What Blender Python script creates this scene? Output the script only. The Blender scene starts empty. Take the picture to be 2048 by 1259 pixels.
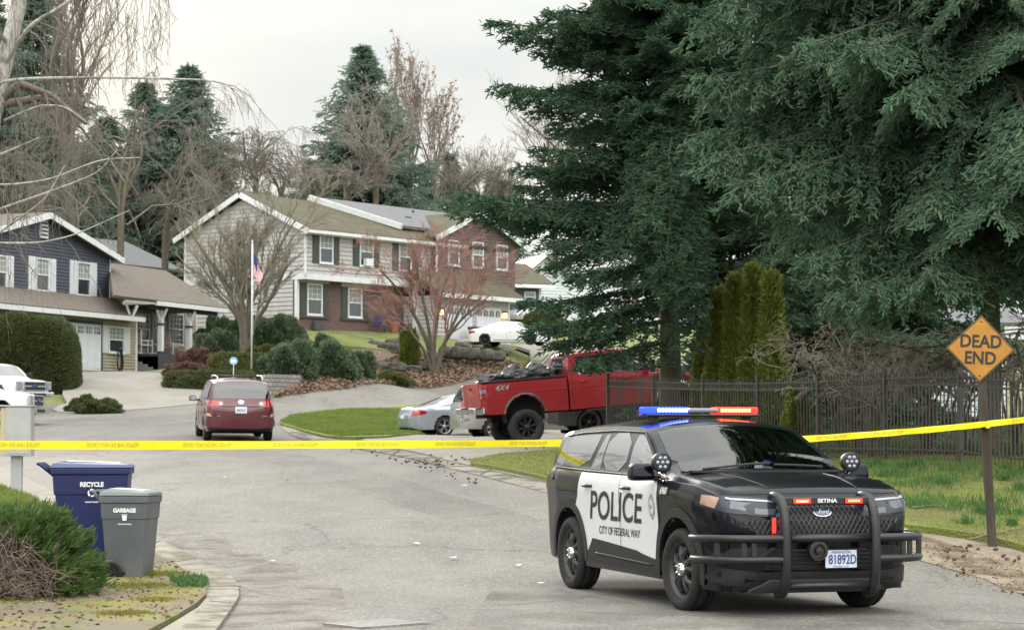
import bpy, bmesh, math, random
import numpy as np
from mathutils import Vector, Matrix
from mathutils.geometry import delaunay_2d_cdt
from mathutils.bvhtree import BVHTree
random.seed(7); rng = np.random.default_rng(7)
S = bpy.context.scene; COL = S.collection
R = math.radians
# ---------- camera ----------
F, CX, CY, HC, HOR = 4500.0, 1024.0, 629.5, 1.6, 868.0
PITCH = math.atan((HOR-CY)/F)
cam = bpy.data.cameras.new('camera'); camo = bpy.data.objects.new('camera', cam); COL.objects.link(camo)
cam.sensor_width = 36; cam.lens = 36*F/2048; cam.clip_start = .5; cam.clip_end = 2000
camo.location = (0, 0, HC); camo.rotation_euler = (R(90)+PITCH, 0, 0); S.camera = camo
cam.dof.use_dof = True; cam.dof.focus_distance = 24; cam.dof.aperture_fstop = 6.5
# ---------- world: thin overcast, brighter towards the zenith, the sun low behind the trees at the left ----------
SUN_EL, SUN_AZ = R(17), R(-16)          # azimuth measured from +Y towards +X
W = bpy.data.worlds.new('World'); S.world = W; W.use_nodes = True
nt = W.node_tree; nt.nodes.clear(); N = nt.nodes.new; L = nt.links.new
wo = N('ShaderNodeOutputWorld'); bg = N('ShaderNodeBackground'); bg.inputs[1].default_value = .1
sky = N('ShaderNodeTexSky'); sky.sky_type = 'NISHITA'; sky.sun_disc = False
sky.sun_elevation = SUN_EL; sky.sun_rotation = SUN_AZ; sky.air_density = 1; sky.dust_density = 3
tc = N('ShaderNodeTexCoord'); sx = N('ShaderNodeSeparateXYZ'); L(tc.outputs['Generated'], sx.inputs[0])
mr = N('ShaderNodeMapRange'); mr.inputs['From Min'].default_value = 0.16; mr.inputs['From Max'].default_value = .85
mr.inputs['To Min'].default_value = 7.6; mr.inputs['To Max'].default_value = 20; L(sx.outputs['Z'], mr.inputs[0])
mp = N('ShaderNodeMapping'); mp.inputs['Scale'].default_value = (2.2, 2.2, 8); L(tc.outputs['Generated'], mp.inputs[0])
no = N('ShaderNodeTexNoise'); no.inputs['Scale'].default_value = 1.6; no.inputs['Detail'].default_value = 4; L(mp.outputs[0], no.inputs[0])
cr = N('ShaderNodeValToRGB'); cr.color_ramp.elements[0].position = .35; cr.color_ramp.elements[0].color = (.84, .90, .91, 1)
cr.color_ramp.elements[1].position = .66; cr.color_ramp.elements[1].color = (1.10, 1.10, 1.04, 1); L(no.outputs[0], cr.inputs[0])
vm = N('ShaderNodeVectorMath'); vm.operation = 'SCALE'; L(cr.outputs[0], vm.inputs[0]); L(mr.outputs[0], vm.inputs['Scale'])
# glow round the veiled sun
nm = N('ShaderNodeVectorMath'); nm.operation = 'DOT_PRODUCT'; L(tc.outputs['Generated'], nm.inputs[0])
sd = Vector((math.sin(SUN_AZ)*math.cos(R(8)), math.cos(SUN_AZ)*math.cos(R(8)), math.sin(R(8)))); nm.inputs[1].default_value = sd
g = N('ShaderNodeMapRange'); g.interpolation_type = 'SMOOTHSTEP'; g.inputs['From Min'].default_value = .985; g.inputs['From Max'].default_value = 1
g.inputs['To Min'].default_value = 0; g.inputs['To Max'].default_value = 1; L(nm.outputs['Value'], g.inputs[0])
gl = N('ShaderNodeVectorMath'); gl.operation = 'SCALE'; gl.inputs[0].default_value = (2.4, 1.8, .7); L(g.outputs[0], gl.inputs['Scale'])
ad = N('ShaderNodeVectorMath'); ad.operation = 'ADD'; L(vm.outputs[0], ad.inputs[0]); L(gl.outputs[0], ad.inputs[1])
nb = N('ShaderNodeVectorMath'); nb.operation = 'DOT_PRODUCT'; L(tc.outputs['Generated'], nb.inputs[0]); nb.inputs[1].default_value = (.10, -.84, .53)   # broad sky brightening added behind the viewpoint to light the surfaces facing it
gb = N('ShaderNodeMapRange'); gb.interpolation_type = 'SMOOTHSTEP'; gb.inputs['From Min'].default_value = .05; gb.inputs['From Max'].default_value = 1; L(nb.outputs['Value'], gb.inputs[0])
gm_ = N('ShaderNodeVectorMath'); gm_.operation = 'SCALE'; gm_.inputs[0].default_value = (17, 16.4, 15.6); L(gb.outputs[0], gm_.inputs['Scale'])
ad2 = N('ShaderNodeVectorMath'); ad2.operation = 'ADD'; L(ad.outputs[0], ad2.inputs[0]); L(gm_.outputs[0], ad2.inputs[1]); ad = ad2
mx = N('ShaderNodeMix'); mx.data_type = 'RGBA'; mx.inputs[0].default_value = .99; L(sky.outputs[0], mx.inputs[6]); L(ad.outputs[0], mx.inputs[7])
L(mx.outputs[2], bg.inputs[0]); L(bg.outputs[0], wo.inputs[0])
sun = bpy.data.lights.new('sun', 'SUN'); sun.energy = 1.9; sun.angle = R(12); sun.color = (1, .93, .82)
suno = bpy.data.objects.new('sun', sun); COL.objects.link(suno)
sdir = Vector((math.sin(SUN_AZ)*math.cos(SUN_EL), math.cos(SUN_AZ)*math.cos(SUN_EL), math.sin(SUN_EL)))
suno.rotation_euler = sdir.to_track_quat('Z', 'Y').to_euler()
S.view_settings.view_transform = 'Standard'; S.view_settings.look = 'None'; S.view_settings.exposure = .2; S.view_settings.gamma = 1
S.cycles.max_bounces = 6; S.cycles.transparent_max_bounces = 8; S.cycles.use_denoising = True
S.cycles.diffuse_bounces = 3; S.cycles.caustics_reflective = False; S.cycles.caustics_refractive = False
# ---------- projection helpers ----------
cp, sp = math.cos(PITCH), math.sin(PITCH)
def ray(px, py):
    dx, dz = (px-CX)/F, (CY-py)/F
    return Vector((dx, cp-sp*dz, sp+cp*dz))
def at(px, py, Y):
    d = ray(px, py); k = Y/d.y
    return Vector((d.x*k, Y, HC+d.z*k))
# ---------- materials ----------
def M(name, c1, c2=None, scale=6, rough=.75, bump=0, bscale=60, metal=0, coat=0, c3=None, s3=1, lo=.4, hi=.6, spec=.5, emit=None, est=1, vec='Object', stretch=None, bdist=.02, trans=0, alpha=None):
    m = bpy.data.materials.new(name); m.use_nodes = True
    t = m.node_tree; n = t.nodes; b = n['Principled BSDF']
    b.inputs['Roughness'].default_value = rough; b.inputs['Metallic'].default_value = metal
    b.inputs['Coat Weight'].default_value = coat; b.inputs['Coat Roughness'].default_value = .04
    b.inputs['Specular IOR Level'].default_value = spec
    c4 = lambda c: (c[0], c[1], c[2], 1)
    b.inputs['Base Color'].default_value = c4(c1)
    tcn = n.new('ShaderNodeTexCoord'); v = tcn.outputs[vec]
    if stretch:
        mpn = n.new('ShaderNodeMapping'); mpn.inputs['Scale'].default_value = stretch; t.links.new(v, mpn.inputs[0]); v = mpn.outputs[0]
    def noisecol(sc, a, bcol, l, h, det=6):
        q = n.new('ShaderNodeTexNoise'); q.inputs['Scale'].default_value = sc; q.inputs['Detail'].default_value = det; q.inputs['Roughness'].default_value = .6
        t.links.new(v, q.inputs[0])
        r_ = n.new('ShaderNodeMapRange'); r_.inputs['From Min'].default_value = l; r_.inputs['From Max'].default_value = h; t.links.new(q.outputs[0], r_.inputs[0])
        x = n.new('ShaderNodeMix'); x.data_type = 'RGBA'; t.links.new(r_.outputs[0], x.inputs[0])
        if hasattr(a, 'links'): t.links.new(a, x.inputs[6])
        else: x.inputs[6].default_value = c4(a)
        x.inputs[7].default_value = c4(bcol); return x.outputs[2]
    if c2:
        o = noisecol(scale, c1, c2, lo, hi)
        if c3: o = noisecol(s3, o, c3, .5, .68)
        t.links.new(o, b.inputs['Base Color'])
    if bump:
        q = n.new('ShaderNodeTexNoise'); q.inputs['Scale'].default_value = bscale; q.inputs['Detail'].default_value = 5; t.links.new(v, q.inputs[0])
        bp = n.new('ShaderNodeBump'); bp.inputs['Strength'].default_value = bump; bp.inputs['Distance'].default_value = bdist
        t.links.new(q.outputs[0], bp.inputs['Height']); t.links.new(bp.outputs[0], b.inputs['Normal'])
    if emit:
        b.inputs['Emission Color'].default_value = c4(emit); b.inputs['Emission Strength'].default_value = est
    if trans: b.inputs['Transmission Weight'].default_value = trans
    return m
def lap_mat(name, c1, c2, pitch=.22, rough=.6, dark=.25, axis='Z'):      # horizontal lap siding with a real bump profile
    m = M(name, c1, c2, 3, rough); t = m.node_tree; n = t.nodes
    tcn = n.new('ShaderNodeTexCoord'); sp_ = n.new('ShaderNodeSeparateXYZ'); t.links.new(tcn.outputs['Object'], sp_.inputs[0])
    d = n.new('ShaderNodeMath'); d.operation = 'DIVIDE'; d.inputs[1].default_value = pitch; t.links.new(sp_.outputs[axis], d.inputs[0])
    f = n.new('ShaderNodeMath'); f.operation = 'FRACT'; t.links.new(d.outputs[0], f.inputs[0])
    bp = n.new('ShaderNodeBump'); bp.inputs['Strength'].default_value = .8; bp.inputs['Distance'].default_value = .055
    up_ = n.new('ShaderNodeMapRange'); up_.inputs['From Max'].default_value = .24; t.links.new(f.outputs[0], up_.inputs[0])
    dn_ = n.new('ShaderNodeMath'); dn_.operation = 'MULTIPLY'; dn_.inputs[1].default_value = .5; t.links.new(f.outputs[0], dn_.inputs[0])
    sb_ = n.new('ShaderNodeMath'); sb_.operation = 'SUBTRACT'; t.links.new(up_.outputs[0], sb_.inputs[0]); t.links.new(dn_.outputs[0], sb_.inputs[1])
    t.links.new(sb_.outputs[0], bp.inputs['Height']); t.links.new(bp.outputs[0], n['Principled BSDF'].inputs['Normal']); 
    return m
def brick_mat(name, c1, c2, mortar, bw=.22, bh=.075, ms=.008, rough=.85, bumpd=.02, xy=True):
    m = M(name, c1, rough=rough); t = m.node_tree; n = t.nodes
    tcn = n.new('ShaderNodeTexCoord'); sp_ = n.new('ShaderNodeSeparateXYZ'); t.links.new(tcn.outputs['Object'], sp_.inputs[0])
    a = n.new('ShaderNodeMath'); a.operation = 'ADD'; t.links.new(sp_.outputs['X'], a.inputs[0]); t.links.new(sp_.outputs['Y'], a.inputs[1])
    cb = n.new('ShaderNodeCombineXYZ'); t.links.new(a.outputs[0] if xy else sp_.outputs['X'], cb.inputs[0]); t.links.new(sp_.outputs['Z'] if xy else sp_.outputs['Y'], cb.inputs[1])
    br = n.new('ShaderNodeTexBrick'); br.inputs['Scale'].default_value = 1; br.inputs['Brick Width'].default_value = bw; br.inputs['Row Height'].default_value = bh
    br.inputs['Mortar Size'].default_value = ms; br.inputs['Color1'].default_value = (*c1, 1); br.inputs['Color2'].default_value = (*c2, 1); br.inputs['Mortar'].default_value = (*mortar, 1)
    t.links.new(cb.outputs[0], br.inputs[0]); t.links.new(br.outputs[0], n['Principled BSDF'].inputs['Base Color'])
    bp = n.new('ShaderNodeBump'); bp.inputs['Strength'].default_value = .8; bp.inputs['Distance'].default_value = bumpd; bp.invert = True
    t.links.new(br.outputs['Fac'], bp.inputs['Height']); t.links.new(bp.outputs[0], n['Principled BSDF'].inputs['Normal'])
    return m
def foliage_mat(name, c1, c2, c3=None, rough=.6, scale=1.2, spec=.3, trl=.38):   # colour differs from clump to clump and shoot to shoot
    m = M(name, c1, c2, scale, rough, c3=c3, s3=9, spec=spec); t = m.node_tree; n = t.nodes; b = n['Principled BSDF']
    tr = n.new('ShaderNodeBsdfTranslucent'); t.links.new(b.inputs['Base Color'].links[0].from_socket, tr.inputs[0]); mx_ = n.new('ShaderNodeMixShader'); mx_.inputs[0].default_value = trl
    t.links.new(b.outputs[0], mx_.inputs[1]); t.links.new(tr.outputs[0], mx_.inputs[2]); t.links.new(mx_.outputs[0], n['Material Output'].inputs[0]); return m
def glass_mat(name, tint=(.02, .024, .026), rough=.03):
    m = M(name, tint, rough=rough, spec=1.0); m.node_tree.nodes['Principled BSDF'].inputs['IOR'].default_value = 1.6
    return m
# ---------- mesh helpers ----------
class MB:
    def __init__(s): s.v = []; s.f = []; s.T = Matrix.Identity(4)
    def add(s, vs, fs):
        o = len(s.v); T = s.T
        s.v += [tuple(T @ Vector(p)) for p in vs]; s.f += [tuple(i+o for i in f) for f in fs]
    def box(s, c, d, rz=0, taper=None, ry=0):
        x, y, z = d[0]/2, d[1]/2, d[2]/2; t = taper or 1
        vs = [(-x, -y, -z), (x, -y, -z), (x, y, -z), (-x, y, -z), (-x*t, -y*t, z), (x*t, -y*t, z), (x*t, y*t, z), (-x*t, y*t, z)]
        if rz or ry:
            m = Matrix.Rotation(rz, 3, 'Z') @ Matrix.Rotation(ry, 3, 'Y'); vs = [m @ Vector(p) for p in vs]
        s.add([(p[0]+c[0], p[1]+c[1], p[2]+c[2]) for p in vs], [(3, 2, 1, 0), (4, 5, 6, 7), (0, 1, 5, 4), (1, 2, 6, 5), (2, 3, 7, 6), (3, 0, 4, 7)])
        return s
    def bx(s, x0, x1, y0, y1, z0, z1): return s.box(((x0+x1)/2, (y0+y1)/2, (z0+z1)/2), (abs(x1-x0), abs(y1-y0), abs(z1-z0)))
    def tube(s, pts, r, n=8, cap=True):
        pts = [Vector(p) for p in pts]; k = len(pts); rs = r if isinstance(r, (list, tuple)) else [r]*k
        vs = []; up = Vector((0, 0, 1)); pn = None
        for i, p in enumerate(pts):
            d = (pts[min(i+1, k-1)]-pts[max(i-1, 0)]).normalized()
            a = pn if pn is not None else (up if abs(d.z) < .9 else Vector((1, 0, 0)))
            u = (a - d*a.dot(d))
            if u.length < 1e-6: u = d.orthogonal()
            u.normalize(); pn = u; w = d.cross(u)
            for j in range(n):
                t = 2*math.pi*j/n; vs.append(p + (u*math.cos(t)+w*math.sin(t))*rs[i])
        fs = [(i*n+j, i*n+(j+1) % n, (i+1)*n+(j+1) % n, (i+1)*n+j) for i in range(k-1) for j in range(n)]
        if cap: fs += [tuple(range(n))[::-1], tuple((k-1)*n+j for j in range(n))]
        s.add(vs, fs); return s
    def lathe(s, prof, n=24, axis='Y', c=(0, 0, 0)):    # prof: (offset along the axis, radius)
        vs = []; k = len(prof)
        for (h, r) in prof:
            for j in range(n):
                t = 2*math.pi*j/n; a, b = r*math.cos(t), r*math.sin(t)
                p = {'Y': (a, h, b), 'Z': (a, b, h), 'X': (h, a, b)}[axis]; vs.append((p[0]+c[0], p[1]+c[1], p[2]+c[2]))
        s.add(vs, [(i*n+j, i*n+(j+1) % n, (i+1)*n+(j+1) % n, (i+1)*n+j) for i in range(k-1) for j in range(n)]); return s
    def prism(s, poly, h0, h1, plane='XZ'):               # 2-D polygon given thickness along the third axis
        m = {'XZ': lambda a, b, h: (a, h, b), 'YZ': lambda a, b, h: (h, a, b), 'XY': lambda a, b, h: (a, b, h)}[plane]
        n = len(poly); s.add([m(a, b, h0) for a, b in poly]+[m(a, b, h1) for a, b in poly],
            [tuple(range(n)), tuple(range(2*n-1, n-1, -1))]+[(i, i+n, (i+1) % n+n, (i+1) % n) for i in range(n)]); return s
    def mesh(s, name, smooth=False):
        me = bpy.data.meshes.new(name); me.from_pydata(s.v, [], s.f)
        bm = bmesh.new(); bm.from_mesh(me); bmesh.ops.recalc_face_normals(bm, faces=bm.faces); bm.to_mesh(me); bm.free()
        if smooth: me.polygons.foreach_set('use_smooth', [True]*len(me.polygons))
        return me
    def build(s, name, mat, parent=None, smooth=False, bevel=0, seg=2, autos=None):
        o = bpy.data.objects.new(name, s.mesh(name, smooth)); COL.objects.link(o)
        o.data.materials.append(mat)
        if parent is not None: o.parent = parent
        if bevel:
            b = o.modifiers.new('bevel', 'BEVEL'); b.width = bevel; b.segments = seg; b.limit_method = 'ANGLE'; b.angle_limit = R(35)
            if smooth: b.harden_normals = False
        if autos: sharp(o, autos)
        return o
def sharp(o, ang=40):
    me = o.data; me.polygons.foreach_set('use_smooth', [True]*len(me.polygons))
    me.set_sharp_from_angle(angle=R(ang))
def rawmesh(name, V, Fq, mat, parent=None, smooth=False, tri=False):     # numpy quads (n,4) or tris (n,3)
    me = bpy.data.meshes.new(name); V = np.asarray(V, dtype=np.float32); Fq = np.asarray(Fq, dtype=np.int32); k = Fq.shape[1]
    me.vertices.add(len(V)); me.vertices.foreach_set('co', V.ravel())
    me.loops.add(Fq.size); me.loops.foreach_set('vertex_index', Fq.ravel())
    me.polygons.add(len(Fq)); me.polygons.foreach_set('loop_start', np.arange(0, Fq.size, k, dtype=np.int32))
    me.update(calc_edges=True); 
    if smooth: me.polygons.foreach_set('use_smooth', [True]*len(Fq))
    me.validate(); o = bpy.data.objects.new(name, me); COL.objects.link(o); me.materials.append(mat)
    if parent is not None: o.parent = parent
    return o
def empty(name, loc=(0, 0, 0), rz=0, rot=None):
    o = bpy.data.objects.new(name, None); COL.objects.link(o); o.location = loc; o.rotation_euler = rot or (0, 0, rz); o.empty_display_size = .2
    return o
def tag(o, label=None, cat=None, group=None, kind=None):
    if label: o['label'] = label
    if cat: o['category'] = cat
    if group: o['group'] = group
    if kind: o['kind'] = kind
    return o
def copy_tree(o, parent=None, skip=()):
    c = o.copy(); COL.objects.link(c); c.parent = parent
    for ch in list(o.children):
        if ch.name.split('.')[0] not in skip: copy_tree(ch, c, skip)
    return c
def textmesh(txt, size, bold=0, shear=0, xs=1, align='CENTER'):
    cu = bpy.data.curves.new('t', 'FONT'); cu.body = txt; cu.size = size; cu.offset = bold; cu.shear = shear; cu.align_x = align; cu.align_y = 'CENTER'; cu.resolution_u = 4
    o = bpy.data.objects.new('t', cu); COL.objects.link(o); bpy.context.view_layer.update()
    me = bpy.data.meshes.new_from_object(o); vs = [(v.co.x*xs, v.co.y) for v in me.vertices]; fs = [tuple(p.vertices) for p in me.polygons]
    bpy.data.objects.remove(o); bpy.data.curves.remove(cu); bpy.data.meshes.remove(me)
    return vs, fs
def flattext(txt, size, mat, name, parent, origin, ux, uz, bold=0, shear=0, xs=1, align='CENTER', off=.003):
    vs, fs = textmesh(txt, size, bold, shear, xs, align); ux = Vector(ux); uz = Vector(uz); n = ux.cross(uz); o = Vector(origin)
    me = bpy.data.meshes.new(name); me.from_pydata([o+ux*a+uz*b+n*off for a, b in vs], [], fs)
    ob = bpy.data.objects.new(name, me); COL.objects.link(ob); me.materials.append(mat); ob.parent = parent
    return ob
# ---------- terrain ----------
CTRL = [(x, y, 0) for x in (-25, -8, 0, 8, 25) for y in (-30, 0, 12, 20)] + [(-3.1, 23.8, 0), (2, 24, 0), (4, 21, 0), (60, 0, 0), (-60, 0, 0)]
def _c(px, py, Y): p = at(px, py, Y); CTRL.append((p.x, p.y, p.z))
for a in [(0, 938, 45), (35, 992, 38), (-300, 960, 44), (420, 882, 63), (540, 880, 63.5), (400, 872, 66), (1052, 890, 56), (1050, 1005, 37), (935, 930, 47),
          (760, 930, 47), (400, 960, 42), (888, 872, 77), (700, 880, 66), (700, 828, 84), (240, 825, 82), (440, 806, 87), (0, 826, 84), (202, 745, 99),
          (273, 745, 104), (100, 747, 95), (-200, 770, 88), (560, 799, 92), (1050, 746, 115), (800, 772, 102), (900, 800, 96), (1100, 812, 92), (593, 662, 112), (800, 668, 118),
          (960, 690, 130), (1060, 697, 134), (700, 684, 111), (620, 735, 96), (800, 735, 108), (490, 708, 100), (400, 705, 112), (270, 706, 112), (865, 746, 107), (1200, 730, 122), (900, 705, 114), (981, 694, 116.5), (1040, 699, 117), (950, 700, 114),
          (1985, 1083, 30), (1830, 1062, 31.5), (2048, 1108, 29.5), (2000, 938, 36.9), (1700, 928, 41.4), (1240, 895, 51), (1600, 1015, 34), (1100, 968, 41),
          (2400, 1150, 29), (2400, 960, 36), (1500, 880, 56), (1300, 860, 62), (1900, 900, 50), (1400, 1010, 33.5), (1160, 868, 66), (2000, 1180, 25.8)]: _c(*a)
CTRL += [(-60, 150, 12), (0, 160, 10), (40, 160, 8), (90, 160, 5), (-100, 100, 6), (60, 80, 2.5), (30, 60, 2), (90, 60, 2), (-60, 60, 1.2), (-90, 30, 0), (-40, 260, 14), (60, 260, 11),
         (0, 450, 14), (200, 450, 12), (-200, 450, 15), (200, 100, 3), (-200, 100, 6), (-25, 100, 4.6), (-30, 75, 2.2), (-16, 62, 1.35), (-9, 72, 1.9)]
_P = np.array(CTRL); _xy = _P[:, :2]; _cc = 2.5
def _phi(a, b): return np.sqrt(((a[:, None, :]-b[None, :, :])**2).sum(-1)+_cc**2)
_A = _phi(_xy, _xy); _A[np.diag_indices(len(_P))] -= .0
_n = len(_P); _K = np.zeros((_n+1, _n+1)); _K[:_n, :_n] = _A; _K[:_n, _n] = 1; _K[_n, :_n] = 1; _K[np.arange(_n), np.arange(_n)] -= .6   # a little smoothing
_w = np.linalg.solve(_K, np.append(_P[:, 2], 0))
def TZ(xy):
    xy = np.atleast_2d(np.asarray(xy, float)); return _phi(xy, _xy) @ _w[:_n] + _w[_n]
def tz(x, y): return float(TZ([(x, y)])[0])
def hit(px, py, y0=14, y1=190):                    # where the ray through a pixel meets the terrain
    d = ray(px, py); ys = np.linspace(y0, y1, 1400); k = ys/d.y; P = np.stack([d.x*k, ys], 1); z = HC+d.z*k
    g = TZ(P); i = np.argmax(z <= g)
    if z[i] > g[i]: i = len(ys)-1
    return Vector((P[i, 0], P[i, 1], g[i]))
def hits(l): return [tuple(hit(*p)[:2]) for p in l]
def smoothpoly(pts, it=2):
    for _ in range(it):
        q = []
        for i in range(len(pts)):
            a, b = pts[i], pts[(i+1) % len(pts)]; q += [(a[0]*.75+b[0]*.25, a[1]*.75+b[1]*.25), (a[0]*.25+b[0]*.75, a[1]*.25+b[1]*.75)]
        pts = q
    return pts
def inpoly(P, poly):
    x, y = P[:, 0], P[:, 1]; c = np.zeros(len(P), bool); n = len(poly); j = n-1
    for i in range(n):
        xi, yi = poly[i]; xj, yj = poly[j]
        m = ((yi > y) != (yj > y)) & (x < (xj-xi)*(y-yi)/((yj-yi) or 1e-9)+xi); c ^= m; j = i
    return c
def sheet(name, poly, off, mat, kind='structure', step=1.0, skirt=.16, wob=0, bulge=0):
    """a sheet draped on the terrain inside a polygon, with a skirt so that its edge is a real step"""
    b = []
    for i in range(len(poly)):
        p, q = np.array(poly[i]), np.array(poly[(i+1) % len(poly)]); k = max(1, int(np.linalg.norm(q-p)/(step*.7)))
        b += [tuple(p+(q-p)*t/k) for t in range(k)]
    if wob: b = [(x+random.uniform(-wob, wob), y+random.uniform(-wob, wob)) for x, y in b]
    A = np.array(b); lo, hi = A.min(0), A.max(0)
    gx, gy = np.meshgrid(np.arange(lo[0]+step*.37, hi[0], step), np.arange(lo[1]+step*.41, hi[1], step)); G = np.stack([gx.ravel(), gy.ravel()], 1)
    G = G[inpoly(G, b)] if len(G) else G
    pts = [Vector(p) for p in b]+[Vector(p) for p in G]; nb = len(b)
    v, e, f, *_ = delaunay_2d_cdt(pts, [], [list(range(nb))], 1, 1e-5)
    V = np.array([[p.x, p.y] for p in v]); z = TZ(V)+off
    mb = MB(); mb.v = [(V[i, 0], V[i, 1], z[i]) for i in range(len(V))]; mb.f = [tuple(x) for x in f]
    # skirt from boundary edges
    cnt = {}
    for q in mb.f:
        for i in range(len(q)):
            a, c = q[i], q[(i+1) % len(q)]; cnt[(min(a, c), max(a, c))] = cnt.get((min(a, c), max(a, c)), 0)+1
    bd = [k for k, n in cnt.items() if n == 1]; m = {}
    for a, c in bd:
        for t in (a, c):
            if t not in m: m[t] = len(mb.v); x, y, zz = mb.v[t]; mb.v.append((x, y, zz-skirt))
        mb.f.append((a, c, m[c], m[a]))
    o = mb.build(name, mat)
    if kind: o['kind'] = kind
    return o
m_asph = M('asphalt', (.112, .104, .094), (.15, .141, .127), .9, .85, bump=.5, bscale=90, c3=(.205, .192, .17), s3=.16, bdist=.008, stretch=(1, .45, 1))
def speckle(m, sc, lo, hi, col, vec='Object'):       # aggregate grains seen at close range
    t = m.node_tree; n = t.nodes; b = n['Principled BSDF']; src = b.inputs['Base Color'].links[0].from_socket
    tcn = n.new('ShaderNodeTexCoord'); q = n.new('ShaderNodeTexNoise'); q.inputs['Scale'].default_value = sc; q.inputs['Detail'].default_value = 3; q.inputs['Roughness'].default_value = .8
    t.links.new(tcn.outputs[vec], q.inputs[0]); r_ = n.new('ShaderNodeMapRange'); r_.inputs['From Min'].default_value = lo; r_.inputs['From Max'].default_value = hi; t.links.new(q.outputs[0], r_.inputs[0])
    x = n.new('ShaderNodeMix'); x.data_type = 'RGBA'; t.links.new(r_.outputs[0], x.inputs[0]); t.links.new(src, x.inputs[6]); x.inputs[7].default_value = (*col, 1)
    t.links.new(x.outputs[2], b.inputs['Base Color']); return m
speckle(m_asph, 24, .54, .66, (.33, .312, .285)); speckle(m_asph, 30, .47, .33, (.04, .038, .036)); speckle(m_asph, 1.7, .60, .72, (.11, .085, .055))
def cracks(m, sc, wdt, col, dist=1.5):               # meandering sealed cracks
    t = m.node_tree; n = t.nodes; b = n['Principled BSDF']; src = b.inputs['Base Color'].links[0].from_socket
    tcn = n.new('ShaderNodeTexCoord'); q = n.new('ShaderNodeTexNoise'); q.inputs['Scale'].default_value = .6; q.inputs['Detail'].default_value = 5; t.links.new(tcn.outputs['Object'], q.inputs[0])
    a = n.new('ShaderNodeVectorMath'); a.operation = 'SCALE'; a.inputs['Scale'].default_value = dist; t.links.new(q.outputs['Color'], a.inputs[0])
    s = n.new('ShaderNodeVectorMath'); s.operation = 'ADD'; t.links.new(tcn.outputs['Object'], s.inputs[0]); t.links.new(a.outputs[0], s.inputs[1])
    v = n.new('ShaderNodeTexVoronoi'); v.feature = 'DISTANCE_TO_EDGE'; v.inputs['Scale'].default_value = sc; t.links.new(s.outputs[0], v.inputs[0])
    r_ = n.new('ShaderNodeMapRange'); r_.inputs['From Min'].default_value = wdt; r_.inputs['From Max'].default_value = 0; t.links.new(v.outputs['Distance'], r_.inputs[0])
    mu = n.new('ShaderNodeMath'); mu.operation = 'MULTIPLY'; mu.inputs[1].default_value = .85; t.links.new(r_.outputs[0], mu.inputs[0])
    x = n.new('ShaderNodeMix'); x.data_type = 'RGBA'; t.links.new(mu.outputs[0], x.inputs[0]); t.links.new(src, x.inputs[6]); x.inputs[7].default_value = (*col, 1)
    t.links.new(x.outputs[2], b.inputs['Base Color']); return m
cracks(m_asph, .14, .0055, (.07, .065, .06))
m_conc = M('concrete', (.185, .165, .132), (.24, .22, .18), 1.5, .85, bump=.4, bscale=50, c3=(.22, .21, .185), s3=.6, bdist=.008); speckle(m_conc, 22, .54, .8, (.36, .34, .3)); speckle(m_conc, 14, .46, .28, (.14, .13, .11))
m_conc2 = M('drive_concrete', (.215, .198, .168), (.25, .232, .20), .6, .85, bump=.3, bscale=40, c3=(.27, .255, .225), s3=.35)
m_soil = M('soil', (.10, .075, .05), (.17, .13, .09), 2, .95, bump=.8, bscale=14, bdist=.05)
m_grass = M('lawn', (.125, .18, .028), (.18, .235, .045), 1.1, .9, bump=1, bscale=28, bdist=.06, c3=(.22, .22, .08), s3=.9)
m_grass2 = M('dull_lawn', (.12, .155, .035), (.18, .20, .065), .8, .9, bump=1, bscale=20, bdist=.06, c3=(.22, .19, .10), s3=.5)
m_litter = M('leaf_litter', (.10, .062, .042), (.20, .135, .095), 6, .9, bump=1, bscale=22, bdist=.08, c3=(.33, .24, .17), s3=10)
m_moss = M('mossy_verge', (.155, .128, .09), (.18, .17, .025), .8, .95, bump=1, bscale=18, bdist=.03, c3=(.10, .12, .025), s3=2.3, lo=.49, hi=.60); speckle(m_moss, 9, .57, .68, (.16, .11, .07))
m_dirt = M('dirt', (.18, .145, .10), (.25, .21, .155), 2.5, .95, bump=.8, bscale=25, bdist=.02, c3=(.17, .125, .08), s3=4); speckle(m_dirt, 18, .56, .7, (.12, .08, .05))
# base ground, a tensor grid fine near and coarse far
gx = np.unique(np.concatenate([np.arange(-45, 46, 1.5), np.arange(-400, -44, 25), np.arange(50, 401, 25)])); gy = np.unique(np.concatenate([np.arange(10, 150, 1.5), np.arange(-60, 10, 10), np.arange(150, 900, 30)]))
GX, GY = np.meshgrid(gx, gy); PP = np.stack([GX.ravel(), GY.ravel()], 1); ZZ = TZ(PP)-.14
ii = np.arange(len(gx)*len(gy)).reshape(len(gy), len(gx)); Q = np.stack([ii[:-1, :-1].ravel(), ii[:-1, 1:].ravel(), ii[1:, 1:].ravel(), ii[1:, :-1].ravel()], 1)
o = rawmesh('ground', np.column_stack([PP, ZZ]), Q, m_grass2, smooth=True); tag(o, kind='structure')
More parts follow.
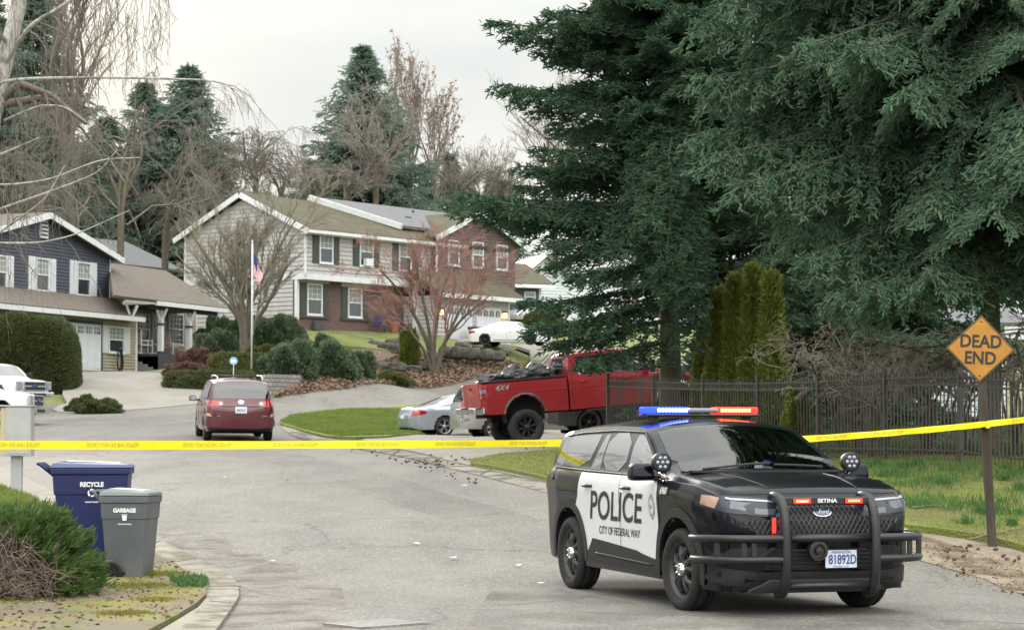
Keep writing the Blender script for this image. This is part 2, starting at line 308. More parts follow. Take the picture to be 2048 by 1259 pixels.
# road: near area, then the street bending up to the right
RP = [(-40, -15), (40, -15), (30, 24)]+hits([(2300, 1110), (1985, 1075), (1780, 1040), (1400, 990), (1080, 925), (1000, 885), (760, 850), (700, 815), (900, 775), (1150, 770), (1500, 740)])+\
     hits([(1500, 715), (1200, 722), (1052, 741), (800, 768), (560, 796), (520, 800), (300, 812), (200, 812), (60, 812), (-300, 812), (-900, 850), (-1500, 1050)])+[(-40, 20)]
RP = [(-45, -15), (45, -15), (45, 20)]+hits([(2400, 1110), (1900, 1050), (1500, 990), (1500, 860), (1500, 800), (1500, 735)])+\
     hits([(1500, 712), (1200, 722), (1052, 741), (800, 768), (560, 796), (520, 798), (300, 806), (60, 808), (-300, 808)])+[(-40, 60), (-45, 30)]
sheet('road', RP, 0, m_asph, step=1.2)
def psheet(name, px, off, mat, sm=1, **k): return sheet(name, smoothpoly(hits(px), sm), off, mat, **k)
psheet('kerb', [(-120, 896), (0, 936), (105, 985), (310, 1080), (400, 1124), (455, 1146), (485, 1185), (455, 1235), (400, 1310), (250, 1310), (330, 1262), (415, 1210), (408, 1178), (325, 1122), (75, 1015), (0, 980), (-120, 935)], .035, m_conc, step=.5)
psheet('verge', [(-500, 915), (-120, 930), (0, 975), (75, 1010), (330, 1121), (412, 1178), (412, 1206), (330, 1259), (200, 1320), (-900, 1400), (-900, 1000)], .06, m_moss, step=.5)
psheet('gutter', [(560, 858), (640, 884), (760, 906), (1000, 962), (1110, 990), (1400, 1062), (1400, 1045), (1110, 972), (1000, 947), (860, 915), (740, 890), (640, 870), (565, 852)], .02, m_conc, step=.6)
psheet('driveway', [(700, 881), (860, 914), (1000, 946), (1150, 975), (1300, 960), (1240, 905), (1300, 876), (1200, 860), (1040, 858), (900, 868), (790, 872)], .03, m_conc, step=.7)
psheet('lawn', [(556, 846), (580, 858), (680, 880), (800, 876), (860, 868), (940, 845), (1100, 830), (1200, 822), (1000, 800), (800, 818), (700, 818), (580, 832)], .09, m_grass, step=.7)
m_vl = M('verge_grass', (.14, .17, .028), (.19, .22, .045), 1.3, .9, bump=1, bscale=28, bdist=.06, c3=(.17, .14, .075), s3=.9)
psheet('verge_lawn', [(922, 930), (1000, 944), (1100, 966), (1400, 1025), (1600, 1040), (1820, 1063), (1985, 1088), (2100, 1122), (2500, 1180), (2500, 820), (1900, 840), (1500, 860), (1300, 880), (1240, 893), (1110, 905), (1000, 915)], .10, m_vl, step=.6)
psheet('dirt_edge', [(1770, 1058), (1985, 1090), (2100, 1122), (2300, 1200), (2200, 1235), (2000, 1168), (1900, 1140), (1800, 1110)], .015, m_dirt, step=.5)
psheet('house_driveway', [(150, 744), (205, 744), (284, 744), (345, 752), (420, 776), (530, 792), (440, 806), (240, 824), (140, 815), (120, 780)], .03, m_conc2, step=.8)
psheet('leaf_bank', [(545, 794), (700, 780), (1052, 742), (1040, 722), (940, 712), (820, 704), (700, 700), (640, 715), (600, 760), (560, 785)], .06, m_litter, step=.8)
psheet('front_yard', [(600, 690), (720, 700), (900, 715), (1060, 735), (1045, 705), (950, 690), (800, 668), (590, 662)], .1, m_grass2, step=.9)
psheet('upper_driveway', [(900, 688), (960, 690), (1060, 702), (1060, 740), (1200, 722), (1300, 700), (1050, 682)], .14, m_conc2, step=.9)

def stain(name, c, op, sc, lo, hi, stretch=None):     # patchy dirt film: covers only where the noise is high
    m = M(name, c, rough=.95); t = m.node_tree; n = t.nodes; b = n['Principled BSDF']; tcn = n.new('ShaderNodeTexCoord'); v = tcn.outputs['Object']
    if stretch: mpn = n.new('ShaderNodeMapping'); mpn.inputs['Scale'].default_value = stretch; t.links.new(v, mpn.inputs[0]); v = mpn.outputs[0]
    q = n.new('ShaderNodeTexNoise'); q.inputs['Scale'].default_value = sc; q.inputs['Detail'].default_value = 7; q.inputs['Roughness'].default_value = .65; t.links.new(v, q.inputs[0])
    r_ = n.new('ShaderNodeMapRange'); r_.inputs['From Min'].default_value = lo; r_.inputs['From Max'].default_value = hi; r_.inputs['To Max'].default_value = op; t.links.new(q.outputs[0], r_.inputs[0]); t.links.new(r_.outputs[0], b.inputs['Alpha']); return m
psheet('road_dirt', [(455, 1146), (560, 1120), (680, 1160), (700, 1240), (640, 1330), (380, 1340), (440, 1250), (487, 1187)], .012, stain('gutter_dirt', (.16, .12, .08), .5, 1.6, .47, .68), step=.6, skirt=.001)
psheet('road_dirt', [(310, 1078), (400, 1118), (455, 1140), (560, 1118), (420, 1070), (330, 1050)], .012, stain('gutter_dirt_thin', (.15, .12, .08), .5, 2.2, .48, .68), step=.6, skirt=.001)
psheet('road_dirt', [(1700, 1050), (1820, 1085), (2048, 1180), (2200, 1260), (2200, 1200), (2048, 1140), (1800, 1060)], .030, stain('edge_dirt', (.13, .095, .06), .8, 1.8, .44, .62), step=.6, skirt=.001)
psheet('road_dirt', [(420, 884), (620, 912), (900, 985), (1130, 1062), (1090, 1110), (860, 1030), (640, 950), (400, 905)], .012, stain('tyre_darkening', (.07, .066, .06), .16, .5, .40, .7, (1.2, .35, 1)), step=1.0, skirt=.001)
psheet('road_dirt', [(1000, 1150), (1400, 1230), (2048, 1240), (2048, 1300), (900, 1300)], .012, stain('patchy_darkening', (.06, .056, .05), .35, .7, .42, .65), step=.8, skirt=.001)  # patchy darker area on the road in front of the patrol car
m_joint = M('joint_dark', (.10, .09, .07), rough=.95)
def joint(a, b, w=.007, off=.04):
    p, q = Vector(hit(*a)), Vector(hit(*b)); return MB().tube([Vector((p.x+(q.x-p.x)*k/4, p.y+(q.y-p.y)*k/4, tz(p.x+(q.x-p.x)*k/4, p.y+(q.y-p.y)*k/4)+off)) for k in range(5)], w, 5)
jb = MB()
for a, b in (((300, 1102), (318, 1086)), ((348, 1130), (392, 1122)), ((418, 1180), (482, 1180)), ((100, 1020), (120, 990)), ((420, 1210), (462, 1214)), ((700, 905), (715, 888)), ((860, 930), (885, 916)), ((960, 952), (985, 940)), ((780, 916), (800, 902))): j_ = joint(a, b, off=.034); jb.add(j_.v, j_.f)
o = jb.build('kerb_joints', m_joint); o['kind'] = 'structure'

psheet('road_dirt', [(105, 985), (310, 1080), (400, 1124), (455, 1146), (485, 1185), (455, 1235), (400, 1310), (330, 1300), (405, 1215), (400, 1178), (325, 1128), (90, 1020)], .042, stain('kerb_moss', (.13, .115, .06), .5, 2.6, .46, .62), step=.4, skirt=.001)
psheet('road_dirt', [(560, 860), (640, 886), (760, 908), (1000, 962), (1110, 990), (1110, 972), (1000, 945), (860, 915), (740, 888), (640, 868)], .028, stain('gutter_film', (.10, .085, .06), .7, 1.8, .45, .62), step=.5, skirt=.001)
# ---------- vehicle kit ----------
def ip(tab, x, sm=.05):
    xs = [p[0] for p in tab]; ys = [p[1] for p in tab]; x = np.asarray(x, float)
    return sum(np.interp(x+d*sm, xs, ys) for d in (-1, -.6, -.2, .2, .6, 1))/6
class Hull:
    """car body: cross-sections lofted from nose to tail, wheel arches cut, windscreens left open"""
    def __init__(s, sp):
        s.sp = sp; x0, x1 = sp['x0'], sp['x1']; dx = sp.get('dx', .05)
        X = list(np.arange(x0+.10, x1-.10, dx))+[x0, x0+.008, x0+.025, x0+.05, x0+.075, x1, x1-.008, x1-.025, x1-.05, x1-.075]+[c for c in sp.get('keys', [])]
        X = np.array(sorted(set(np.round(X, 4)))); s.X = X
        zt, zs, zb, W = (ip(sp[k], X, sp.get('sm', .05)) for k in ('top', 'belt', 'bot', 'wid'))
        K1, K2, K3 = sp.get('K', (12, 8, 8)); tan = math.tan(R(sp.get('tumble', 20))); rings = []
        crown = sp.get('crown', .07); led = sp.get('ledge', .03)
        for i, x in enumerate(X):
            h = max(zt[i]-zs[i], .02); t = np.linspace(0, 1, K1+1); z = zb[i]+(zs[i]-zb[i])*t
            prof = np.interp(t, [0, .12, .35, .62, .8, .93, 1], sp.get('side', [.945, .972, .99, 1.0, .993, .975, .955])); y = W[i]*prof
            cr = min(h*.4, crown); ze = zt[i]-cr; wb = y[-1]; ins = min(.10, .03+h*.25) if h < .25 else led
            ye = wb-ins-max(ze-zs[i], 0)*tan
            if h < .25: ye = min(ye, wb-ins)
            ye = max(ye, .12)
            t2 = np.linspace(0, 1, K2+1)[1:]; b = np.sin(t2*math.pi)*.018*min(h/.5, 1)
            y2 = (wb-min(ins, led)) + (ye-(wb-min(ins, led)))*t2 + b; z2 = zs[i]+(ze-zs[i])*t2
            t3 = np.linspace(0, 1, K3+1)[1:]; y3 = ye*(1-t3); z3 = ze+cr*(1-(1-t3)**2.3)
            fl = W[i]*.62
            rings.append([(x, 0, zb[i]), (x, fl, zb[i])]+list(zip([x]*(K1+1), y, z))+list(zip([x]*K2, y2, z2))+list(zip([x]*K3, y3, z3)))
        s.rings = rings; n = len(rings[0]); s.n = n; V = []; m = n*2-2
        for r in rings: V += r + [(p[0], -p[1], p[2]) for p in r[-2:0:-1]]
        s.m = m; Fq = []; top0 = 2+K1+K2
        ws = sp.get('open', [])
        s.openf = {k: [] for k in range(len(ws))}
        def arch(c): return any(abs(c[1]) > .45 and (c[0]-ax)**2+(c[2]-az)**2 < ar*ar for ax, az, ar in sp['arches'])
        for i in range(len(X)-1):
            for j in range(m):
                f = (i*m+j, i*m+(j+1) % m, (i+1)*m+(j+1) % m, (i+1)*m+j); c = np.mean([V[k] for k in f], 0)
                if arch(c): continue
                jj = j if j < n-1 else m-1-j
                op = False
                for k, (a, b, skip) in enumerate(ws):
                    if a-1e-4 <= X[i] and X[i+1] <= b+1e-4 and jj >= top0+skip: s.openf[k].append(f); op = True
                if not op: Fq.append(f)
        # caps
        for e, bul in ((0, -sp.get('tailb', .04)), (len(X)-1, sp.get('noseb', .04))):
            base = [e*m+j for j in range(m)]; P = [Vector(V[k]) for k in base]; c = Vector((X[e], 0, sum(p.z for p in P)/m)); prev = base
            for fr in (.85, .6, .3):
                cur = []
                for p in P: q = c+(p-c)*fr; V.append((X[e]+bul*(1-fr**2), q.y, q.z)); cur.append(len(V)-1)
                Fq += [(prev[j], prev[(j+1) % m], cur[(j+1) % m], cur[j]) for j in range(m)]; prev = cur
            V.append((X[e]+bul, 0, c.z)); Fq += [(prev[j], prev[(j+1) % m], len(V)-1) for j in range(m)]
        V = [Vector(v) for v in V]
        # snap the cut edge onto the arch circle
        cnt = {}
        for f in Fq:
            for i in range(len(f)):
                a, b = f[i], f[(i+1) % len(f)]; k = (min(a, b), max(a, b)); cnt[k] = cnt.get(k, 0)+1
        bd = {v for k, q in cnt.items() if q == 1 for v in k}
        for v in bd:
            p = V[v]
            for ax, az, ar in sp['arches']:
                d = math.hypot(p.x-ax, p.z-az)
                if abs(p.y) > .45 and ar-.01 <= d < ar+.14: p.x = ax+(p.x-ax)*ar/d; p.z = az+(p.z-az)*ar/d
        s.V = V; s.F = Fq
        allf = Fq+[f for l in s.openf.values() for f in l]
        s.bvh = BVHTree.FromPolygons(V, allf, epsilon=0)
    def build(s, mat, parent, name='body'):
        mb = MB(); mb.v = [tuple(v) for v in s.V]; mb.f = s.F
        o = mb.build(name, mat, parent); bm = bmesh.new(); bm.from_mesh(o.data)
        bmesh.ops.delete(bm, geom=[v for v in bm.verts if not v.link_faces], context='VERTS'); bm.to_mesh(o.data); bm.free()
        o.modifiers.new('n', 'WEIGHTED_NORMAL') if False else None
        sharp(o, 50); return o
    def glass(s, k, mat, parent, name, off=.004):
        mb = MB(); used = sorted({v for f in s.openf[k] for v in f}); ix = {v: i for i, v in enumerate(used)}
        mb.v = [tuple(s.V[v]+Vector((.3 if k == 0 else -.3, 0, 1)).normalized()*off) for v in used]; mb.f = [tuple(ix[v] for v in f) for f in s.openf[k]]
        o = mb.build(name, mat, parent, smooth=True); return o
    def pr(s, u, z, ang):
        a = R(ang); d = Vector((math.cos(a), math.sin(a), 0)); U = Vector((-math.sin(a), math.cos(a), 0)); o = U*u+Vector((0, 0, z))
        h = s.bvh.ray_cast(o+d*6, -d)
        if h[0] is None:
            h = s.bvh.find_nearest(o+d*2)
        n = h[1]; n = -n if n.dot(d) < 0 else n
        return h[0], n
    def patch(s, name, poly, ang, mat, parent, off=.004, thick=.012, step=.06, holes=None, round_=0, smooth=True):
        """a panel of any outline laid on the body as seen from direction ang (0 front, -90 right side, 90 left, 180 rear)"""
        if round_: poly = smoothpoly(poly, round_)
        b = []
        for i in range(len(poly)):
            p, q = np.array(poly[i]), np.array(poly[(i+1) % len(poly)]); k = max(1, int(np.linalg.norm(q-p)/step)); b += [tuple(p+(q-p)*t/k) for t in range(k)]
        A = np.array(b); lo, hi = A.min(0), A.max(0); g = np.stack(np.meshgrid(np.arange(lo[0]+step*.5, hi[0], step), np.arange(lo[1]+step*.5, hi[1], step)), -1).reshape(-1, 2)
        g = g[inpoly(g, b)] if len(g) else g
        v, e, f, *_ = delaunay_2d_cdt([Vector(p) for p in b]+[Vector(p) for p in g], [], [list(range(len(b)))], 1, 1e-6)
        mb = MB(); inner = []
        for p in v:
            h, n = s.pr(p.x, p.y, ang); mb.v.append(tuple(h+n*off)); inner.append(tuple(h+n*(off-thick)))
        mb.f = [tuple(x) for x in f]; cnt = {}
        for q in mb.f:
            for i in range(len(q)):
                a, c = q[i], q[(i+1) % len(q)]; k = (min(a, c), max(a, c)); cnt[k] = cnt.get(k, 0)+1
        m = {}
        for (a, c), k in cnt.items():
            if k != 1: continue
            for t in (a, c):
                if t not in m: m[t] = len(mb.v); mb.v.append(inner[t])
            mb.f.append((a, c, m[c], m[a]))
        o = mb.build(name, mat, parent); sharp(o, 50) if smooth else None; return o
    def line(s, name, pts, ang, mat, parent, r=.006, off=.004, closed=False, n=5, step=.08):
        P = []; pts = pts+[pts[0]] if closed else pts
        for i in range(len(pts)-1):
            p, q = np.array(pts[i]), np.array(pts[i+1]); k = max(1, int(np.linalg.norm(q-p)/step))
            for t in range(k): a = p+(q-p)*t/k; h, nn = s.pr(a[0], a[1], ang); P.append(h+nn*off)
        h, nn = s.pr(pts[-1][0], pts[-1][1], ang); P.append(h+nn*off)
        return MB().tube(P, r, n).build(name, mat, parent, smooth=True)
    def text(s, name, txt, size, c, ang, mat, parent, bold=0, shear=0, xs=1, off=.009, rot=0, mirror=False):
        vs, fs = textmesh(txt, size, bold, shear, xs); V = []
        for a, b in vs:
            a, b = a*math.cos(rot)-b*math.sin(rot), a*math.sin(rot)+b*math.cos(rot)
            h, n = s.pr(c[0]+a, c[1]+b, ang); V.append(h+n*off)
        me = bpy.data.meshes.new(name); me.from_pydata(V, [], fs); o = bpy.data.objects.new(name, me); COL.objects.link(o); me.materials.append(mat); o.parent = parent
        return o
def arcpts(cx, cz, r, a0, a1, n=14): return [(cx+r*math.cos(R(a0+(a1-a0)*i/n)), cz+r*math.sin(R(a0+(a1-a0)*i/n))) for i in range(n+1)]
m_tyre = M('tyre_rubber', (.010, .010, .011), (.020, .019, .018), 8, .8, bump=.3, bscale=80)
m_blackpl = M('black_plastic', (.009, .009, .010), (.015, .015, .016), 20, .55)
m_steelblk = M('black_steel', (.009, .010, .012), (.015, .016, .018), 8, .38)
m_chrome = M('chrome', (.62, .62, .63), rough=.18, metal=1)
m_alu = M('rim_alloy', (.48, .48, .50), (.36, .35, .34), 12, .3, metal=.8)
m_darkin = M('car_interior', (.010, .010, .011), rough=.9)
m_glassd = glass_mat('dark_car_glass'); m_glassd.node_tree.nodes['Principled BSDF'].inputs['IOR'].default_value = 2.3; m_headl = M('lamp_lens', (.25, .27, .30), rough=.05, spec=1, coat=1, metal=.2)
m_lampdk = M('dark_lamp_lens', (.02, .026, .040), rough=.15, spec=.3, coat=.35)
m_red = M('red_lamp_lens', (.42, .012, .012), (.28, .008, .01), 18, .12, coat=1)
m_white = M('white_paint', (.74, .75, .76), rough=.3, coat=.6); m_plate = M('plate_white', (.62, .66, .70), (.52, .60, .68), 12, .5)
m_amber = M('amber_lens', (.7, .22, .05), rough=.15, coat=1); m_platetxt = M('plate_blue', (.03, .06, .22), rough=.5)
def tyre_prof(r, w, rr):
    h = w/2; k = r-rr
    return [(-h*.62, rr-.005), (-h*.88, rr+k*.15), (-h, rr+k*.42), (-h*.98, rr+k*.7), (-h*.86, r-.018), (-h*.7, r-.004), (-h*.45, r), (-h*.43, r-.008), (-h*.37, r-.008), (-h*.35, r), (0, r), (h*.35, r), (h*.37, r-.008), (h*.43, r-.008), (h*.45, r), (h*.7, r-.004), (h*.86, r-.018), (h*.98, rr+k*.7), (h, rr+k*.42), (h*.88, rr+k*.15), (h*.62, rr-.005)]
_wheels = {}
def wheel(parent, loc, side, r, w, rr, style, rimm, ns=5, steer=0, name='wheel'):
    """side -1: outer face towards -Y"""
    key = (r, w, rr, style, rimm.name, ns)
    root = empty(name, loc, 0); root.parent = parent; root.rotation_euler = (0, 0, steer+(0 if side < 0 else math.pi))
    if key not in _wheels:
        t = MB().lathe(tyre_prof(r, w, rr), 48).mesh('tyre', True); t.materials.append(m_tyre)
        h = w/2; rm = MB(); f = -h*.62
        rm.lathe([(h*.5, rr-.03), (f+.05, rr-.035), (f-.002, rr-.012), (f-.014, rr+.004), (f-.004, rr+.012)], 40)
        if style == 'steel':       # pressed steel wheel with five openings and a chrome cap
            rm.lathe([(f+.09, rr-.03), (f+.075, rr-.055), (f+.035, rr-.075), (f+.03, rr*.74)], 40)
            for k in range(ns):
                a = 2*math.pi*k/ns+.3; c, s_ = math.cos(a), math.sin(a)
                for o_ in (-.19, .19):
                    c2, s2 = math.cos(a+o_), math.sin(a+o_); c3, s3 = math.cos(a+o_*1.5), math.sin(a+o_*1.5)
                    rm.tube([(c2*rr*.30, f+.015, s2*rr*.30), (c2*rr*.55, f+.0, s2*rr*.55), (c3*rr*.82, f+.03, s3*rr*.82)], [.03, .027, .03], 7)
                rm.tube([(c*rr*.3, f+.035, s_*rr*.3), (c*rr*.8, f+.05, s_*rr*.8)], .035, 6)
            rm.lathe([(f+.02, rr*.42), (f-.005, rr*.38), (f-.012, rr*.3)], 28)
        else:
            for k in range(ns):
                a = 2*math.pi*k/ns+.2; offs = (0,) if style == 'single' else (-.16, .16)
                for o_ in offs:
                    c, s_ = math.cos(a+o_*.3), math.sin(a+o_*.3); c2, s2 = math.cos(a+o_), math.sin(a+o_); q = .03 if style == 'single' else .017
                    rm.tube([(c*rr*.15, f+.02, s_*rr*.15), (c2*rr*.55, f+.012, s2*rr*.55), (c2*rr*.95, f+.004, s2*rr*.95)], [q*1.3, q, q*1.15], 6)
            rm.lathe([(f+.03, rr*.26), (f+.002, rr*.22), (f-.004, rr*.1), (f-.004, .001)], 20)
        rim = rm.mesh('rim', True); rim.materials.append(rimm)
        bk = MB().lathe([(f+.12, rr-.02), (f+.13, .001)], 24).lathe([(f+.10, rr*.62), (f+.10, .001)], 24).mesh('hub_disc', True); bk.materials.append(m_darkin if style != 'steel' else m_blackpl)
        cp_ = MB().lathe([(f-.005, rr*.27), (f-.03, rr*.25), (f-.042, rr*.16), (f-.046, .001)], 24)
        if style == 'steel':
            for k in range(5): a = 2*math.pi*k/5; cp_.lathe([(f-.02, .014), (f-.046, .013), (f-.05, .001)], 8, c=(rr*.19*math.cos(a), 0, rr*.19*math.sin(a)))
        cpm = cp_.mesh('centre_cap', True); cpm.materials.append(m_chrome if style in ('steel',) else rimm)
        _wheels[key] = (t, rim, bk, cpm)
    for nm, me in zip(('tyre', 'rim', 'hub_disc', 'centre_cap'), _wheels[key]):
        o = bpy.data.objects.new(nm, me); COL.objects.link(o); o.parent = root
        if nm == 'rim': me.set_sharp_from_angle(angle=R(40))
    return root
def wells(parent, arches, W, depth=.42):
    for ax, az, ar in arches:
        for sd in (-1, 1):
            mb = MB(); n = 20; vs = []
            for y in (W-.035, W-depth):
                for i in range(n+1): t = math.pi*1.2*i/n-.3; vs.append((ax+(ar+.004)*math.cos(t), sd*y, az+(ar+.004)*math.sin(t)))
            mb.add(vs, [(i, i+1, n+1+i+1, n+1+i) for i in range(n)]); c = len(mb.v)
            mb.add([(ax, sd*(W-depth), az)]+vs[n+1:], [(0, i+1, i+2) for i in range(n)])
            mb.build('wheel_liner', m_darkin, parent, smooth=False)
def flare(hull, parent, ax, az, r0, r1, ang, mat, a0=-12, a1=192, sgn=1, off=.016, name='arch_trim'):
    s = 1 if ang == -90 else -1
    o_ = arcpts(ax*s, az, r1, a0, a1, 22); i_ = arcpts(ax*s, az, r0, a1, a0, 22)
    return hull.patch(name, o_+i_, ang, mat, parent, off=off, thick=.04, step=.07)
def mirror_x(poly): return [(-a, b) for a, b in poly][::-1]
def place(root, x, y, yaw, pitch=0, roll=0, z=None):
    """stand a vehicle on the terrain: yaw is the heading of its +X axis"""
    h = Vector((math.cos(yaw), math.sin(yaw))); z0 = tz(x, y) if z is None else z
    if pitch is None:
        a, b = tz(x+h.x*1.5, y+h.y*1.5), tz(x-h.x*1.5, y-h.y*1.5); z0 = (a+b)/2; pitch = math.atan((a-b)/3)
        l = Vector((-h.y, h.x)); a2, b2 = tz(x+l.x*.8, y+l.y*.8), tz(x-l.x*.8, y-l.y*.8); roll = math.atan((a2-b2)/1.6)
    root.location = (x, y, z0); root.rotation_euler = (Matrix.Rotation(yaw, 3, 'Z') @ Matrix.Rotation(-pitch, 3, 'Y') @ Matrix.Rotation(roll, 3, 'X')).to_euler()
    return root
# ---------- police SUV ----------
m_pblack = M('black_car_paint', (.002, .003, .007), rough=.3, coat=.5, spec=.08)
m_pwhite = M('white_car_paint', (.72, .735, .76), rough=.3, coat=.8)
m_clad = M('cladding', (.014, .014, .015), (.022, .021, .021), 15, .6); m_sideg = glass_mat('mirror_side_glass'); m_sideg.node_tree.nodes['Principled BSDF'].inputs['IOR'].default_value = 3.0
m_wind = bpy.data.materials.new('windscreen_glass'); m_wind.use_nodes = True
_t = m_wind.node_tree; _t.nodes.clear(); _o = _t.nodes.new('ShaderNodeOutputMaterial'); _a = _t.nodes.new('ShaderNodeBsdfTransparent'); _a.inputs[0].default_value = (.86, .90, .88, 1)
_g = _t.nodes.new('ShaderNodeBsdfGlossy'); _g.inputs['Roughness'].default_value = .02; _f = _t.nodes.new('ShaderNodeFresnel'); _f.inputs[0].default_value = 2.0; _m = _t.nodes.new('ShaderNodeMixShader')
_t.links.new(_f.outputs[0], _m.inputs[0]); _t.links.new(_a.outputs[0], _m.inputs[1]); _t.links.new(_g.outputs[0], _m.inputs[2]); _t.links.new(_m.outputs[0], _o.inputs[0])
m_ledr = M('red_led', (.6, .02, .01), emit=(1, .018, .008), est=3.2); m_ledr2 = M('red_led_core', (1, .3, .1), emit=(1, .22, .06), est=8)
m_ledb = M('blue_led', (.02, .04, .6), emit=(.008, .03, 1), est=3.6); m_ledb2 = M('blue_led_core', (.4, .6, 1), emit=(.25, .38, 1), est=7)
m_bar = M('lightbar_clear', (.16, .17, .20), rough=.15, coat=1)
def police():
    P = empty('police_suv'); tag(P, 'black and white police SUV with push bumper and lit red and blue roof lights', 'police car')
    sp = dict(x0=-2.56, x1=2.46, dx=.04, K=(18, 10, 12), tumble=20, crown=.085, ledge=.022, keys=[.36, 1.2], sm=.04,
        top=[(-2.56, .90), (-2.52, 1.04), (-2.49, 1.22), (-2.38, 1.50), (-2.30, 1.655), (-2.15, 1.705), (-1.9, 1.73), (-1.3, 1.76), (-.6, 1.775), (0, 1.765), (.26, 1.735), (.40, 1.68), (1.22, 1.28), (1.32, 1.262), (1.8, 1.225), (2.2, 1.165), (2.33, 1.125), (2.42, 1.04), (2.46, .95)],
        belt=[(-2.56, .86), (-2.50, .98), (-2.44, 1.14), (-2.2, 1.235), (-1.0, 1.215), (.9, 1.18), (1.3, 1.175), (1.9, 1.14), (2.25, 1.075), (2.38, 1.01), (2.46, .87)],
        bot=[(-2.56, .42), (-2.4, .34), (-2.1, .30), (-1, .27), (1, .26), (1.9, .24), (2.3, .22), (2.40, .26), (2.46, .34)],
        wid=[(-2.56, .66), (-2.54, .76), (-2.45, .86), (-2.30, .955), (-1.9, .985), (-1, .992), (.8, .992), (1.5, .995), (1.9, .985), (2.15, .955), (2.3, .925), (2.4, .86), (2.44, .79), (2.46, .70)],
        side=[.95, .965, .975, .985, 1.0, .99, .965], arches=[(1.5125, .385, .462), (-1.5125, .385, .462)], open=[(.36, 1.2, 1)], noseb=.05)
    h = Hull(sp); h.build(m_pblack, P); A, B = sp['arches'][0], sp['arches'][1]
    h.glass(0, m_wind, P, 'windshield'); wells(P, sp['arches'], .97)
    # cabin floor, dash and seats seen through the windshield
    d = MB().bx(.62, 1.2, -.74, .74, .95, 1.17).bx(.5, .7, -.74, .74, .80, 1.13); d.build('dashboard', m_darkin, P, bevel=.03)
    for y in (-.4, .4):
        st = MB().box((-.32, y, .98), (.16, .50, .70), ry=-.25, taper=.9).box((-.10, y, .68), (.5, .52, .16)).box((-.43, y, 1.42), (.10, .26, .18), ry=-.2); st.build('seat', m_darkin, P, bevel=.04)
    stw = MB(); stw.tube([(.42+.06*math.sin(t), .4+.19*math.cos(t), 1.06+.18*math.sin(t)) for t in np.linspace(0, 2*math.pi, 20)], .015, 6); stw.tube([(.42, .22, 1.06), (.42, .58, 1.06)], .02, 6); stw.build('steering_wheel', m_blackpl, P, smooth=True)
    MB().bx(-.62, -.58, -.7, .7, .9, 1.5).build('partition', m_darkin, P)
    MB().bx(.30, .36, -.12, .12, 1.50, 1.56).build('inner_mirror', m_darkin, P, bevel=.015)
    MB().box((.72, .05, 1.19), (.18, .10, .05)).build('dash_gear', m_blackpl, P, bevel=.01)
    for ang, sd in ((-90, -1), (90, 1)):
        q = (lambda p: p) if sd < 0 else mirror_x
        mul = 1 if sd < 0 else -1
        # side glass
        h.patch('side_window', q([(.98, 1.225), (.10, 1.235), (.05, 1.60), (.22, 1.60), (.36, 1.54)]), ang, m_sideg, P, off=.003, round_=1)
        h.patch('side_window', q([(0, 1.24), (-.66, 1.25), (-.66, 1.615), (-.05, 1.625)]), ang, m_sideg, P, off=.003, round_=1)
        h.patch('side_window', q([(-.70, 1.25), (-.96, 1.255), (-.80, 1.60), (-.70, 1.61)]), ang, m_sideg, P, off=.003)
        h.patch('quarter_window', q([(-1.08, 1.265), (-2.14, 1.29), (-2.08, 1.40), (-2.02, 1.58), (-1.0, 1.61), (-.92, 1.595)]), ang, m_sideg, P, off=.003, round_=1)
        h.line('window_trim', q([(1.0, 1.205), (.1, 1.215), (-1.05, 1.235), (-2.1, 1.26)])[::1], ang, m_blackpl, P, r=.010)
        h.line('window_seal', q([(.98, 1.245), (.38, 1.555), (.22, 1.625), (-.6, 1.64), (-1.5, 1.62), (-2.0, 1.59)]), ang, m_blackpl, P, r=.009)
        # doors: white panels
        fd = [(1.0, 1.19), (1.02, .96), (1.03, .75), (.97, .62), (.96, .43), (.60, .47), (.45, .50), (.024, .52), (.024, 1.205)]
        rd = [(.012, 1.205), (.012, .52), (-.35, .54), (-.78, .56), (-.90, .43), (-1.05, .44), (-1.09, .58), (-1.20, .73), (-1.33, .82), (-1.20, .98), (-1.15, 1.22)]
        fdo = h.patch('front_door', q(fd), ang, m_pwhite, P, off=.004); rdo = h.patch('rear_door', q(rd), ang, m_pwhite, P, off=.004)
        fdo['label'] = 'white front door'; rdo['label'] = 'white rear door'
        for xx, dd in ((.16, fdo), (-.93, rdo)):
            h.patch('handle_cup', q([(xx-.02, 1.05), (xx+.12, 1.05), (xx+.12, 1.12), (xx-.02, 1.12)]), ang, m_pwhite, dd, off=.001)
            p0, n0 = h.pr((xx-.02)*mul, 1.085, ang); p1, _ = h.pr((xx+.17)*mul, 1.085, ang)
            MB().tube([p0+n0*.008, p0.lerp(p1, .2)+n0*.045, p0.lerp(p1, .8)+n0*.045, p1+n0*.008], .016, 8).build('handle', m_steelblk, dd, smooth=True)
        # lower cladding
        h.patch('rocker_panel', q([(1.06, .30), (1.05, .46), (.94, .44), (.60, .475), (.45, .50), (0, .525), (-.35, .545), (-.78, .565), (-.92, .44), (-1.08, .44), (-1.08, .32)]), ang, m_clad, P, off=.012, thick=.04)
        h.line('rocker_crease', q([(.85, .385), (.2, .40), (-.7, .42)]), ang, m_blackpl, P, r=.012, off=.013)
        for ax, az, ar in (A, B): flare(h, P, ax, az, .470, .555, ang, m_clad, a0=-16, a1=196)
        # door seams
        h.line('door_seam', q([(.018, 1.21), (.018, .34)]), ang, m_blackpl, P, r=.006, off=.002)
        h.line('door_seam', q([(1.06, 1.17), (1.055, .5)]), ang, m_blackpl, P, r=.005, off=.002)
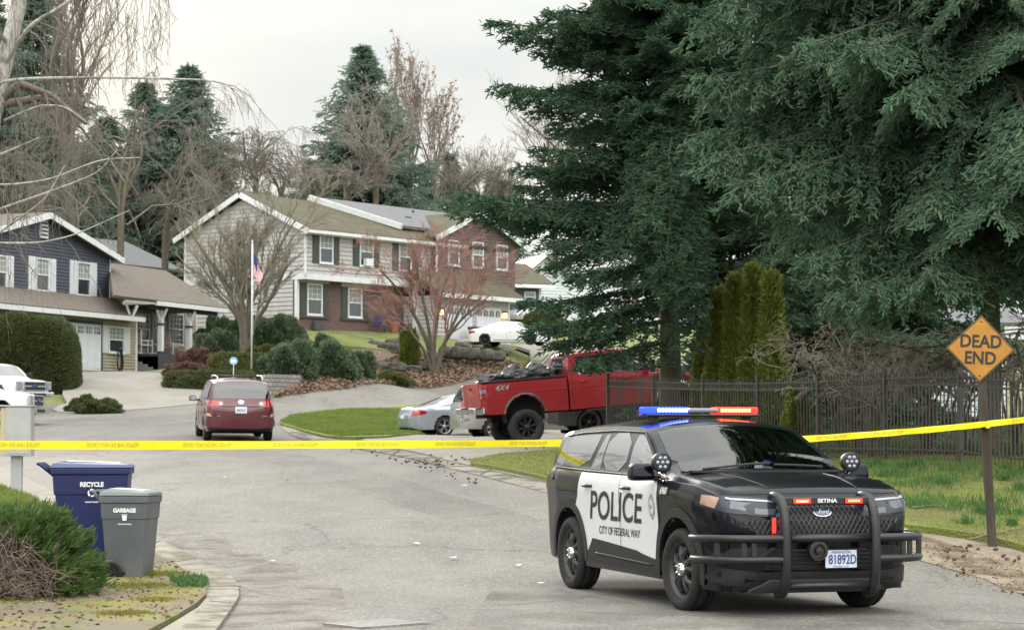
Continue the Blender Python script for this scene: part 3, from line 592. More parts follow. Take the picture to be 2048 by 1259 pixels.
        # livery
        if sd < 0 or True:
            c = -.02*mul; m_let = m_livery
            h.text('door_lettering', 'POLICE', .40, (-.13*mul, .885), ang, m_let, P, bold=.005, shear=.24, xs=1.12)
            h.text('door_lettering', 'CITY OF FEDERAL WAY', .108, (-.02*mul, .655), ang, m_let, P, bold=.001, shear=.2, xs=1.0)
            sh = [( .90+.075*math.cos(t), .93+.12*math.sin(t)) for t in np.linspace(0, 2*math.pi, 24, endpoint=False)]
            h.patch('door_seal', q(sh), ang, m_seal, P, off=.008, step=.04)
            sh = [( .90+.042*math.cos(t), .93+.072*math.sin(t)) for t in np.linspace(0, 2*math.pi, 20, endpoint=False)]
            h.patch('door_seal', q(sh), ang, m_pwhite, P, off=.0105, step=.04)
            h.text('door_seal_lettering', '★', .07, (.90*mul, .93), ang, m_seal, P, off=.014)
            h.patch('fender_badge', q([(1.065, 1.09), (1.10, 1.14), (1.33, 1.12), (1.30, 1.05), (1.065, 1.03)]), ang, m_blackpl, P, off=.006)
            h.text('unit_number', '6960', .085, (1.20*mul, 1.083), ang, m_pwhite, P, bold=.003, shear=.25, off=.011)
        # mirror
        mr_ = empty('wing_mirror', (0, 0, 0)); mr_.parent = P
        mbm = MB(); mbm.box((.93, sd*1.11, 1.255), (.17, .25, .16), taper=.86); hm = mbm.build('mirror_shell', m_pblack, mr_, bevel=.045, seg=4); sharp(hm, 60)
        MB().box((.92, sd*.98, 1.20), (.12, .16, .05)).build('mirror_arm', m_blackpl, mr_, bevel=.01)
        # spotlight at the A-pillar
        sl = empty('spotlight'); sl.parent = P
        c0 = Vector((1.10, sd*.97, 1.345))
        MB().lathe([(-.09, .001), (-.085, .05), (-.05, .088), (.02, .095), (.035, .092), (.038, .08)], 28, 'X', c0).build('lamp_housing', m_blackpl, sl, smooth=True)
        MB().lathe([(.030, .083), (.034, .06), (.036, .001)], 28, 'X', c0).build('lamp_lens', m_lampdk, sl, smooth=True)
        dd_ = MB()
        for k in range(7):
            a = k*math.pi/3; rr_ = .048 if k < 6 else 0; dd_.lathe([(.035, .019), (.042, .016), (.044, .001)], 10, 'X', (c0.x, c0.y+rr_*math.cos(a), c0.z+rr_*math.sin(a)))
        dd_.build('led_cell', m_headl, sl, smooth=True)
        MB().tube([c0+Vector((-.03, 0, -.09)), c0+Vector((-.05, -sd*.06, -.16)), c0+Vector((-.06, -sd*.13, -.18))], .022, 8).build('bracket', m_chrome, sl, smooth=True)
        # headlight
        ha = 30*sd; hq = (lambda p: p) if sd < 0 else mirror_x
        hl = h.patch('headlight', hq([(.19, 1.075), (.18, .985), (.45, .92), (.75, .885), (.92, .88), (1.0, 1.01), (.62, 1.05)]), ha, m_lampdk, P, off=.012, thick=.04, step=.05)
        h.patch('indicator', hq([(.20, 1.065), (.19, .99), (.34, .955), (.38, 1.045), (.30, 1.06)]), ha, m_amberc, hl, off=.018, thick=.006)
        h.patch('projector', hq([(.47, 1.02), (.47, .955), (.60, .93), (.64, 1.0)]), ha, m_headd, hl, off=.016, thick=.006)
        h.patch('projector', hq([(.68, .95), (.68, .91), (.84, .895), (.86, .945)]), ha, m_headd, hl, off=.016, thick=.006)
        h.patch('drl_strip', hq([(.42, 1.045), (.42, 1.03), (.96, .99), (.965, 1.005)]), ha, m_headl, hl, off=.018, thick=.006)
        # tail lamp wraps the corner
        a_ = -115 if sd < 0 else 115
        U = -math.sin(R(a_)), math.cos(R(a_)); ux = -2.42*U[0]+sd*.9*U[1]
        h.patch('tail_lamp', [(ux-.14, 1.0), (ux+.12, 1.03), (ux+.14, 1.16), (ux-.10, 1.19)], a_, m_red, P, off=.010, thick=.03)
        # bumper corner blocks and lower lip
        f1 = [(-.92, .60), (-.93, .47), (-.62, .46), (-.50, .58), (-.56, .63)]; h.patch('fog_recess', f1 if sd < 0 else mirror_x(f1), 0, m_blackpl, P, off=.006, round_=1)
        f1 = [(-.80, .56), (-.62, .50), (-.52, .60), (-.60, .53), (-.66, .53)]; h.patch('bumper_fin', [(-.84, .50), (-.60, .50), (-.44, .615), (-.48, .62), (-.62, .535), (-.84, .52)] if sd < 0 else mirror_x([(-.84, .50), (-.60, .50), (-.44, .615), (-.48, .62), (-.62, .535), (-.84, .52)]), 0, m_clad, P, off=.02, thick=.02)
        # wheels, the front pair turned slightly
    for x, st in ((1.5125, R(3)), (-1.5125, 0)):
        for sd in (-1, 1): wheel(P, (x, sd*.855, .378), sd, .378, .255, .252, 'steel', m_swheel, 5, steer=st)
    # grille: recessed panel with a woven mesh
    gp = [(-.66, .93), (-.80, .80), (-.66, .70), (-.5, .665), (.5, .665), (.66, .70), (.80, .80), (.66, .93), (.60, .985), (.33, 1.0), (-.33, 1.0), (-.60, .985)]
    gp = [(-.58, .70), (-.66, .76), (-.84, .90), (-.50, .855), (-.40, 1.02), (.40, 1.02), (.50, .855), (.84, .90), (.66, .76), (.58, .70), (.45, .66), (-.45, .66)]
    gr = h.patch('grille', gp, 0, M('grille_black', (.012, .012, .014), rough=.5), P, off=.006, thick=.03)
    gm = MB(); st = .048
    for i in range(-20, 21):
        for j in range(0, 9):
            for dx in (-1, 1):
                y0, z0 = i*st+(st/2 if j % 2 else 0), .655+j*.04; y1, z1 = y0+dx*st/2, z0+.04
                if inpoly(np.array([[y0, z0], [y1, z1]]), gp).all():
                    a, n1 = h.pr(y0, z0, 0); b, n2 = h.pr(y1, z1, 0); gm.tube([a+n1*.012, b+n2*.012], .0055, 4)
    gm.build('grille_mesh', M('mesh_black', (.035, .035, .04), rough=.35), gr)
    h.line('hood_edge', [(-.88, 1.085), (-.60, 1.08), (-.3, 1.085), (.3, 1.085), (.60, 1.08), (.88, 1.085)], 0, m_blackpl, P, r=.006, off=0)
    # oval emblem with its script
    ov = lambda a, b: [(a*math.cos(t), .915+b*math.sin(t)) for t in np.linspace(0, 2*math.pi, 28, endpoint=False)]
    em = h.patch('emblem', ov(.088, .037), 0, m_chrome, P, off=.022, step=.03); h.patch('emblem_field', ov(.080, .030), 0, M('emblem_blue', (.02, .05, .14), rough=.2, coat=1), em, off=.025, step=.03)
    h.text('emblem_script', 'Ford', .052, (0, .915), 0, m_pwhite, em, shear=.45, off=.031, bold=.0005)
    # lower intake, skid plate
    li = h.patch('lower_intake', [(-.50, .60), (-.56, .42), (.56, .42), (.50, .60)], 0, M('intake_black', (.012, .012, .013), rough=.7), P, off=.006)
    for k in range(5): h.line('intake_bar', [(-.5, .445+k*.035), (.5, .445+k*.035)], 0, m_blackpl, li, r=.006, off=.012)
    h.patch('bumper_lower', [(-.90, .44), (-.95, .34), (-.80, .25), (-.62, .21), (.62, .21), (.80, .25), (.95, .34), (.90, .44), (.62, .40), (-.62, .40)], 0, m_clad, P, off=.012, thick=.04)
    sk = h.patch('skid_plate', [(-.66, .25), (-.50, .335), (.50, .335), (.66, .25), (.56, .235), (-.56, .235)], 0, M('skid_grey', (.11, .115, .125), rough=.4, metal=.4), P, off=.03, thick=.03)
    for y in (-.30, -.1, .1, .30): h.patch('skid_slot', [(y-.055, .275), (y-.035, .30), (y+.035, .30), (y+.055, .275)], 0, m_silv, sk, off=.036, thick=.01)
    # licence plate with its number
    lp = empty('license_plate'); lp.parent = P; nx = 2.60
    MB().bx(nx-.006, nx, -.02, .285, .435, .59).build('plate_sheet', m_plate, lp, bevel=.004)
    flattext('81892D', .115, m_platetxt, 'plate_number', lp, (nx+.002, .145, .505), (0, 1, 0), (0, 0, 1), xs=.72, bold=.002)
    flattext('WASHINGTON', .034, m_platetxt, 'plate_state', lp, (nx+.002, .13, .572), (0, 1, 0), (0, 0, 1), xs=.8)
    flattext('EVERGREEN STATE', .018, m_platetxt, 'plate_motto', lp, (nx+.002, .13, .447), (0, 1, 0), (0, 0, 1))
    # push bumper
    pb = empty('push_bumper'); pb.parent = P
    for sd in (-1, 1):
        y = sd*.43
        pl = [(2.36, 1.045), (2.45, 1.07), (2.55, 1.045), (2.62, .98), (2.665, .85), (2.68, .65), (2.675, .45), (2.65, .30), (2.60, .22), (2.50, .21)]
        u = MB().tube([(a, y, b) for a, b in smoothopen(pl, 2)], .045, 12); u.add([(2.50, y-.02, 1.0)], []); u.build('upright', m_steelblk, pb, smooth=True)
        for z in (.70, .515):
            e = 1.06 if z > .6 else 1.05
            MB().tube(smoothopen3([(2.67, sd*.44, z), (2.66, sd*.70, z), (2.60, sd*.86, z), (2.46, sd*.98, z-.0), (2.22, sd*e, z-.01), (2.05, sd*e, z-.01)], 2), .036, 10).build('wing_tube', m_steelblk, pb, smooth=True)
        for yy, xx in ((.72, 2.64), (.98, 2.44), (.80, 2.61)):
            MB().box((xx, sd*yy, .607), (.02, .045, .15)).build('wing_strut', m_steelblk, pb)
    MB().tube([(2.655, -.43, .70), (2.655, .43, .70)], .036, 10).build('cross_tube', m_steelblk, pb, smooth=True)
    MB().tube([(2.63, -.43, .285), (2.63, .43, .285)], .03, 10).build('cross_tube', m_steelblk, pb, smooth=True)
    MB().bx(2.56, 2.60, -.42, .42, .985, 1.06).build('light_channel', m_steelblk, pb, bevel=.012)
    flattext('SETINA', .046, m_pwhite, 'maker_lettering', pb, (2.602, 0, 1.024), (0, 1, 0), (0, 0, 1), xs=1.25, bold=.0015)
    for y in (-.245, .255):
        mbb = MB().bx(2.598, 2.612, y-.085, y+.085, 1.0, 1.045); l_ = mbb.build('warning_lamp', m_blackpl, pb, bevel=.006)
        MB().bx(2.612, 2.616, y-.082, y+.082, 1.002, 1.044).build('lamp_red', m_ledr, l_, bevel=.004); MB().bx(2.616, 2.619, y-.055, y+.055, 1.015, 1.031).build('lamp_core', m_ledr2, l_)
    l_ = MB().box((2.56, -.50, .81), (.03, .045, .15)).build('side_warning_lamp', m_blackpl, pb, bevel=.01)
    MB().box((2.578, -.50, .81), (.012, .034, .13)).build('lamp_red', m_ledr, l_, bevel=.006)
    MB().lathe([(0, .085), (.04, .095), (.07, .09), (.075, .062), (.055, .058), (.05, .001)], 12, 'X', (2.60, -.115, .59)).build('siren_speaker', m_blackpl, pb, smooth=False, autos=30)
    MB().lathe([(.05, .035), (.08, .03), (.083, .001)], 8, 'X', (2.60, -.115, .59)).build('speaker_plug', m_steelblk, pb)
    # wipers, antenna, rails
    w_ = MB(); w_.tube([(1.26, -.62, 1.285), (1.19, -.1, 1.33), (1.16, .1, 1.335)], .011, 6); w_.tube([(1.26, .1, 1.325), (1.19, .5, 1.31), (1.13, .66, 1.30)], .011, 6); w_.build('wiper', m_blackpl, P)
    MB().box((1.28, 0, 1.262), (.10, 1.5, .02)).build('cowl', m_blackpl, P)
    MB().tube([(-1.85, -.1, 1.69), (-1.9, -.1, 1.75)], .02, 6).build('antenna', m_blackpl, P)
    # hood ribs
    for y in (-.42, .42): 
        pts = []
        for x in np.linspace(1.4, 2.3, 10):
            hh = h.bvh.ray_cast(Vector((x, y*(1.25-.25*(x-1.4)), 3)), Vector((0, 0, -1))); pts.append(hh[0]-Vector((0, 0, .004)))
        MB().tube(pts, .012, 6).build('hood_rib', m_pblack, P, smooth=True)
    # interior papers and the roof lightbar
    lb = empty('lightbar', (-.30, 0, 0)); lb.parent = P; zb = 1.83
    MB().bx(-.17, .13, -.60, .60, zb-.045, zb-.022).build('bar_base', m_blackpl, lb, bevel=.01)
    MB().bx(-.15, .11, -.16, .16, zb-.01, zb+.04).build('bar_centre', m_bar, lb, bevel=.02, seg=3)
    for sd, m1, m2 in ((-1, m_ledb, m_ledb2), (1, m_ledr, m_ledr2)):
        mb = MB(); mb.prism([(.11, sd*.165), (.11, sd*.52), (.04, sd*.62), (-.10, sd*.62), (-.15, sd*.55), (-.15, sd*.165)], zb-.02, zb+.05, 'XY'); mb.build('bar_dome', m1, lb, bevel=.018, seg=3)
        MB().bx(.112, .118, min(sd*.18, sd*.50), max(sd*.18, sd*.50), zb+.0, zb+.034).build('led_row', m2, lb)
        dv = MB()
        for k in range(1, 9): yy = sd*(.18+.32*k/9); dv.bx(.1185, .120, yy-.004, yy+.004, zb-.002, zb+.036)
        dv.build('led_dividers', m1, lb)
    for y in (-.5, .5): MB().bx(-.06, .06, y-.03, y+.03, zb-.10, zb-.03).build('bar_foot', m_blackpl, lb)
    return P, h
m_swheel = M('grey_steel_wheel', (.040, .040, .042), (.06, .058, .056), 8, .4, metal=.4); m_headd = M('lamp_projector', (.07, .08, .10), rough=.08, coat=1); m_livery = M('livery_black', (.012, .013, .016), rough=.35); m_seal = M('seal_ink', (.09, .10, .13), (.45, .46, .48), 60, .5); m_amberc = M('indicator_lens', (.42, .25, .18), rough=.1, coat=1, metal=.3); m_silv = M('silver_trim', (.5, .52, .55), rough=.3, metal=.7)
def smoothopen(pts, it=2):
    for _ in range(it):
        q = [pts[0]]
        for a, b in zip(pts, pts[1:]): q += [tuple(x*.75+y*.25 for x, y in zip(a, b)), tuple(x*.25+y*.75 for x, y in zip(a, b))]
        pts = q+[pts[-1]]
    return pts
smoothopen3 = smoothopen
suv, suvh = police()
place(suv, 1.98, 22.34, math.atan2(-.952, .305))
# ---------- the other vehicles ----------
def paint(name, c, c2=None, rough=.3, metal=.0, coat=.8): return M(name, c, c2, 3, rough, metal=metal, coat=coat)
def generic(name, label, cat, sp, mat, wins, wh, group=None, style='single', rimm=None, tail=None, head=None, extra=None, ns=5, glass=None, plate=None, rear_glass=None, front_glass=None, mirror=(.7, 1.05), seams=(), handles=(), hcol=None):
    P = empty(name); tag(P, label, cat, group); h = Hull(sp); h.build(mat, P); Wd = max(p[1] for p in sp['wid'])
    wells(P, sp['arches'], Wd-.02)
    for ang, sd in ((-90, -1), (90, 1)):
        q = (lambda p: p) if sd < 0 else mirror_x; mul = 1 if sd < 0 else -1
        for w in wins: h.patch('side_window', q(w), ang, glass or m_glassd, P, off=.004, step=.09)
        for x, z0, z1 in seams: h.line('door_seam', q([(x, z0), (x, z1)]), ang, m_blackpl, P, r=.006, off=.001)
        for x, z in handles:
            p0, n0 = h.pr(x*mul, z, ang); p1, _ = h.pr((x+.17)*mul, z, ang); MB().tube([p0+n0*.01, p0.lerp(p1, .5)+n0*.04, p1+n0*.01], .016, 6).build('door_handle', hcol or mat, P, smooth=True)
        if mirror:
            mx, mz = mirror; m_ = MB().box((mx, sd*(Wd+.12), mz), (.14, .22, .17), taper=.9).build('wing_mirror', mat, P, bevel=.04, seg=3); sharp(m_, 60)
            MB().box((mx-.075, sd*(Wd+.12), mz), (.006, .17, .12)).build('mirror_glass', m_headl, m_); MB().box((mx, sd*(Wd-.02), mz-.05), (.07, .12, .05)).build('mirror_arm', m_blackpl, m_)
        if tail:
            for a, poly in tail: h.patch('tail_lamp', poly if sd < 0 else mirror_x(poly), a if sd < 0 else -a, m_red, P, off=.01, thick=.03)
        if head:
            for a, poly in head: h.patch('headlight', poly if sd < 0 else mirror_x(poly), a if sd < 0 else -a, m_headl, P, off=.01, thick=.03)
    if rear_glass: h.patch('rear_window', rear_glass, 180, glass or m_glassd, P, off=.006, step=.08)
    if front_glass: h.patch('windshield', front_glass, 0, glass or m_glassd, P, off=.006, step=.08)
    r, w, rr = wh
    for ax, az, ar in sp['arches']:
        for sd in (-1, 1): wheel(P, (ax, sd*(Wd-w/2-.02), r), sd, r, w, rr, style, rimm or m_alu, ns)
    if extra: extra(P, h)
    return P, h
m_maroon = paint('maroon_paint', (.105, .012, .020), (.085, .010, .017))
m_smoke = glass_mat('tinted_rear_glass', (.012, .014, .02), .04)
def van_extra(P, h):
    h.patch('bumper', [(-.93, .38), (.93, .38), (.95, .62), (.80, .66), (-.80, .66), (-.95, .62)], 180, m_maroon, P, off=.035, thick=.06, round_=1)
    h.patch('bumper_lip', [(-.85, .30), (.85, .30), (.90, .38), (-.90, .38)], 180, m_blackpl, P, off=.02, thick=.03)
    h.line('tailgate_seam', [(-.66, .66), (-.76, .78), (-.78, 1.0)], 180, m_blackpl, P, r=.008, off=.002); h.line('tailgate_seam', [(.66, .66), (.76, .78), (.78, 1.0)], 180, m_blackpl, P, r=.008, off=.002)
    h.line('tailgate_groove', [(-.52, .985), (.52, .985)], 180, m_blackpl, P, r=.012, off=-.002)
    for s_ in (-1, 1):
        h.patch('reflector', [(s_*.80, .70), (s_*.93, .72), (s_*.93, .79), (s_*.84, .79)][::s_], 180, M('reflector_pale', (.55, .35, .28), rough=.2, coat=1), P, off=.03, thick=.02)
        h.patch('reverse_lamp', [(s_*(.56+.06*math.cos(t)), 1.06+.055*math.sin(t)) for t in np.linspace(0, 6.28, 12, endpoint=False)], 180, m_headl, P, off=.018, thick=.01, step=.04)
        MB().tube([(-2.1, s_*.62, 1.70), (-1.95, s_*.63, 1.80), (-1.2, s_*.64, 1.815), (.1, s_*.63, 1.80), (.35, s_*.62, 1.72)], .022, 8).build('roof_rail', m_silv, P, smooth=True)
    for x in (-1.6, -.3): MB().tube([(x, -.62, 1.815), (x, .62, 1.815)], .018, 8).build('roof_bar', m_blackpl, P, smooth=True)
    pl = h.patch('license_plate', [(-.16, .80), (.16, .80), (.16, .97), (-.16, .97)], 180, m_plate, P, off=.02); h.text('plate_number', 'AEV7517', .085, (0, .88), 180, m_platetxt, pl, off=.024, xs=.75, bold=.002)
    h.patch('emblem', [(.085*math.cos(t), 1.105+.06*math.sin(t)) for t in np.linspace(0, 6.28, 14, endpoint=False)], 180, m_silv, P, off=.016, step=.04)
    h.text('badge_lettering', 'SIENNA', .05, (.66, .72), 180, m_silv, P, off=.010); h.text('badge_lettering', 'XLE', .05, (-.62, .72), 180, m_silv, P, off=.010)
    MB().lathe([(-.12, .03), (.12, .03)], 8, 'X', (-2.36, .3, .27)).build('exhaust', m_blackpl, P)
    MB().bx(-2.0, 1.8, -.7, .7, .22, .36).build('underbody', m_darkin, P)
van, vh = generic('minivan', 'maroon minivan with roof rails driving up the street, seen from behind', 'minivan',
    dict(x0=-2.5, x1=2.58, dx=.07, tumble=15, crown=.08, keys=[1.15, 2.05], top=[(-2.5, .95), (-2.46, 1.06), (-2.32, 1.50), (-2.22, 1.68), (-1.9, 1.735), (-.6, 1.76), (.3, 1.72), (.75, 1.58), (1.75, 1.12), (2.3, .98), (2.5, .82), (2.58, .7)],
        belt=[(-2.5, .92), (-2.42, 1.04), (-2, 1.10), (1, 1.05), (1.8, .98), (2.4, .8), (2.58, .62)], bot=[(-2.5, .36), (-2.3, .28), (2.2, .24), (2.58, .32)],
        wid=[(-2.5, .78), (-2.46, .88), (-2.3, .95), (-1.9, .98), (1.6, .98), (2.2, .88), (2.5, .7), (2.58, .5)], arches=[(1.52, .34, .39), (-1.51, .34, .39)]),
    m_maroon, [[(1.2, 1.10), (.25, 1.12), (.25, 1.60), (.55, 1.56)], [(.15, 1.13), (-.85, 1.14), (-.85, 1.62), (.15, 1.61)], [(-.95, 1.15), (-2.1, 1.17), (-2.0, 1.55), (-.95, 1.62)]],
    (.335, .225, .215), tail=[(165, [(.36-.62, 0)])] if False else [(180, [(.50, 1.0), (.50, 1.13), (.72, 1.15), (.95, 1.17), (.98, .99), (.78, .98)]), (-120, [(1.60, 1.0), (1.60, 1.17), (1.78, 1.16), (1.76, 1.02)])],
    rear_glass=[(-.80, 1.20), (.80, 1.20), (.70, 1.60), (.45, 1.635), (-.45, 1.635), (-.70, 1.60)], glass=m_smoke, mirror=(1.12, 1.13), seams=[(.2, .4, 1.05), (-.9, .4, 1.1), (1.18, .45, 1.0)], handles=[(.35, .95), (-.75, .98)], extra=van_extra)
place(van, -8.05, 65.0, math.atan2(2.95, -.62), None)
# --- lifted red pickup ---
m_truckred = M('faded_red_paint', (.25, .006, .012), (.29, .010, .016), 1.2, .4, coat=.4, c3=(.24, .007, .012), s3=3); m_fadered = M('worn_tailgate_red', (.36, .035, .035), (.25, .02, .022), 3, .5, coat=.2, c3=(.46, .12, .10), s3=5)
def pickup(name, label, mat, z=.42, lift=0, wr=(.44, .32, .24), rim=None, crew=True, tailm=None, style='single', ns=8):
    P = empty(name); tag(P, label, 'pickup truck'); q = lift
    cab = dict(x0=-.80, x1=3.05, dx=.07, tumble=13, crown=.07, keys=[1.9], top=[(-.80, 1.5+q), (-.76, 1.86+q), (-.70, 1.94+q), (0, 1.98+q), (.85, 1.95+q), (1.10, 1.86+q), (1.72, 1.36+q), (1.85, 1.32+q), (2.7, 1.25+q), (2.98, 1.15+q), (3.05, .95+q)],
        belt=[(-.80, 1.28+q), (1.7, 1.26+q), (2.6, 1.16+q), (3.0, 1.05+q), (3.05, .85+q)], bot=[(-.80, .50+q), (2.9, .50+q), (3.05, .60+q)], wid=[(-.80, .97), (-.74, .985), (2.3, .99), (2.8, .95), (3.0, .86), (3.05, .75)],
        arches=[(1.98, .50+q*.9, .50)], tailb=.005, noseb=.03, side=[.97, .98, .99, 1, .995, .99, .98])
    hc = Hull(cab); hc.build(mat, P, 'cab'); wells(P, cab['arches'], .97)
    bed = dict(x0=-3.05, x1=-.85, dx=.07, tumble=5, crown=.02, top=[(-3.05, 1.34+q), (-.85, 1.34+q)], belt=[(-3.05, 1.30+q), (-.85, 1.30+q)], bot=[(-3.05, .62+q), (-2.9, .54+q), (-.85, .50+q)], wid=[(-3.05, .95), (-3.0, .98), (-.85, .985)],
        arches=[(-1.98, .50+q*.9, .50)], tailb=.005, noseb=.005, side=[.97, .98, .99, 1, .995, .99, .98])
    hb = Hull(bed); b_ = hb.build(mat, P, 'bed'); wells(P, bed['arches'], .97)
    MB().bx(-3.04, -.86, -.86, .86, 1.33+q, 1.345+q).build('bed_opening', m_darkin, b_)
    for s_ in (-1, 1): MB().bx(-3.05, -.86, s_*.86, s_*.955, 1.33+q, 1.37+q).build('bed_rail', m_blackpl if tailm else mat, b_, bevel=.01)
    MB().bx(-2.9, 2.9, -.45, .45, .46+q, .60+q).build('chassis', m_darkin, P)
    t_ = MB().bx(-3.095, -3.045, -.80, .80, .72+q, 1.35+q).build('tailgate', tailm or mat, P, bevel=.015)
    MB().bx(-3.115, -3.09, -.09, .09, 1.17+q, 1.24+q).build('tailgate_handle', m_blackpl, t_, bevel=.008); MB().bx(-3.10, -3.094, -.70, .70, .84+q, 1.10+q).build('tailgate_panel', tailm or mat, t_, bevel=.004)
    for s_ in (-1, 1):
        l_ = MB().bx(-3.08, -2.94, s_*.83, s_*.985, .93+q, 1.30+q).build('tail_lamp', m_red, P, bevel=.02); MB().bx(-3.087, -2.95, s_*.85, s_*.992, 1.08+q, 1.17+q).build('reverse_lamp', m_headl, l_, bevel=.01)
        MB().lathe([(0, 0), (0, .10), (.03, .11)], 12, 'X', (-3.2, s_*.3, .6+q)) if False else None
        ang = -90 if s_ < 0 else 90; f = (lambda p: p) if s_ < 0 else mirror_x; mul = 1 if s_ < 0 else -1
        hc.patch('side_window', f([(1.42, 1.34+q), (.52, 1.34+q), (.52, 1.83+q), (.92, 1.83+q)]), ang, m_glassd, P, step=.1); hc.patch('side_window', f([(.42, 1.34+q), (-.52, 1.34+q), (-.56, 1.80+q), (.42, 1.83+q)]), ang, m_glassd, P, step=.1)
        for x in (.47, -.72, 1.55): hc.line('door_seam', f([(x, .6+q), (x, 1.28+q)]), ang, m_blackpl, P, r=.008, off=.001)
        hc.line('body_crease', f([(2.8, 1.02+q), (-.75, 1.04+q)]), ang, mat, P, r=.014, off=0); hb.line('body_crease', f([(-.9, 1.04+q), (-2.9, 1.04+q)]), ang, mat, b_, r=.014, off=0)
        for x in (.62, -.52):
            p0, n0 = hc.pr(x*mul, 1.18+q, ang); p1, _ = hc.pr((x+.2)*mul, 1.18+q, ang); MB().tube([p0+n0*.01, p0.lerp(p1, .5)+n0*.045, p1+n0*.01], .02, 6).build('door_handle', mat, P, smooth=True)
        for hh, ax, az, ar in ((hb, *bed['arches'][0]), (hc, *cab['arches'][0])): flare(hh, P, ax, az, ar+.008, ar+(.055 if tailm else .09), ang, m_chrome if tailm else mat, a0=-5, a1=185)
        MB().bx(-.4, 1.3, s_*.86, s_*1.0, .42+q, .47+q).build('running_board', m_blackpl, P, bevel=.015)
        mi = MB().box((1.35, s_*1.20, 1.42+q), (.10, .22, .32)).build('wing_mirror', m_blackpl, P, bevel=.03); MB().bx(1.32, 1.38, s_*.95, s_*1.12, 1.36+q, 1.40+q).build('mirror_arm', m_blackpl, mi)
    if tailm: hb.text('bed_lettering', '4X4', .20, (-2.55, 1.18+q), -90, m_silv, b_, shear=.35, off=.008, bold=.004)
    rb = MB().bx(-3.30, -3.02, -.98, .98, .56+q, .74+q).build('rear_bumper', m_chrome, P, bevel=.035); MB().bx(-3.31, -3.2, -.35, .35, .725+q, .75+q).build('bumper_step', m_blackpl, rb)
    MB().bx(-3.42, -3.2, -.04, .04, .42+q, .50+q).build('tow_hitch', m_silv, P, bevel=.01)
    fb = MB().bx(2.95, 3.22, -.98, .98, .50+q, .72+q).build('front_bumper', m_chrome, P, bevel=.04); MB().bx(3.215, 3.228, -.5, .5, .545+q, .66+q).build('bumper_slot', m_blackpl, fb)
    g_ = MB().bx(3.04, 3.13, -.60, .60, .76+q, 1.18+q).build('grille', m_chrome, P, bevel=.03)
    for k in range(2): MB().bx(3.125, 3.14, -.53, .53, .80+q+k*.19, .93+q+k*.19).build('grille_slot', m_blackpl, g_)
    ovm = MB().lathe([(0, .10), (.02, .09), (.021, .001)], 20, 'X'); ovm.v = [(x+3.14, y*1.6, zz*.7+.97+q) for x, y, zz in ovm.v]; ovm.build('emblem', M('badge_blue', (.03, .07, .2), rough=.2), g_)
    for s_ in (-1, 1): MB().bx(2.98, 3.10, s_*.63, s_*.93, .80+q, 1.16+q).build('headlight', m_headl, P, bevel=.03)
    hc.patch('windshield', [(-.80, 1.40+q), (.80, 1.40+q), (.68, 1.86+q), (-.68, 1.86+q)], 0, m_glassd, P); hc.patch('rear_window', [(-.60, 1.46+q), (.60, 1.46+q), (.56, 1.80+q), (-.56, 1.80+q)], 180, m_glassd, P)
    r, w, rr = wr
    for ax in (1.98, -1.98):
        for s_ in (-1, 1): wheel(P, (ax, s_*(1.0-w/2+(.06 if lift else 0)), r), s_, r, w, rr, style, rim or m_alu, ns)
        MB().tube([(ax, -.8, r), (ax, .8, r)], .06, 8).build('axle', m_darkin, P)
    return P, hc, hb
trk, thc, thb = pickup('pickup_truck', 'lifted red crew cab pickup with black wheels parked beyond the fence', m_truckred, lift=.28, wr=(.445, .33, .25), rim=m_steelblk, tailm=m_fadered, ns=8)
MB().lathe([(0, .03), (.1, .03)], 8, 'Z', (-3.38, 0, .78)).build('tow_ball', m_chrome, trk)
_a = hit(1052, 890, 50, 60); _a = at(1052, 889, 56); _hd = Vector((math.cos(R(15)), math.sin(R(15))))
place(trk, _a.x+_hd.x*1.98-.2, _a.y+_hd.y*1.98+.9, R(15), R(5.0), 0, z=_a.z+1.98*math.tan(R(5.0))+.0)
# tarpaulin heap in the bed
tb = bmesh.new(); bmesh.ops.create_icosphere(tb, subdivisions=5, radius=1)
from mathutils import noise as mn
for v in tb.verts:
    p = v.co.copy(); n_ = mn.fractal(p*2.1, 1, 2, 5); v.co = Vector((p.x*1.0, p.y*.7, max(p.z, -.2)*(.13+.16*(p.x+1)/2))) + p*n_*.16
    if p.z > .2: v.co.z += abs(mn.noise(p*5))*.12
me = bpy.data.meshes.new('tarp'); tb.to_mesh(me); tb.free(); tarp = bpy.data.objects.new('tarp', me); COL.objects.link(tarp); me.materials.append(M('black_tarp', (.02, .02, .022), (.05, .05, .052), 5, .4)); sharp(tarp, 30)
tag(tarp, 'crumpled black tarpaulin heaped in the bed of the red pickup', 'tarpaulin'); bpy.context.view_layer.update()
tarp.matrix_world = Matrix.LocRotScale(trk.location, trk.rotation_euler, None) @ Matrix.Translation((-1.85, 0, 1.68))
pb_ = Matrix.LocRotScale(trk.location, trk.rotation_euler, None)
pn = MB(); pn.T = Matrix.Rotation(-.7, 4, 'Y'); pn.box((0, 0, 0), (.75, .35, .03)).box((0, .1, .03), (.65, .05, .03)); pnl = pn.build('cargo_board', m_conc, bevel=.005); pnl.matrix_world = pb_ @ Matrix.Translation((-1.25, -.2, 1.98)); tag(pnl, 'grey board leaning on the tarpaulin in the red pickup bed', 'board')
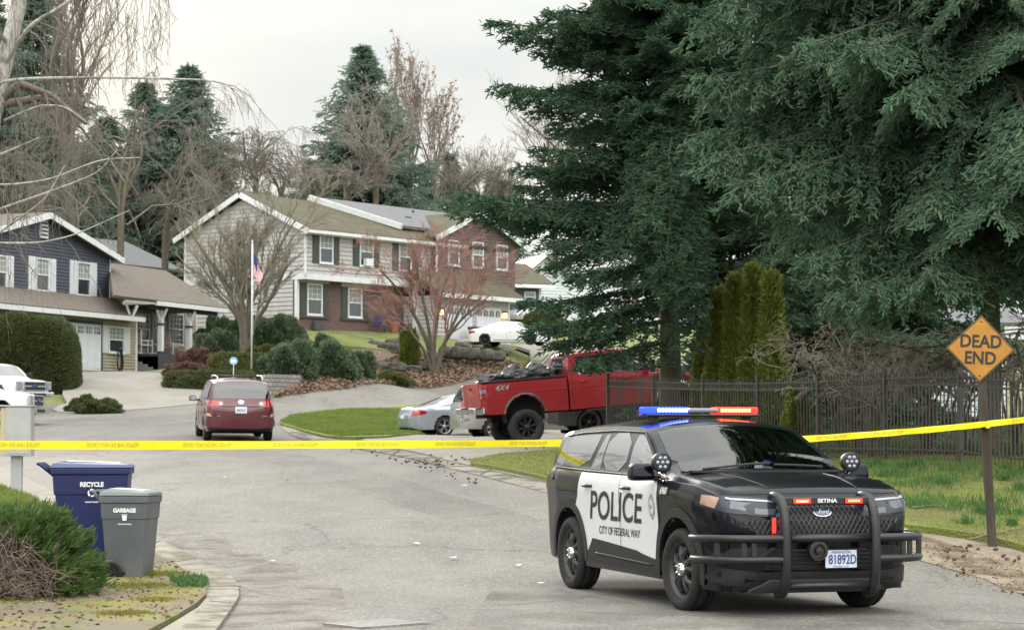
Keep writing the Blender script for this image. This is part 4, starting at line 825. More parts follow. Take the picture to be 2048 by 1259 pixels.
# --- saloons ---
def sedan(name, label, mat, L=5.0, Wd=.93, H=1.44, wb=3.0, rim=None, wh=(.335, .24, .235), glass=None, fo=.86, ns=5, style='double', tail=True, head=True, tlz=.82):
    f = wb/2+fo; b = L-f; a = wb/2
    sp = dict(x0=-b, x1=f, dx=.06, tumble=24, crown=.09, top=[(-b, .72), (-b+.05, .88), (-b+.12, .99), (-b+.65, 1.05), (-b+1.45, H-.10), (-b+1.9, H-.01), (-.1, H), (.45, H-.06), (f-1.55, 1.02), (f-.6, .88), (f-.12, .72), (f, .58)],
        belt=[(-b, .68), (-b+.1, .90), (-b+.7, .95), (.8, .90), (f-.5, .74), (f, .50)], bot=[(-b, .34), (-b+.25, .24), (f-.2, .20), (f, .28)], wid=[(-b, .60), (-b+.06, .74), (-b+.25, .87), (-b+.7, Wd), (f-.8, Wd), (f-.25, .80), (f-.06, .62), (f, .45)],
        arches=[(a, wh[0], wh[0]+.045), (-a, wh[0], wh[0]+.045)], side=[.95, .97, .985, 1, 1, .985, .96])
    def ex(P, h):
        h.line('bumper_seam', [(-.7, .60), (0, .60), (.7, .60)], 180, m_blackpl, P, r=.005, off=.001)
        for x, t in ((.9, 0), (-.18, 0)):
            pass
        for s_ in (-1, 1): h.line('sill_trim', ([(a-.5, .30), (-a+.5, .32)] if s_ < 0 else [(-a+.5, .30), (a-.5, .32)]), -90 if s_ < 0 else 90, m_blackpl, P, r=.015, off=.002); h.line('window_trim', ([(.95, .955), (-.2, .975), (-1.15, .985)] if s_ < 0 else [(-.95, .955), (.2, .975), (1.15, .985)]), -90 if s_ < 0 else 90, m_silv, P, r=.008, off=.004)
        h.patch('license_plate', [(-.17, .62), (.17, .62), (.17, .74), (-.17, .74)], 180, m_plate, P, off=.012)
        MB().tube([(-b+.02, .5, .30), (-b+.2, .5, .30)], .04, 8).build('exhaust', m_chrome, P); MB().tube([(-b+.02, -.5, .30), (-b+.2, -.5, .30)], .04, 8).build('exhaust', m_chrome, P)
    sa = -125; ux = lambda x, y: x*-math.sin(R(sa))+y*math.cos(R(sa)); u0 = ux(-b+.18, -.84)
    return generic(name, label, 'car', sp, mat, [[(1.12, .97), (.02, .985), (.0, H-.13), (.45, H-.16)], [(-.06, .985), (-.92, 1.0), (-.80, H-.17), (-.5, H-.13), (-.06, H-.12)], [(-.97, 1.0), (-1.32, 1.03), (-.95, H-.22), (-.85, H-.19)]],
        wh, tail=[(sa, [(u0-.16, tlz-.12), (u0-.13, tlz+.09), (u0+.10, tlz+.10), (u0+.34, tlz+.02), (u0+.30, tlz-.06)])] if tail else None, head=[(-40, [(ux2, z) for ux2, z in [((f-.35)*math.sin(R(40))-.86*math.cos(R(40))+d_, z) for d_, z in ((0, .70), (0, .60), (.35, .58), (.35, .66))]])] if head else None,
        rear_glass=[(-.62, 1.06), (.62, 1.06), (.50, H-.13), (-.50, H-.13)], front_glass=[(-.66, 1.02), (.66, 1.02), (.52, H-.12), (-.52, H-.12)], style=style, rimm=rim, glass=glass, mirror=(.92, .98), seams=[(-.03, .35, .95), (1.2, .4, .9), (-.95, .62, .96)], handles=[(.12, .80), (-.82, .82)], extra=ex, ns=ns)
m_silver = paint('silver_paint', (.36, .40, .46), (.33, .37, .42), .32, .5)
merc, _ = sedan('sedan', 'silver sedan with five-spoke alloy wheels parked by the lawn', m_silver, L=5.1, wb=3.08, H=1.45)
_a = at(889, 872, 75.5); _h = Vector((math.cos(R(21)), math.sin(R(21)))); place(merc, _a.x+_h.x*1.54-.3, _a.y+_h.y*1.54+.7, R(21), R(1.5), 0, z=_a.z+.04)
m_greysil = paint('grey_silver_paint', (.38, .38, .38), None, .35, .4)
vsp = dict(x0=-2.4, x1=2.5, dx=.08, tumble=15, crown=.08, top=[(-2.4, .95), (-2.3, 1.3), (-2.1, 1.66), (-1.5, 1.74), (.3, 1.70), (.7, 1.5), (1.6, 1.08), (2.3, .92), (2.5, .66)], belt=[(-2.4, .9), (-2.2, 1.05), (1, 1.02), (2.3, .8), (2.5, .56)], bot=[(-2.4, .32), (2.5, .28)], wid=[(-2.4, .7), (-2.3, .86), (-2, .95), (1.8, .95), (2.3, .8), (2.5, .5)], arches=[(1.45, .33, .38), (-1.42, .33, .38)])
sv, _ = generic('parked_van', 'silver-grey van hidden behind the red pickup, its wheel with a pale hubcap showing', 'van', vsp, m_greysil, [[(1.0, 1.1), (.2, 1.1), (.2, 1.55), (.5, 1.5)], [(.1, 1.1), (-.9, 1.1), (-.9, 1.58), (.1, 1.56)], [(-1, 1.12), (-2, 1.14), (-1.9, 1.5), (-1, 1.58)]], (.33, .22, .22), rimm=M('hubcap', (.50, .46, .44), rough=.5), ns=7,
    rear_glass=[(-.7, 1.12), (.7, 1.12), (.6, 1.55), (-.6, 1.55)], tail=[(180, [(.62, .95), (.62, 1.1), (.9, 1.1), (.9, .95)])])
_a = at(974, 879, 66); _h = Vector((math.cos(R(14)), math.sin(R(14)))); place(sv, _a.x+_h.x*1.42, _a.y+_h.y*1.42+.9, R(14), 0, 0, z=_a.z)
m_darkc = paint('dark_grey_paint', (.02, .021, .024), None, .3)
dk, _ = sedan('sedan', 'black sedan half hidden behind the red pickup and the fence', m_darkc, L=4.8, wb=2.8, rim=m_steelblk)
_a = at(1160, 868, 63); place(dk, _a.x+1.5, _a.y+1.0, R(10), 0, 0, z=_a.z)
mx_, _ = sedan('sedan', 'white sedan with black wheels parked on the driveway up the hill', m_white, L=4.9, wb=2.78, H=1.44, rim=m_steelblk, fo=1.0, wh=(.345, .24, .25), ns=5)
for c_ in mx_.children: pass
_a = at(981, 694, 115.6); _h = Vector((math.cos(R(-20)), math.sin(R(-20)))); place(mx_, _a.x+_h.x*1.2, _a.y+_h.y*1.2+.6, R(-20), 0, 0, z=_a.z+.08); mx_.scale = (.88, .88, .88)
# white pickups at the left
wt, _, _ = pickup('pickup_truck', 'big white pickup with a chrome grille parked beside the tall hedge', m_white, lift=0, wr=(.42, .29, .24)); wt['group'] = 'white trucks at the left'
_p = at(82, 820, 83); _h = Vector((math.cos(R(-38)), math.sin(R(-38)))); place(wt, _p.x-_h.x*3.1, _p.y-_h.y*3.1, R(-38), 0, 0, z=_p.z+.05); wt.scale = (.88, .88, .88)
wt2, _, _ = pickup('pickup_truck', 'smaller white pickup in front of the big white one at the left edge', m_white, lift=-.12, wr=(.36, .25, .21)); wt2['group'] = 'white trucks at the left'
_p = at(52, 848, 73); _h = Vector((math.cos(R(-4)), math.sin(R(-4)))); place(wt2, _p.x-_h.x*2.4, _p.y-_h.y*2.4, R(-4), 0, 0, z=_p.z); wt2.scale = (.9, .9, .9)
gt, _, _ = pickup('pickup_truck', 'grey pickup parked on the upper street behind the big fir', m_greysil, lift=.1)
_p = at(1075, 762, 96); place(gt, _p.x+2.2, _p.y, R(165), 0, 0)
su, _ = generic('parked_suv', 'grey SUV with a roof rack far up the driveway beside the dark green house', 'SUV', vsp, m_greysil, [[(1.0, 1.1), (.2, 1.1), (.2, 1.55), (.5, 1.5)], [(.1, 1.1), (-.9, 1.1), (-.9, 1.58), (.1, 1.56)], [(-1, 1.12), (-2, 1.14), (-1.9, 1.5), (-1, 1.58)]], (.33, .22, .22), ns=7, front_glass=[(-.7, 1.1), (.7, 1.1), (.6, 1.55), (-.6, 1.55)])
for s_ in (-1, 1): MB().tube([(-1.6, s_*.55, 1.76), (-1.5, s_*.55, 1.82), (.1, s_*.55, 1.80), (.25, s_*.55, 1.72)], .02, 6).build('roof_rail', m_blackpl, su, smooth=True)
_p = at(1072, 650, 150); place(su, _p.x, _p.y, R(-130), 0, 0, z=_p.z)
# ---------- houses ----------
m_trim = M('white_trim', (.66, .68, .70), (.60, .62, .63), 4, .5); m_lapgrey = lap_mat('grey_lap_siding', (.40, .39, .39), (.46, .445, .44)); m_lapbeige = lap_mat('beige_lap_siding', (.34, .29, .225), (.38, .33, .26), .14)
m_navy = lap_mat('navy_shingle_siding', (.045, .054, .080), (.062, .070, .098), .15); m_brick = brick_mat('purple_brown_brick', (.135, .078, .073), (.175, .108, .10), (.09, .068, .066), .22, .075, .010)
m_shingrown = M('mossy_shingles', (.115, .098, .070), (.082, .078, .045), 1.6, .95, bump=.8, bscale=12, bdist=.07, c3=(.075, .074, .036), s3=.6)
m_shinb = M('brown_shingles', (.15, .125, .105), (.115, .097, .082), 5, .95, bump=.8, bscale=14, bdist=.03, c3=(.18, .155, .13), s3=9); m_shing = M('grey_shingles', (.17, .175, .18), (.135, .14, .142), 6, .95, bump=.7, bscale=14, bdist=.03)
m_shutdk = M('dark_shutter', (.055, .06, .055), rough=.6); m_shutw = M('white_shutter', (.62, .64, .66), rough=.55); m_navytrim = M('navy_trim', (.03, .055, .10), rough=.6)
m_doorw = M('white_garage_door', (.66, .69, .74), (.62, .65, .70), 2, .5); m_wglass = glass_mat('window_glass', (.035, .045, .05), .05); m_curtain = M('curtain', (.30, .33, .31), (.17, .19, .18), 5, .9, stretch=(9, 9, .5))
m_dkwood = M('dark_stained_wood', (.045, .045, .055), rough=.7); m_greyst = M('grey_step', (.19, .195, .21), rough=.85); m_lampon = M('lit_lamp', (1, .8, .45), emit=(1, .62, .22), est=6); m_green = lap_mat('dark_green_siding', (.05, .07, .075), (.06, .085, .09)); m_shakes = brick_mat('brown_shake_siding', (.13, .085, .085), (.17, .12, .12), (.06, .05, .05), .35, .18, .012)
class Frame:
    def __init__(s, name, label, cat, px, py, Y, ang):
        p = at(px, py, Y); s.O = Vector((p.x, p.y)); s.z0 = p.z; s.u = Vector((math.cos(ang), math.sin(ang))); s.l = Vector((-s.u.y, s.u.x))
        s.root = empty(name, (p.x, p.y, p.z), ang); tag(s.root, label, cat)
    def f(s, px, py, c=0):            # point of the facade plane y = c seen at a pixel -> (x, z)
        d = ray(px, py); k = (s.O.dot(s.l)+c)/(d.x*s.l.x+d.y*s.l.y); P = Vector((d.x*k, d.y*k))
        return (P-s.O).dot(s.u), HC+d.z*k-s.z0
    def g(s, px, py, t):              # point of the plane x = t -> (y, z)
        d = ray(px, py); k = (s.O.dot(s.u)+t)/(d.x*s.u.x+d.y*s.u.y); P = Vector((d.x*k, d.y*k))
        return (P-s.O).dot(s.l), HC+d.z*k-s.z0
def slab(p, th=.14):
    mb = MB(); q = [Vector(a) for a in p]; n = (q[1]-q[0]).cross(q[2]-q[0]).normalized(); n = -n if n.z < 0 else n
    k = len(q); mb.add([a+n*th for a in q]+q, [tuple(range(k)), tuple(range(2*k-1, k-1, -1))]+[(i, (i+1) % k, (i+1) % k+k, i+k) for i in range(k)]); return mb
def window(root, x0, x1, z0, z1, c, shutters=None, sw=.33, cols=4, rows=3, fm=None, grid='top', curtain=True, sill=True):
    if x0 > x1: x0, x1 = x1, x0
    fm = fm or m_trim; f = MB(); b = .075; y0, y1 = c-.075, c+.02
    for a in ((x0, x0+b, z0, z1), (x1-b, x1, z0, z1), (x0+b, x1-b, z0, z0+b), (x0+b, x1-b, z1-b, z1)): f.bx(a[0], a[1], y0, y1, a[2], a[3])
    zm = (z0+z1)/2; f.bx(x0+b, x1-b, y0+.015, y1, zm-.03, zm+.03)
    w = f.build('window', fm, root)
    MB().bx(x0+b, x1-b, c-.012, c-.004, z0+b, z1-b).build('pane', m_wglass, w)
    if curtain: MB().bx(x0+b, x1-b, c-.016, c-.0125, zm+.04, z1-b).build('curtain', m_curtain, w)
    mu = MB(); g0 = zm if grid == 'top' else z0
    for i in range(1, cols): x = x0+(x1-x0)*i/cols; mu.bx(x-.011, x+.011, c-.035, c-.018, (g0 if grid == 'top' else z0+b), z1-b)
    nr = rows
    for j in range(1, nr): z = g0+(z1-g0)*j/nr; mu.bx(x0+b, x1-b, c-.034, c-.0181, z-.011, z+.011)
    if mu.v: mu.build('muntin', fm, w)
    if sill: MB().bx(x0-.03, x1+.03, c-.11, c+.01, z0-.05, z0-.002).build('sill', fm, w)
    if shutters:
        for a in ((x0-sw-.03, x0-.03), (x1+.03, x1+sw+.03)):
            s_ = MB().bx(a[0], a[1], c-.05, c+.0, z0-.02, z1+.02); 
            s_ = s_.build('shutter', shutters, w)
            sl = MB()
            for k in range(int((z1-z0)/.09)-1): sl.bx(a[0]+.05, a[1]-.05, c-.062, c-.051, z0+.06+k*.09, z0+.11+k*.09)
            sl.build('louvre', shutters, s_)
    return w
def gdoor(root, x0, x1, z0, z1, c, wx=None, arch=False, nwin=4, rows=4):
    d = MB().bx(x0, x1, c-.03, c+.02, z0, z1).build('garage_door', m_doorw, root); g = MB(); n = max(2, round((x1-x0)/.6)); h = (z1-z0)/rows
    for i in range(n):
        for j in range(rows-1): g.bx(x0+(i+.12)*(x1-x0)/n, x0+(i+.88)*(x1-x0)/n, c-.042, c-.031, z0+j*h+.08, z0+(j+1)*h-.08)
    g.build('door_panel', m_doorw, d)
    for i in range(nwin):
        a, b = x0+(i+.15)*(x1-x0)/nwin, x0+(i+.85)*(x1-x0)/nwin; zt, zb = z1-.12, z1-h+.1
        if arch: pl = [(a, zb), (b, zb)]+[((a+b)/2+(b-a)/2*math.cos(t), zt-.12+.12*math.sin(t)) for t in np.linspace(0, math.pi, 7)]
        else: pl = [(a, zb), (b, zb), (b, zt), (a, zt)]
        w = MB().prism(pl, c-.045, c-.0305, 'XZ').build('door_window', m_wglass, d); m_ = MB()
        for k in (1, 2): m_.bx(a+(b-a)*k/3-.015, a+(b-a)*k/3+.015, c-.055, c-.046, zb, zt-.03)
        if not arch: m_.bx(a, b, c-.056, c-.0465, (zb+zt)/2-.015, (zb+zt)/2+.015)
        m_.build('muntin', m_doorw, w)
    return d
# ---- blue and beige house ----
B = Frame('blue_house', 'navy and beige house with white shutters, garage and front porch at the left', 'house', 273, 745, 104, math.atan2(.94, .35)); br = B.root
L0 = B.f(-90, 700)[0]; ez = B.f(285, 637, -.7)[1]; uz = B.f(150, 593, 1.3)[1]
bw = MB().bx(L0-2, 0, 0, 6, -.6, ez+.1).build('lower_wall', m_lapbeige, br)
MB().bx(-.14, .02, -.03, .05, 0, ez).build('corner_board', m_trim, br)
# lower roof band
er = B.f(288, 637, -.7)[0]; xr = B.f(219, 595, 1.3)[0]
slab([(L0-2, -.7, ez), (er, -.7, ez), (xr+.1, 1.32, uz), (L0-2, 1.32, uz)], .12).build('lower_roof', m_shinb, br)
slab([(er, -.7, ez), (er, 1.32, ez), (xr+.1, 1.32, uz)], .118).build('roof_return', m_shinb, br)
MB().bx(L0-2, er, -.78, -.66, ez-.15, ez+.06).build('gutter', m_trim, br); MB().bx(L0-2, er, -.66, 0, ez-.06, ez-.03).build('soffit', m_dkwood, br)
# upper storey with front gable
ta, za = B.f(85, 432, 1.3); tr = B.f(219, 550, 1.3)[0]; zr = B.f(219, 515, 1.3)[1]; tl = 2*ta-tr
up = MB().prism([(tl, uz-.1), (tr, uz-.1), (tr, zr), (ta, za-.15), (tl, zr)], 1.3, 10, 'XZ').build('upper_wall', m_navy, br)
sl = (za-zr)/(tr-ta); o_ = .55
for sg in (-1, 1):
    xe = ta+sg*(tr-ta+o_); ze = zr-sl*o_
    slab([(ta, .9, za), (xe, .9, ze), (xe, 10.4, ze), (ta, 10.4, za)], .16).build('upper_roof', m_shinb, br)
    slab([(ta, .84, za-.12), (xe, .84, ze-.12), (xe, .9, ze-.12), (ta, .9, za-.12)], .26).build('rake_board', m_trim, br)
    MB().bx(xe-.06, xe+.06, .9, 10.4, ze-.08, ze+.10).build('gutter', m_trim, br)
MB().bx(tr-.02, tr+.05, 1.25, 1.4, uz, zr-.1).build('corner_board', m_trim, br)
v0 = B.f(78, 475, 1.3); v1 = B.f(94, 441, 1.3); gv = MB().bx(v0[0], v1[0], 1.22, 1.29, v0[1], v1[1]).build('gable_vent', m_trim, br)
lv = MB(); 
for k in range(6): lv.bx(v0[0]+.06, v1[0]-.06, 1.205, 1.219, v0[1]+.1+k*.17, v0[1]+.18+k*.17)
lv.build('louvre', m_shutdk, gv)
for (p0, q0, p1, q1) in ((-12, 578, 18, 510), (70, 583, 103, 516), (152, 592, 185, 524)):
    a = B.f(p0, (q0+q1)/2, 1.3)[0]; b = B.f(p1, 0, 1.3)[0]; m_ = (p0+p1)/2; window(br, a, b, B.f(m_, q0, 1.3)[1], B.f(m_, q1, 1.3)[1], 1.3, m_shutw, sw=.52, cols=4, rows=3)
a = B.f(222, 0)[0]; b = B.f(253, 0)[0]; wn = window(br, a, b, B.f(238, 706)[1], B.f(238, 653)[1], 0, m_shutw, sw=.5, cols=4, rows=3)
x1 = B.f(201, 700)[0]; gdoor(br, x1-4.9, x1, 0, B.f(201, 650)[1], 0, nwin=7)
MB().bx(x1, x1+.14, -.05, .01, 0, B.f(201, 648)[1]).build('door_frame', m_navytrim, br); MB().bx(x1-4.9, x1+.14, -.045, .01, B.f(201, 648)[1]-.02, B.f(201, 648)[1]+.10).build('door_head', m_navytrim, br)
# porch wing
zf = B.f(327, 708, -.6)[1]; pe = B.f(452, 618, -1.1); ps = B.f(224, 598, -1.1); te = pe[0]; zpe = (pe[1]+ps[1])/2
lo_, hi_ = 0, 14
for _ in range(40):
    c_ = (lo_+hi_)/2; dd = Vector((B.O.x+B.u.x*te+B.l.x*c_, B.O.y+B.u.y*te+B.l.y*c_)); pxx = CX+F*dd.x/dd.y
    if pxx > 328: lo_ = c_
    else: hi_ = c_
cr_ = c_; zrd = B.g(328, 546, te)[1]
slab([(ps[0], -1.1, zpe), (te, -1.1, zpe), (te, cr_, zrd), (tr, cr_, zrd), (tr, 1.35, zpe+(zrd-zpe)*2.45/(cr_+1.1))], .14).build('porch_roof', m_shinb, br)
slab([(tr, cr_, zrd), (te, cr_, zrd), (te, 2*cr_+1, zpe), (tr, 2*cr_+1, zpe)], .14).build('porch_roof', m_shinb, br)
MB().bx(-.2, te+.05, -1.2, -1.06, zpe-.12, zpe+.08).build('gutter', m_trim, br); MB().bx(-.1, te-.1, -1.0, 1.6, zpe-.10, zpe-.06).build('porch_ceiling', m_dkwood, br); MB().bx(.0, te-.2, -.75, -.60, zpe-.28, zpe-.11).build('porch_beam', m_dkwood, br)
wt_ = B.f(392, 660, 1.6)[0]
MB().bx(0, wt_, 1.6, 8, -.5, zpe).build('porch_wall', m_lapbeige, br); MB().bx(wt_-.03, wt_+.04, 1.57, 1.7, 0, zpe).build('corner_board', m_trim, br)
MB().bx(te-.6, te-.4, 1.6, 8, 0, zpe).build('side_wall', m_lapbeige, br) if False else None
for (p0, p1) in ((276, 303), (309, 333), (341, 370)):
    a, b = B.f(p0, 0, 1.6)[0], B.f(p1, 0, 1.6)[0]; m_ = (p0+p1)/2; window(br, a, b, B.f(m_, 690, 1.6)[1], B.f(m_, 627, 1.6)[1], 1.6, cols=4, rows=6, grid='all', curtain=False)
MB().bx(B.f(322, 0, -.9)[0], te-.5, -.9, 1.6, zf-.12, zf).bx(.1, B.f(322, 0, -.9)[0], .7, 1.6, zf-.12, zf).build('porch_floor', m_dkwood, br); MB().bx(B.f(322, 0, -.9)[0], te-.5, -.93, -.9, zf-.9, zf-.10).build('porch_skirt', m_dkwood, br)
for i, p in enumerate((268, 327, 383, 441)):
    x = B.f(p, 0, -.68)[0]
    if i: 
        po = MB().bx(x-.11, x+.11, -.79, -.57, (zf if i < 3 else zf-.4), zpe-.28).build('porch_post', m_trim, br); MB().bx(x-.14, x+.14, -.82, -.54, zpe-.98, zpe-.88).build('post_collar', m_navytrim, po); MB().bx(x-.14, x+.14, -.82, -.54, zf, zf+.12).build('post_base', m_navytrim, po) if i < 3 else None
    for s_ in (-1, 1): MB().tube([(x, -.68, zpe-.85), (x+s_*.42, -.68, zpe-.22)], .07, 4).build('bracket', m_trim, br)
    MB().tube([(x, -.68, zpe-.85), (x, -1.0, zpe-.2)], .07, 4).build('bracket', m_trim, br)
for k in range(6):
    x0_, x1_ = .15, B.f(320, 0, -.9)[0]; MB().bx(x0_, x1_, .7-(k+1)*.28, .7-k*.28, -.6, zf-.13-(k+1)*(zf-.13)/6.2+.12).build('step', m_greyst, br)
# ---- grey house ----
G = Frame('grey_house', 'large grey and brick two-storey house with a mossy roof on the rise', 'house', 594, 664, 112.5, math.atan2(.79, .62)); gr = G.root
by = G.g(370, 560, 0)[0]; bz = G.f(620, 556, -.55)[1]; ge = G.f(628, 458, -.55)[1]; xL = G.f(832, 600, 0)[0]
az_ = G.g(490, 391, -.05)[1]; my = by/2; print('grey', by, bz, ge, xL, az_)
MB().bx(.0, xL+8, 0, .3, -.6, bz).build('brick_wall', m_brick, gr); MB().bx(-.01, .2, .3, by-.5, -.8, bz).build('side_wall', m_lapgrey, gr); MB().bx(-.05, .12, -.03, .14, -.1, bz).build('corner_board', m_trim, gr)
MB().bx(-.04, .2, by-.55, by-.42, 0, bz).build('corner_board', m_trim, gr)
X2 = 16.
MB().add([], [])
uw = MB(); uw.prism([(-.55, bz), (by, bz), (by, ge), (my-.27, az_-.15), (-.55, ge)], -.02, X2, 'YZ'); uw.build('upper_wall', m_lapgrey, gr)
for a in ((-.06, .04, -.60, -.50), (-.06, .05, by-.08, by+.02)): MB().bx(a[0], a[1], a[2], a[3], bz, ge).build('corner_board', m_trim, gr)
MB().bx(-.05, xL+4, -.60, -.552, bz-.06, bz+.22).build('band_board', m_trim, gr); MB().bx(-.06, -.02, -.55, by, bz-.06, bz+.22).build('band_board', m_trim, gr); MB().bx(-.02, xL+4, -.55, 0, bz-.05, bz-.0).build('soffit', m_trim, gr)
ri = (az_-ge)/(my+.27+.0)
for (ye, s_) in ((-.55-.45, -1), (by+.45, 1)):
    ze = ge-ri*.45
    slab([(-.35, my-.27, az_), (-.35, ye, ze), (X2, ye, ze), (X2, my-.27, az_)], .16).build('main_roof', m_shingrown, gr)
    slab([(-.42, my-.27, az_-.12), (-.42, ye, ze-.12), (-.35, ye, ze-.12), (-.35, my-.27, az_-.12)], .27).build('rake_board', m_trim, gr)
MB().bx(-.35, xL+3, -1.12, -.99, ge-ri*.45-.06, ge-ri*.45+.1).build('gutter', m_trim, gr); MB().bx(-.35, xL+3, -1.0, -.55, ge-ri*.45-.10, ge-ri*.45-.06).build('soffit', m_trim, gr)
for z_, q_ in ((az_-1.2, .35),): gvn = MB().prism([(my-.27-q_, z_-.25), (my-.27+q_, z_-.25), (my-.27+q_, z_+.25), (my-.27, z_+.5), (my-.27-q_, z_+.25)], -.06, -.021, 'YZ').build('gable_vent', m_lapgrey, gr)
for (p0, p1, q0, q1, c) in ((640, 667, 527, 466, -.55), (720, 747, 533, 474, -.55), (798, 823, 542, 486, -.55), (616, 646, 630, 567, 0), (697, 725, 635, 576, 0)):
    a, b = G.f(p0, 0, c)[0], G.f(p1, 0, c)[0]; m_ = (p0+p1)/2; window(gr, a, b, G.f(m_, q0, c)[1], G.f(m_, q1, c)[1], c, m_shutdk, sw=.45, cols=3, rows=3)
    if c == 0: MB().bx(a-.55, b+.55, -.10, .01, G.f(m_, q0, c)[1]-.16, G.f(m_, q0, c)[1]-.055).build('brick_sill', m_shutdk, gr); MB().bx(a-.5, b+.5, -.06, .01, G.f(m_, q1, c)[1]+.03, G.f(m_, q1, c)[1]+.28).build('window_head', m_lapgrey, gr)
a = G.f(733, 531, -.6); MB().bx(a[0]-.27, a[0]+.27, -.85, -.62, a[1]-.02, a[1]+.35).build('window_air_conditioner', m_trim, gr)
MB().bx(.03, 6, -.06, -.0, -.6, .12).build('foundation', m_conc, gr); va = G.f(632, 656, 0); MB().bx(va[0]-.35, va[0]+.35, -.25, -.06, va[1]-.1, va[1]+.35).build('crawl_vent', m_shutdk, gr)
# right-hand section with the front gable and the garage
c2 = -.9; s0 = G.f(872, 500, c2)[0]; ap = G.f(953, 428, c2); s1 = 2*ap[0]-s0; zeg = G.f(872, 472, c2)[1]; zlo = G.f(940, 566, c2)[1]
MB().prism([(s0, zlo-1), (s1, zlo-1), (s1, zeg), (ap[0], ap[1]-.12), (s0, zeg)], c2, 8, 'XZ').build('gable_wall', m_shakes, gr)
rs = (ap[1]-zeg)/(ap[0]-s0)
for sg in (-1, 1):
    xe = ap[0]+sg*(ap[0]-s0+.4); ze = zeg-rs*.4
    slab([(ap[0], c2-.4, ap[1]), (xe, c2-.4, ze), (xe, my+1, ze), (ap[0], my+1, ap[1])], .15).build('gable_roof', m_shingrown, gr); slab([(ap[0], c2-.46, ap[1]-.12), (xe, c2-.46, ze-.12), (xe, c2-.4, ze-.12), (ap[0], c2-.4, ap[1]-.12)], .27).build('rake_board', m_trim, gr)
MB().bx(s0-.05, s0+.08, c2-.06, c2-.0, zlo, zeg).build('downspout', m_trim, gr)
for (p0, p1, q0, q1) in ((896, 918, 531, 480), (944, 966, 536, 484), (992, 1014, 540, 490)):
    a, b = G.f(p0, 0, c2)[0], G.f(p1, 0, c2)[0]; m_ = (p0+p1)/2; window(gr, a, b, G.f(m_, q0, c2)[1], G.f(m_, q1, c2)[1], c2, None, cols=3, rows=3)
xs_ = G.f(775, 440, 1.0)[0]
slab([(xs_-3.2, my-.27, az_+.22), (xs_+.2, 0.2, ge+.55+ri*.2), (X2+3, .2, ge+.55), (X2+3, my-.27, az_+.22)], .16).build('rear_roof', m_shing, gr); slab([(xs_-3.3, my-.27, az_+.16), (xs_+.1, 0.2, ge+.48+ri*.2), (xs_+.25, .2, ge+.48+ri*.2), (xs_-3.1, my-.27, az_+.16)], .3).build('rake_board', m_trim, gr)
for p, q, cc in ((813, 434, 2), (880, 432, 2.5), (938, 428, 2.5)): v_ = G.f(p, q, cc); MB().box((v_[0], cc, v_[1]-.1), (.4, .35, .22)).build('roof_vent', m_shutdk, gr)
v_ = G.f(826, 424, 3); MB().tube([(v_[0], 3, v_[1]-.6), (v_[0], 3, v_[1]+.1)], .07, 6).build('vent_pipe', m_shutdk, gr)
c3 = -2.4; g0 = G.f(877, 640, c3)[0]; g1 = G.f(1017, 640, c3)[0]; zg = G.f(1017, 600, c3)[1]; zgb = G.f(960, 700, c3)[1]; print('garage', g0, g1, zg, zgb)
MB().bx(g0, g1, c3, 3, zgb-.8, zg).build('garage_wall', m_lapgrey, gr); MB().bx(g1-.04, g1+.06, c3-.04, c3+.1, zgb, zg).build('corner_board', m_trim, gr)
slab([(g0-.7, c3-.7, zg-.05), (g1+.5, c3-.7, zg-.05), (g1+.5, c2+.1, zlo+.35), (g0-.7, c2+.1, zlo+.35)], .15).build('garage_roof', m_shingrown, gr); MB().bx(g0-.7, g1+.5, c3-.8, c3-.68, zg-.16, zg+.06).build('gutter', m_trim, gr)
w_ = (g1-g0); gdoor(gr, g0+w_*.12, g0+w_*.47, zgb, G.f(930, 612, c3)[1], c3, arch=True); gdoor(gr, g0+w_*.53, g0+w_*.88, zgb, G.f(930, 612, c3)[1], c3, arch=True)
for p, q in ((883, 623), (1010, 630)): a = G.f(p, q, c3-.1); l_ = MB().bx(a[0]-.09, a[0]+.09, c3-.2, c3-.01, a[1]+.1, a[1]+.2).build('wall_lamp', m_shutdk, gr); MB().bx(a[0]-.07, a[0]+.07, c3-.18, c3-.04, a[1]-.15, a[1]+.1).build('lamp_glow', m_lampon, l_)
# entry
e0 = G.f(812, 640, -.2)[0]; MB().bx(e0-.1, e0+.1, -.95, -.75, -.3, bz).build('entry_column', m_trim, gr); e1 = G.f(840, 640, 0)[0]; MB().bx(e1-.5, e1+.5, -.05, -.0, 0, 2.1).build('front_door', m_shutdk, gr); MB().bx(e1+.9, e1+1.1, -.95, -.75, -.3, bz).build('entry_column', m_trim, gr)
# ---- dark green house further back, pale houses beyond ----
D = Frame('green_house', 'dark green house with white trim beyond the grey garage', 'house', 1022, 625, 150, R(25)); dr = D.root
a = D.f(1080, 600)[0]; zt = D.f(1050, 572)[1]; MB().bx(-3, a, 0, 7, -3, zt).build('wall', m_green, dr); MB().bx(a-.1, a+.08, -.05, .1, -1, zt).build('corner_board', m_trim, dr); 
slab([(-4, -.7, zt), (a+.8, -.7, zt), (a+.8, 4, zt+1.7), (-4, 4, zt+1.7)], .15).build('roof', m_shingrown, dr); MB().bx(-4, a+.8, -.8, -.68, zt-.15, zt+.08).build('gutter', m_trim, dr)
window(dr, D.f(1048, 0)[0], D.f(1070, 0)[0], D.f(1058, 604)[1], D.f(1058, 583)[1], 0, None, cols=3, rows=2)
D2 = Frame('pale_house', 'pale blue-white gabled house farther back beside the big fir', 'house', 1065, 600, 165, R(18)); d2 = D2.root
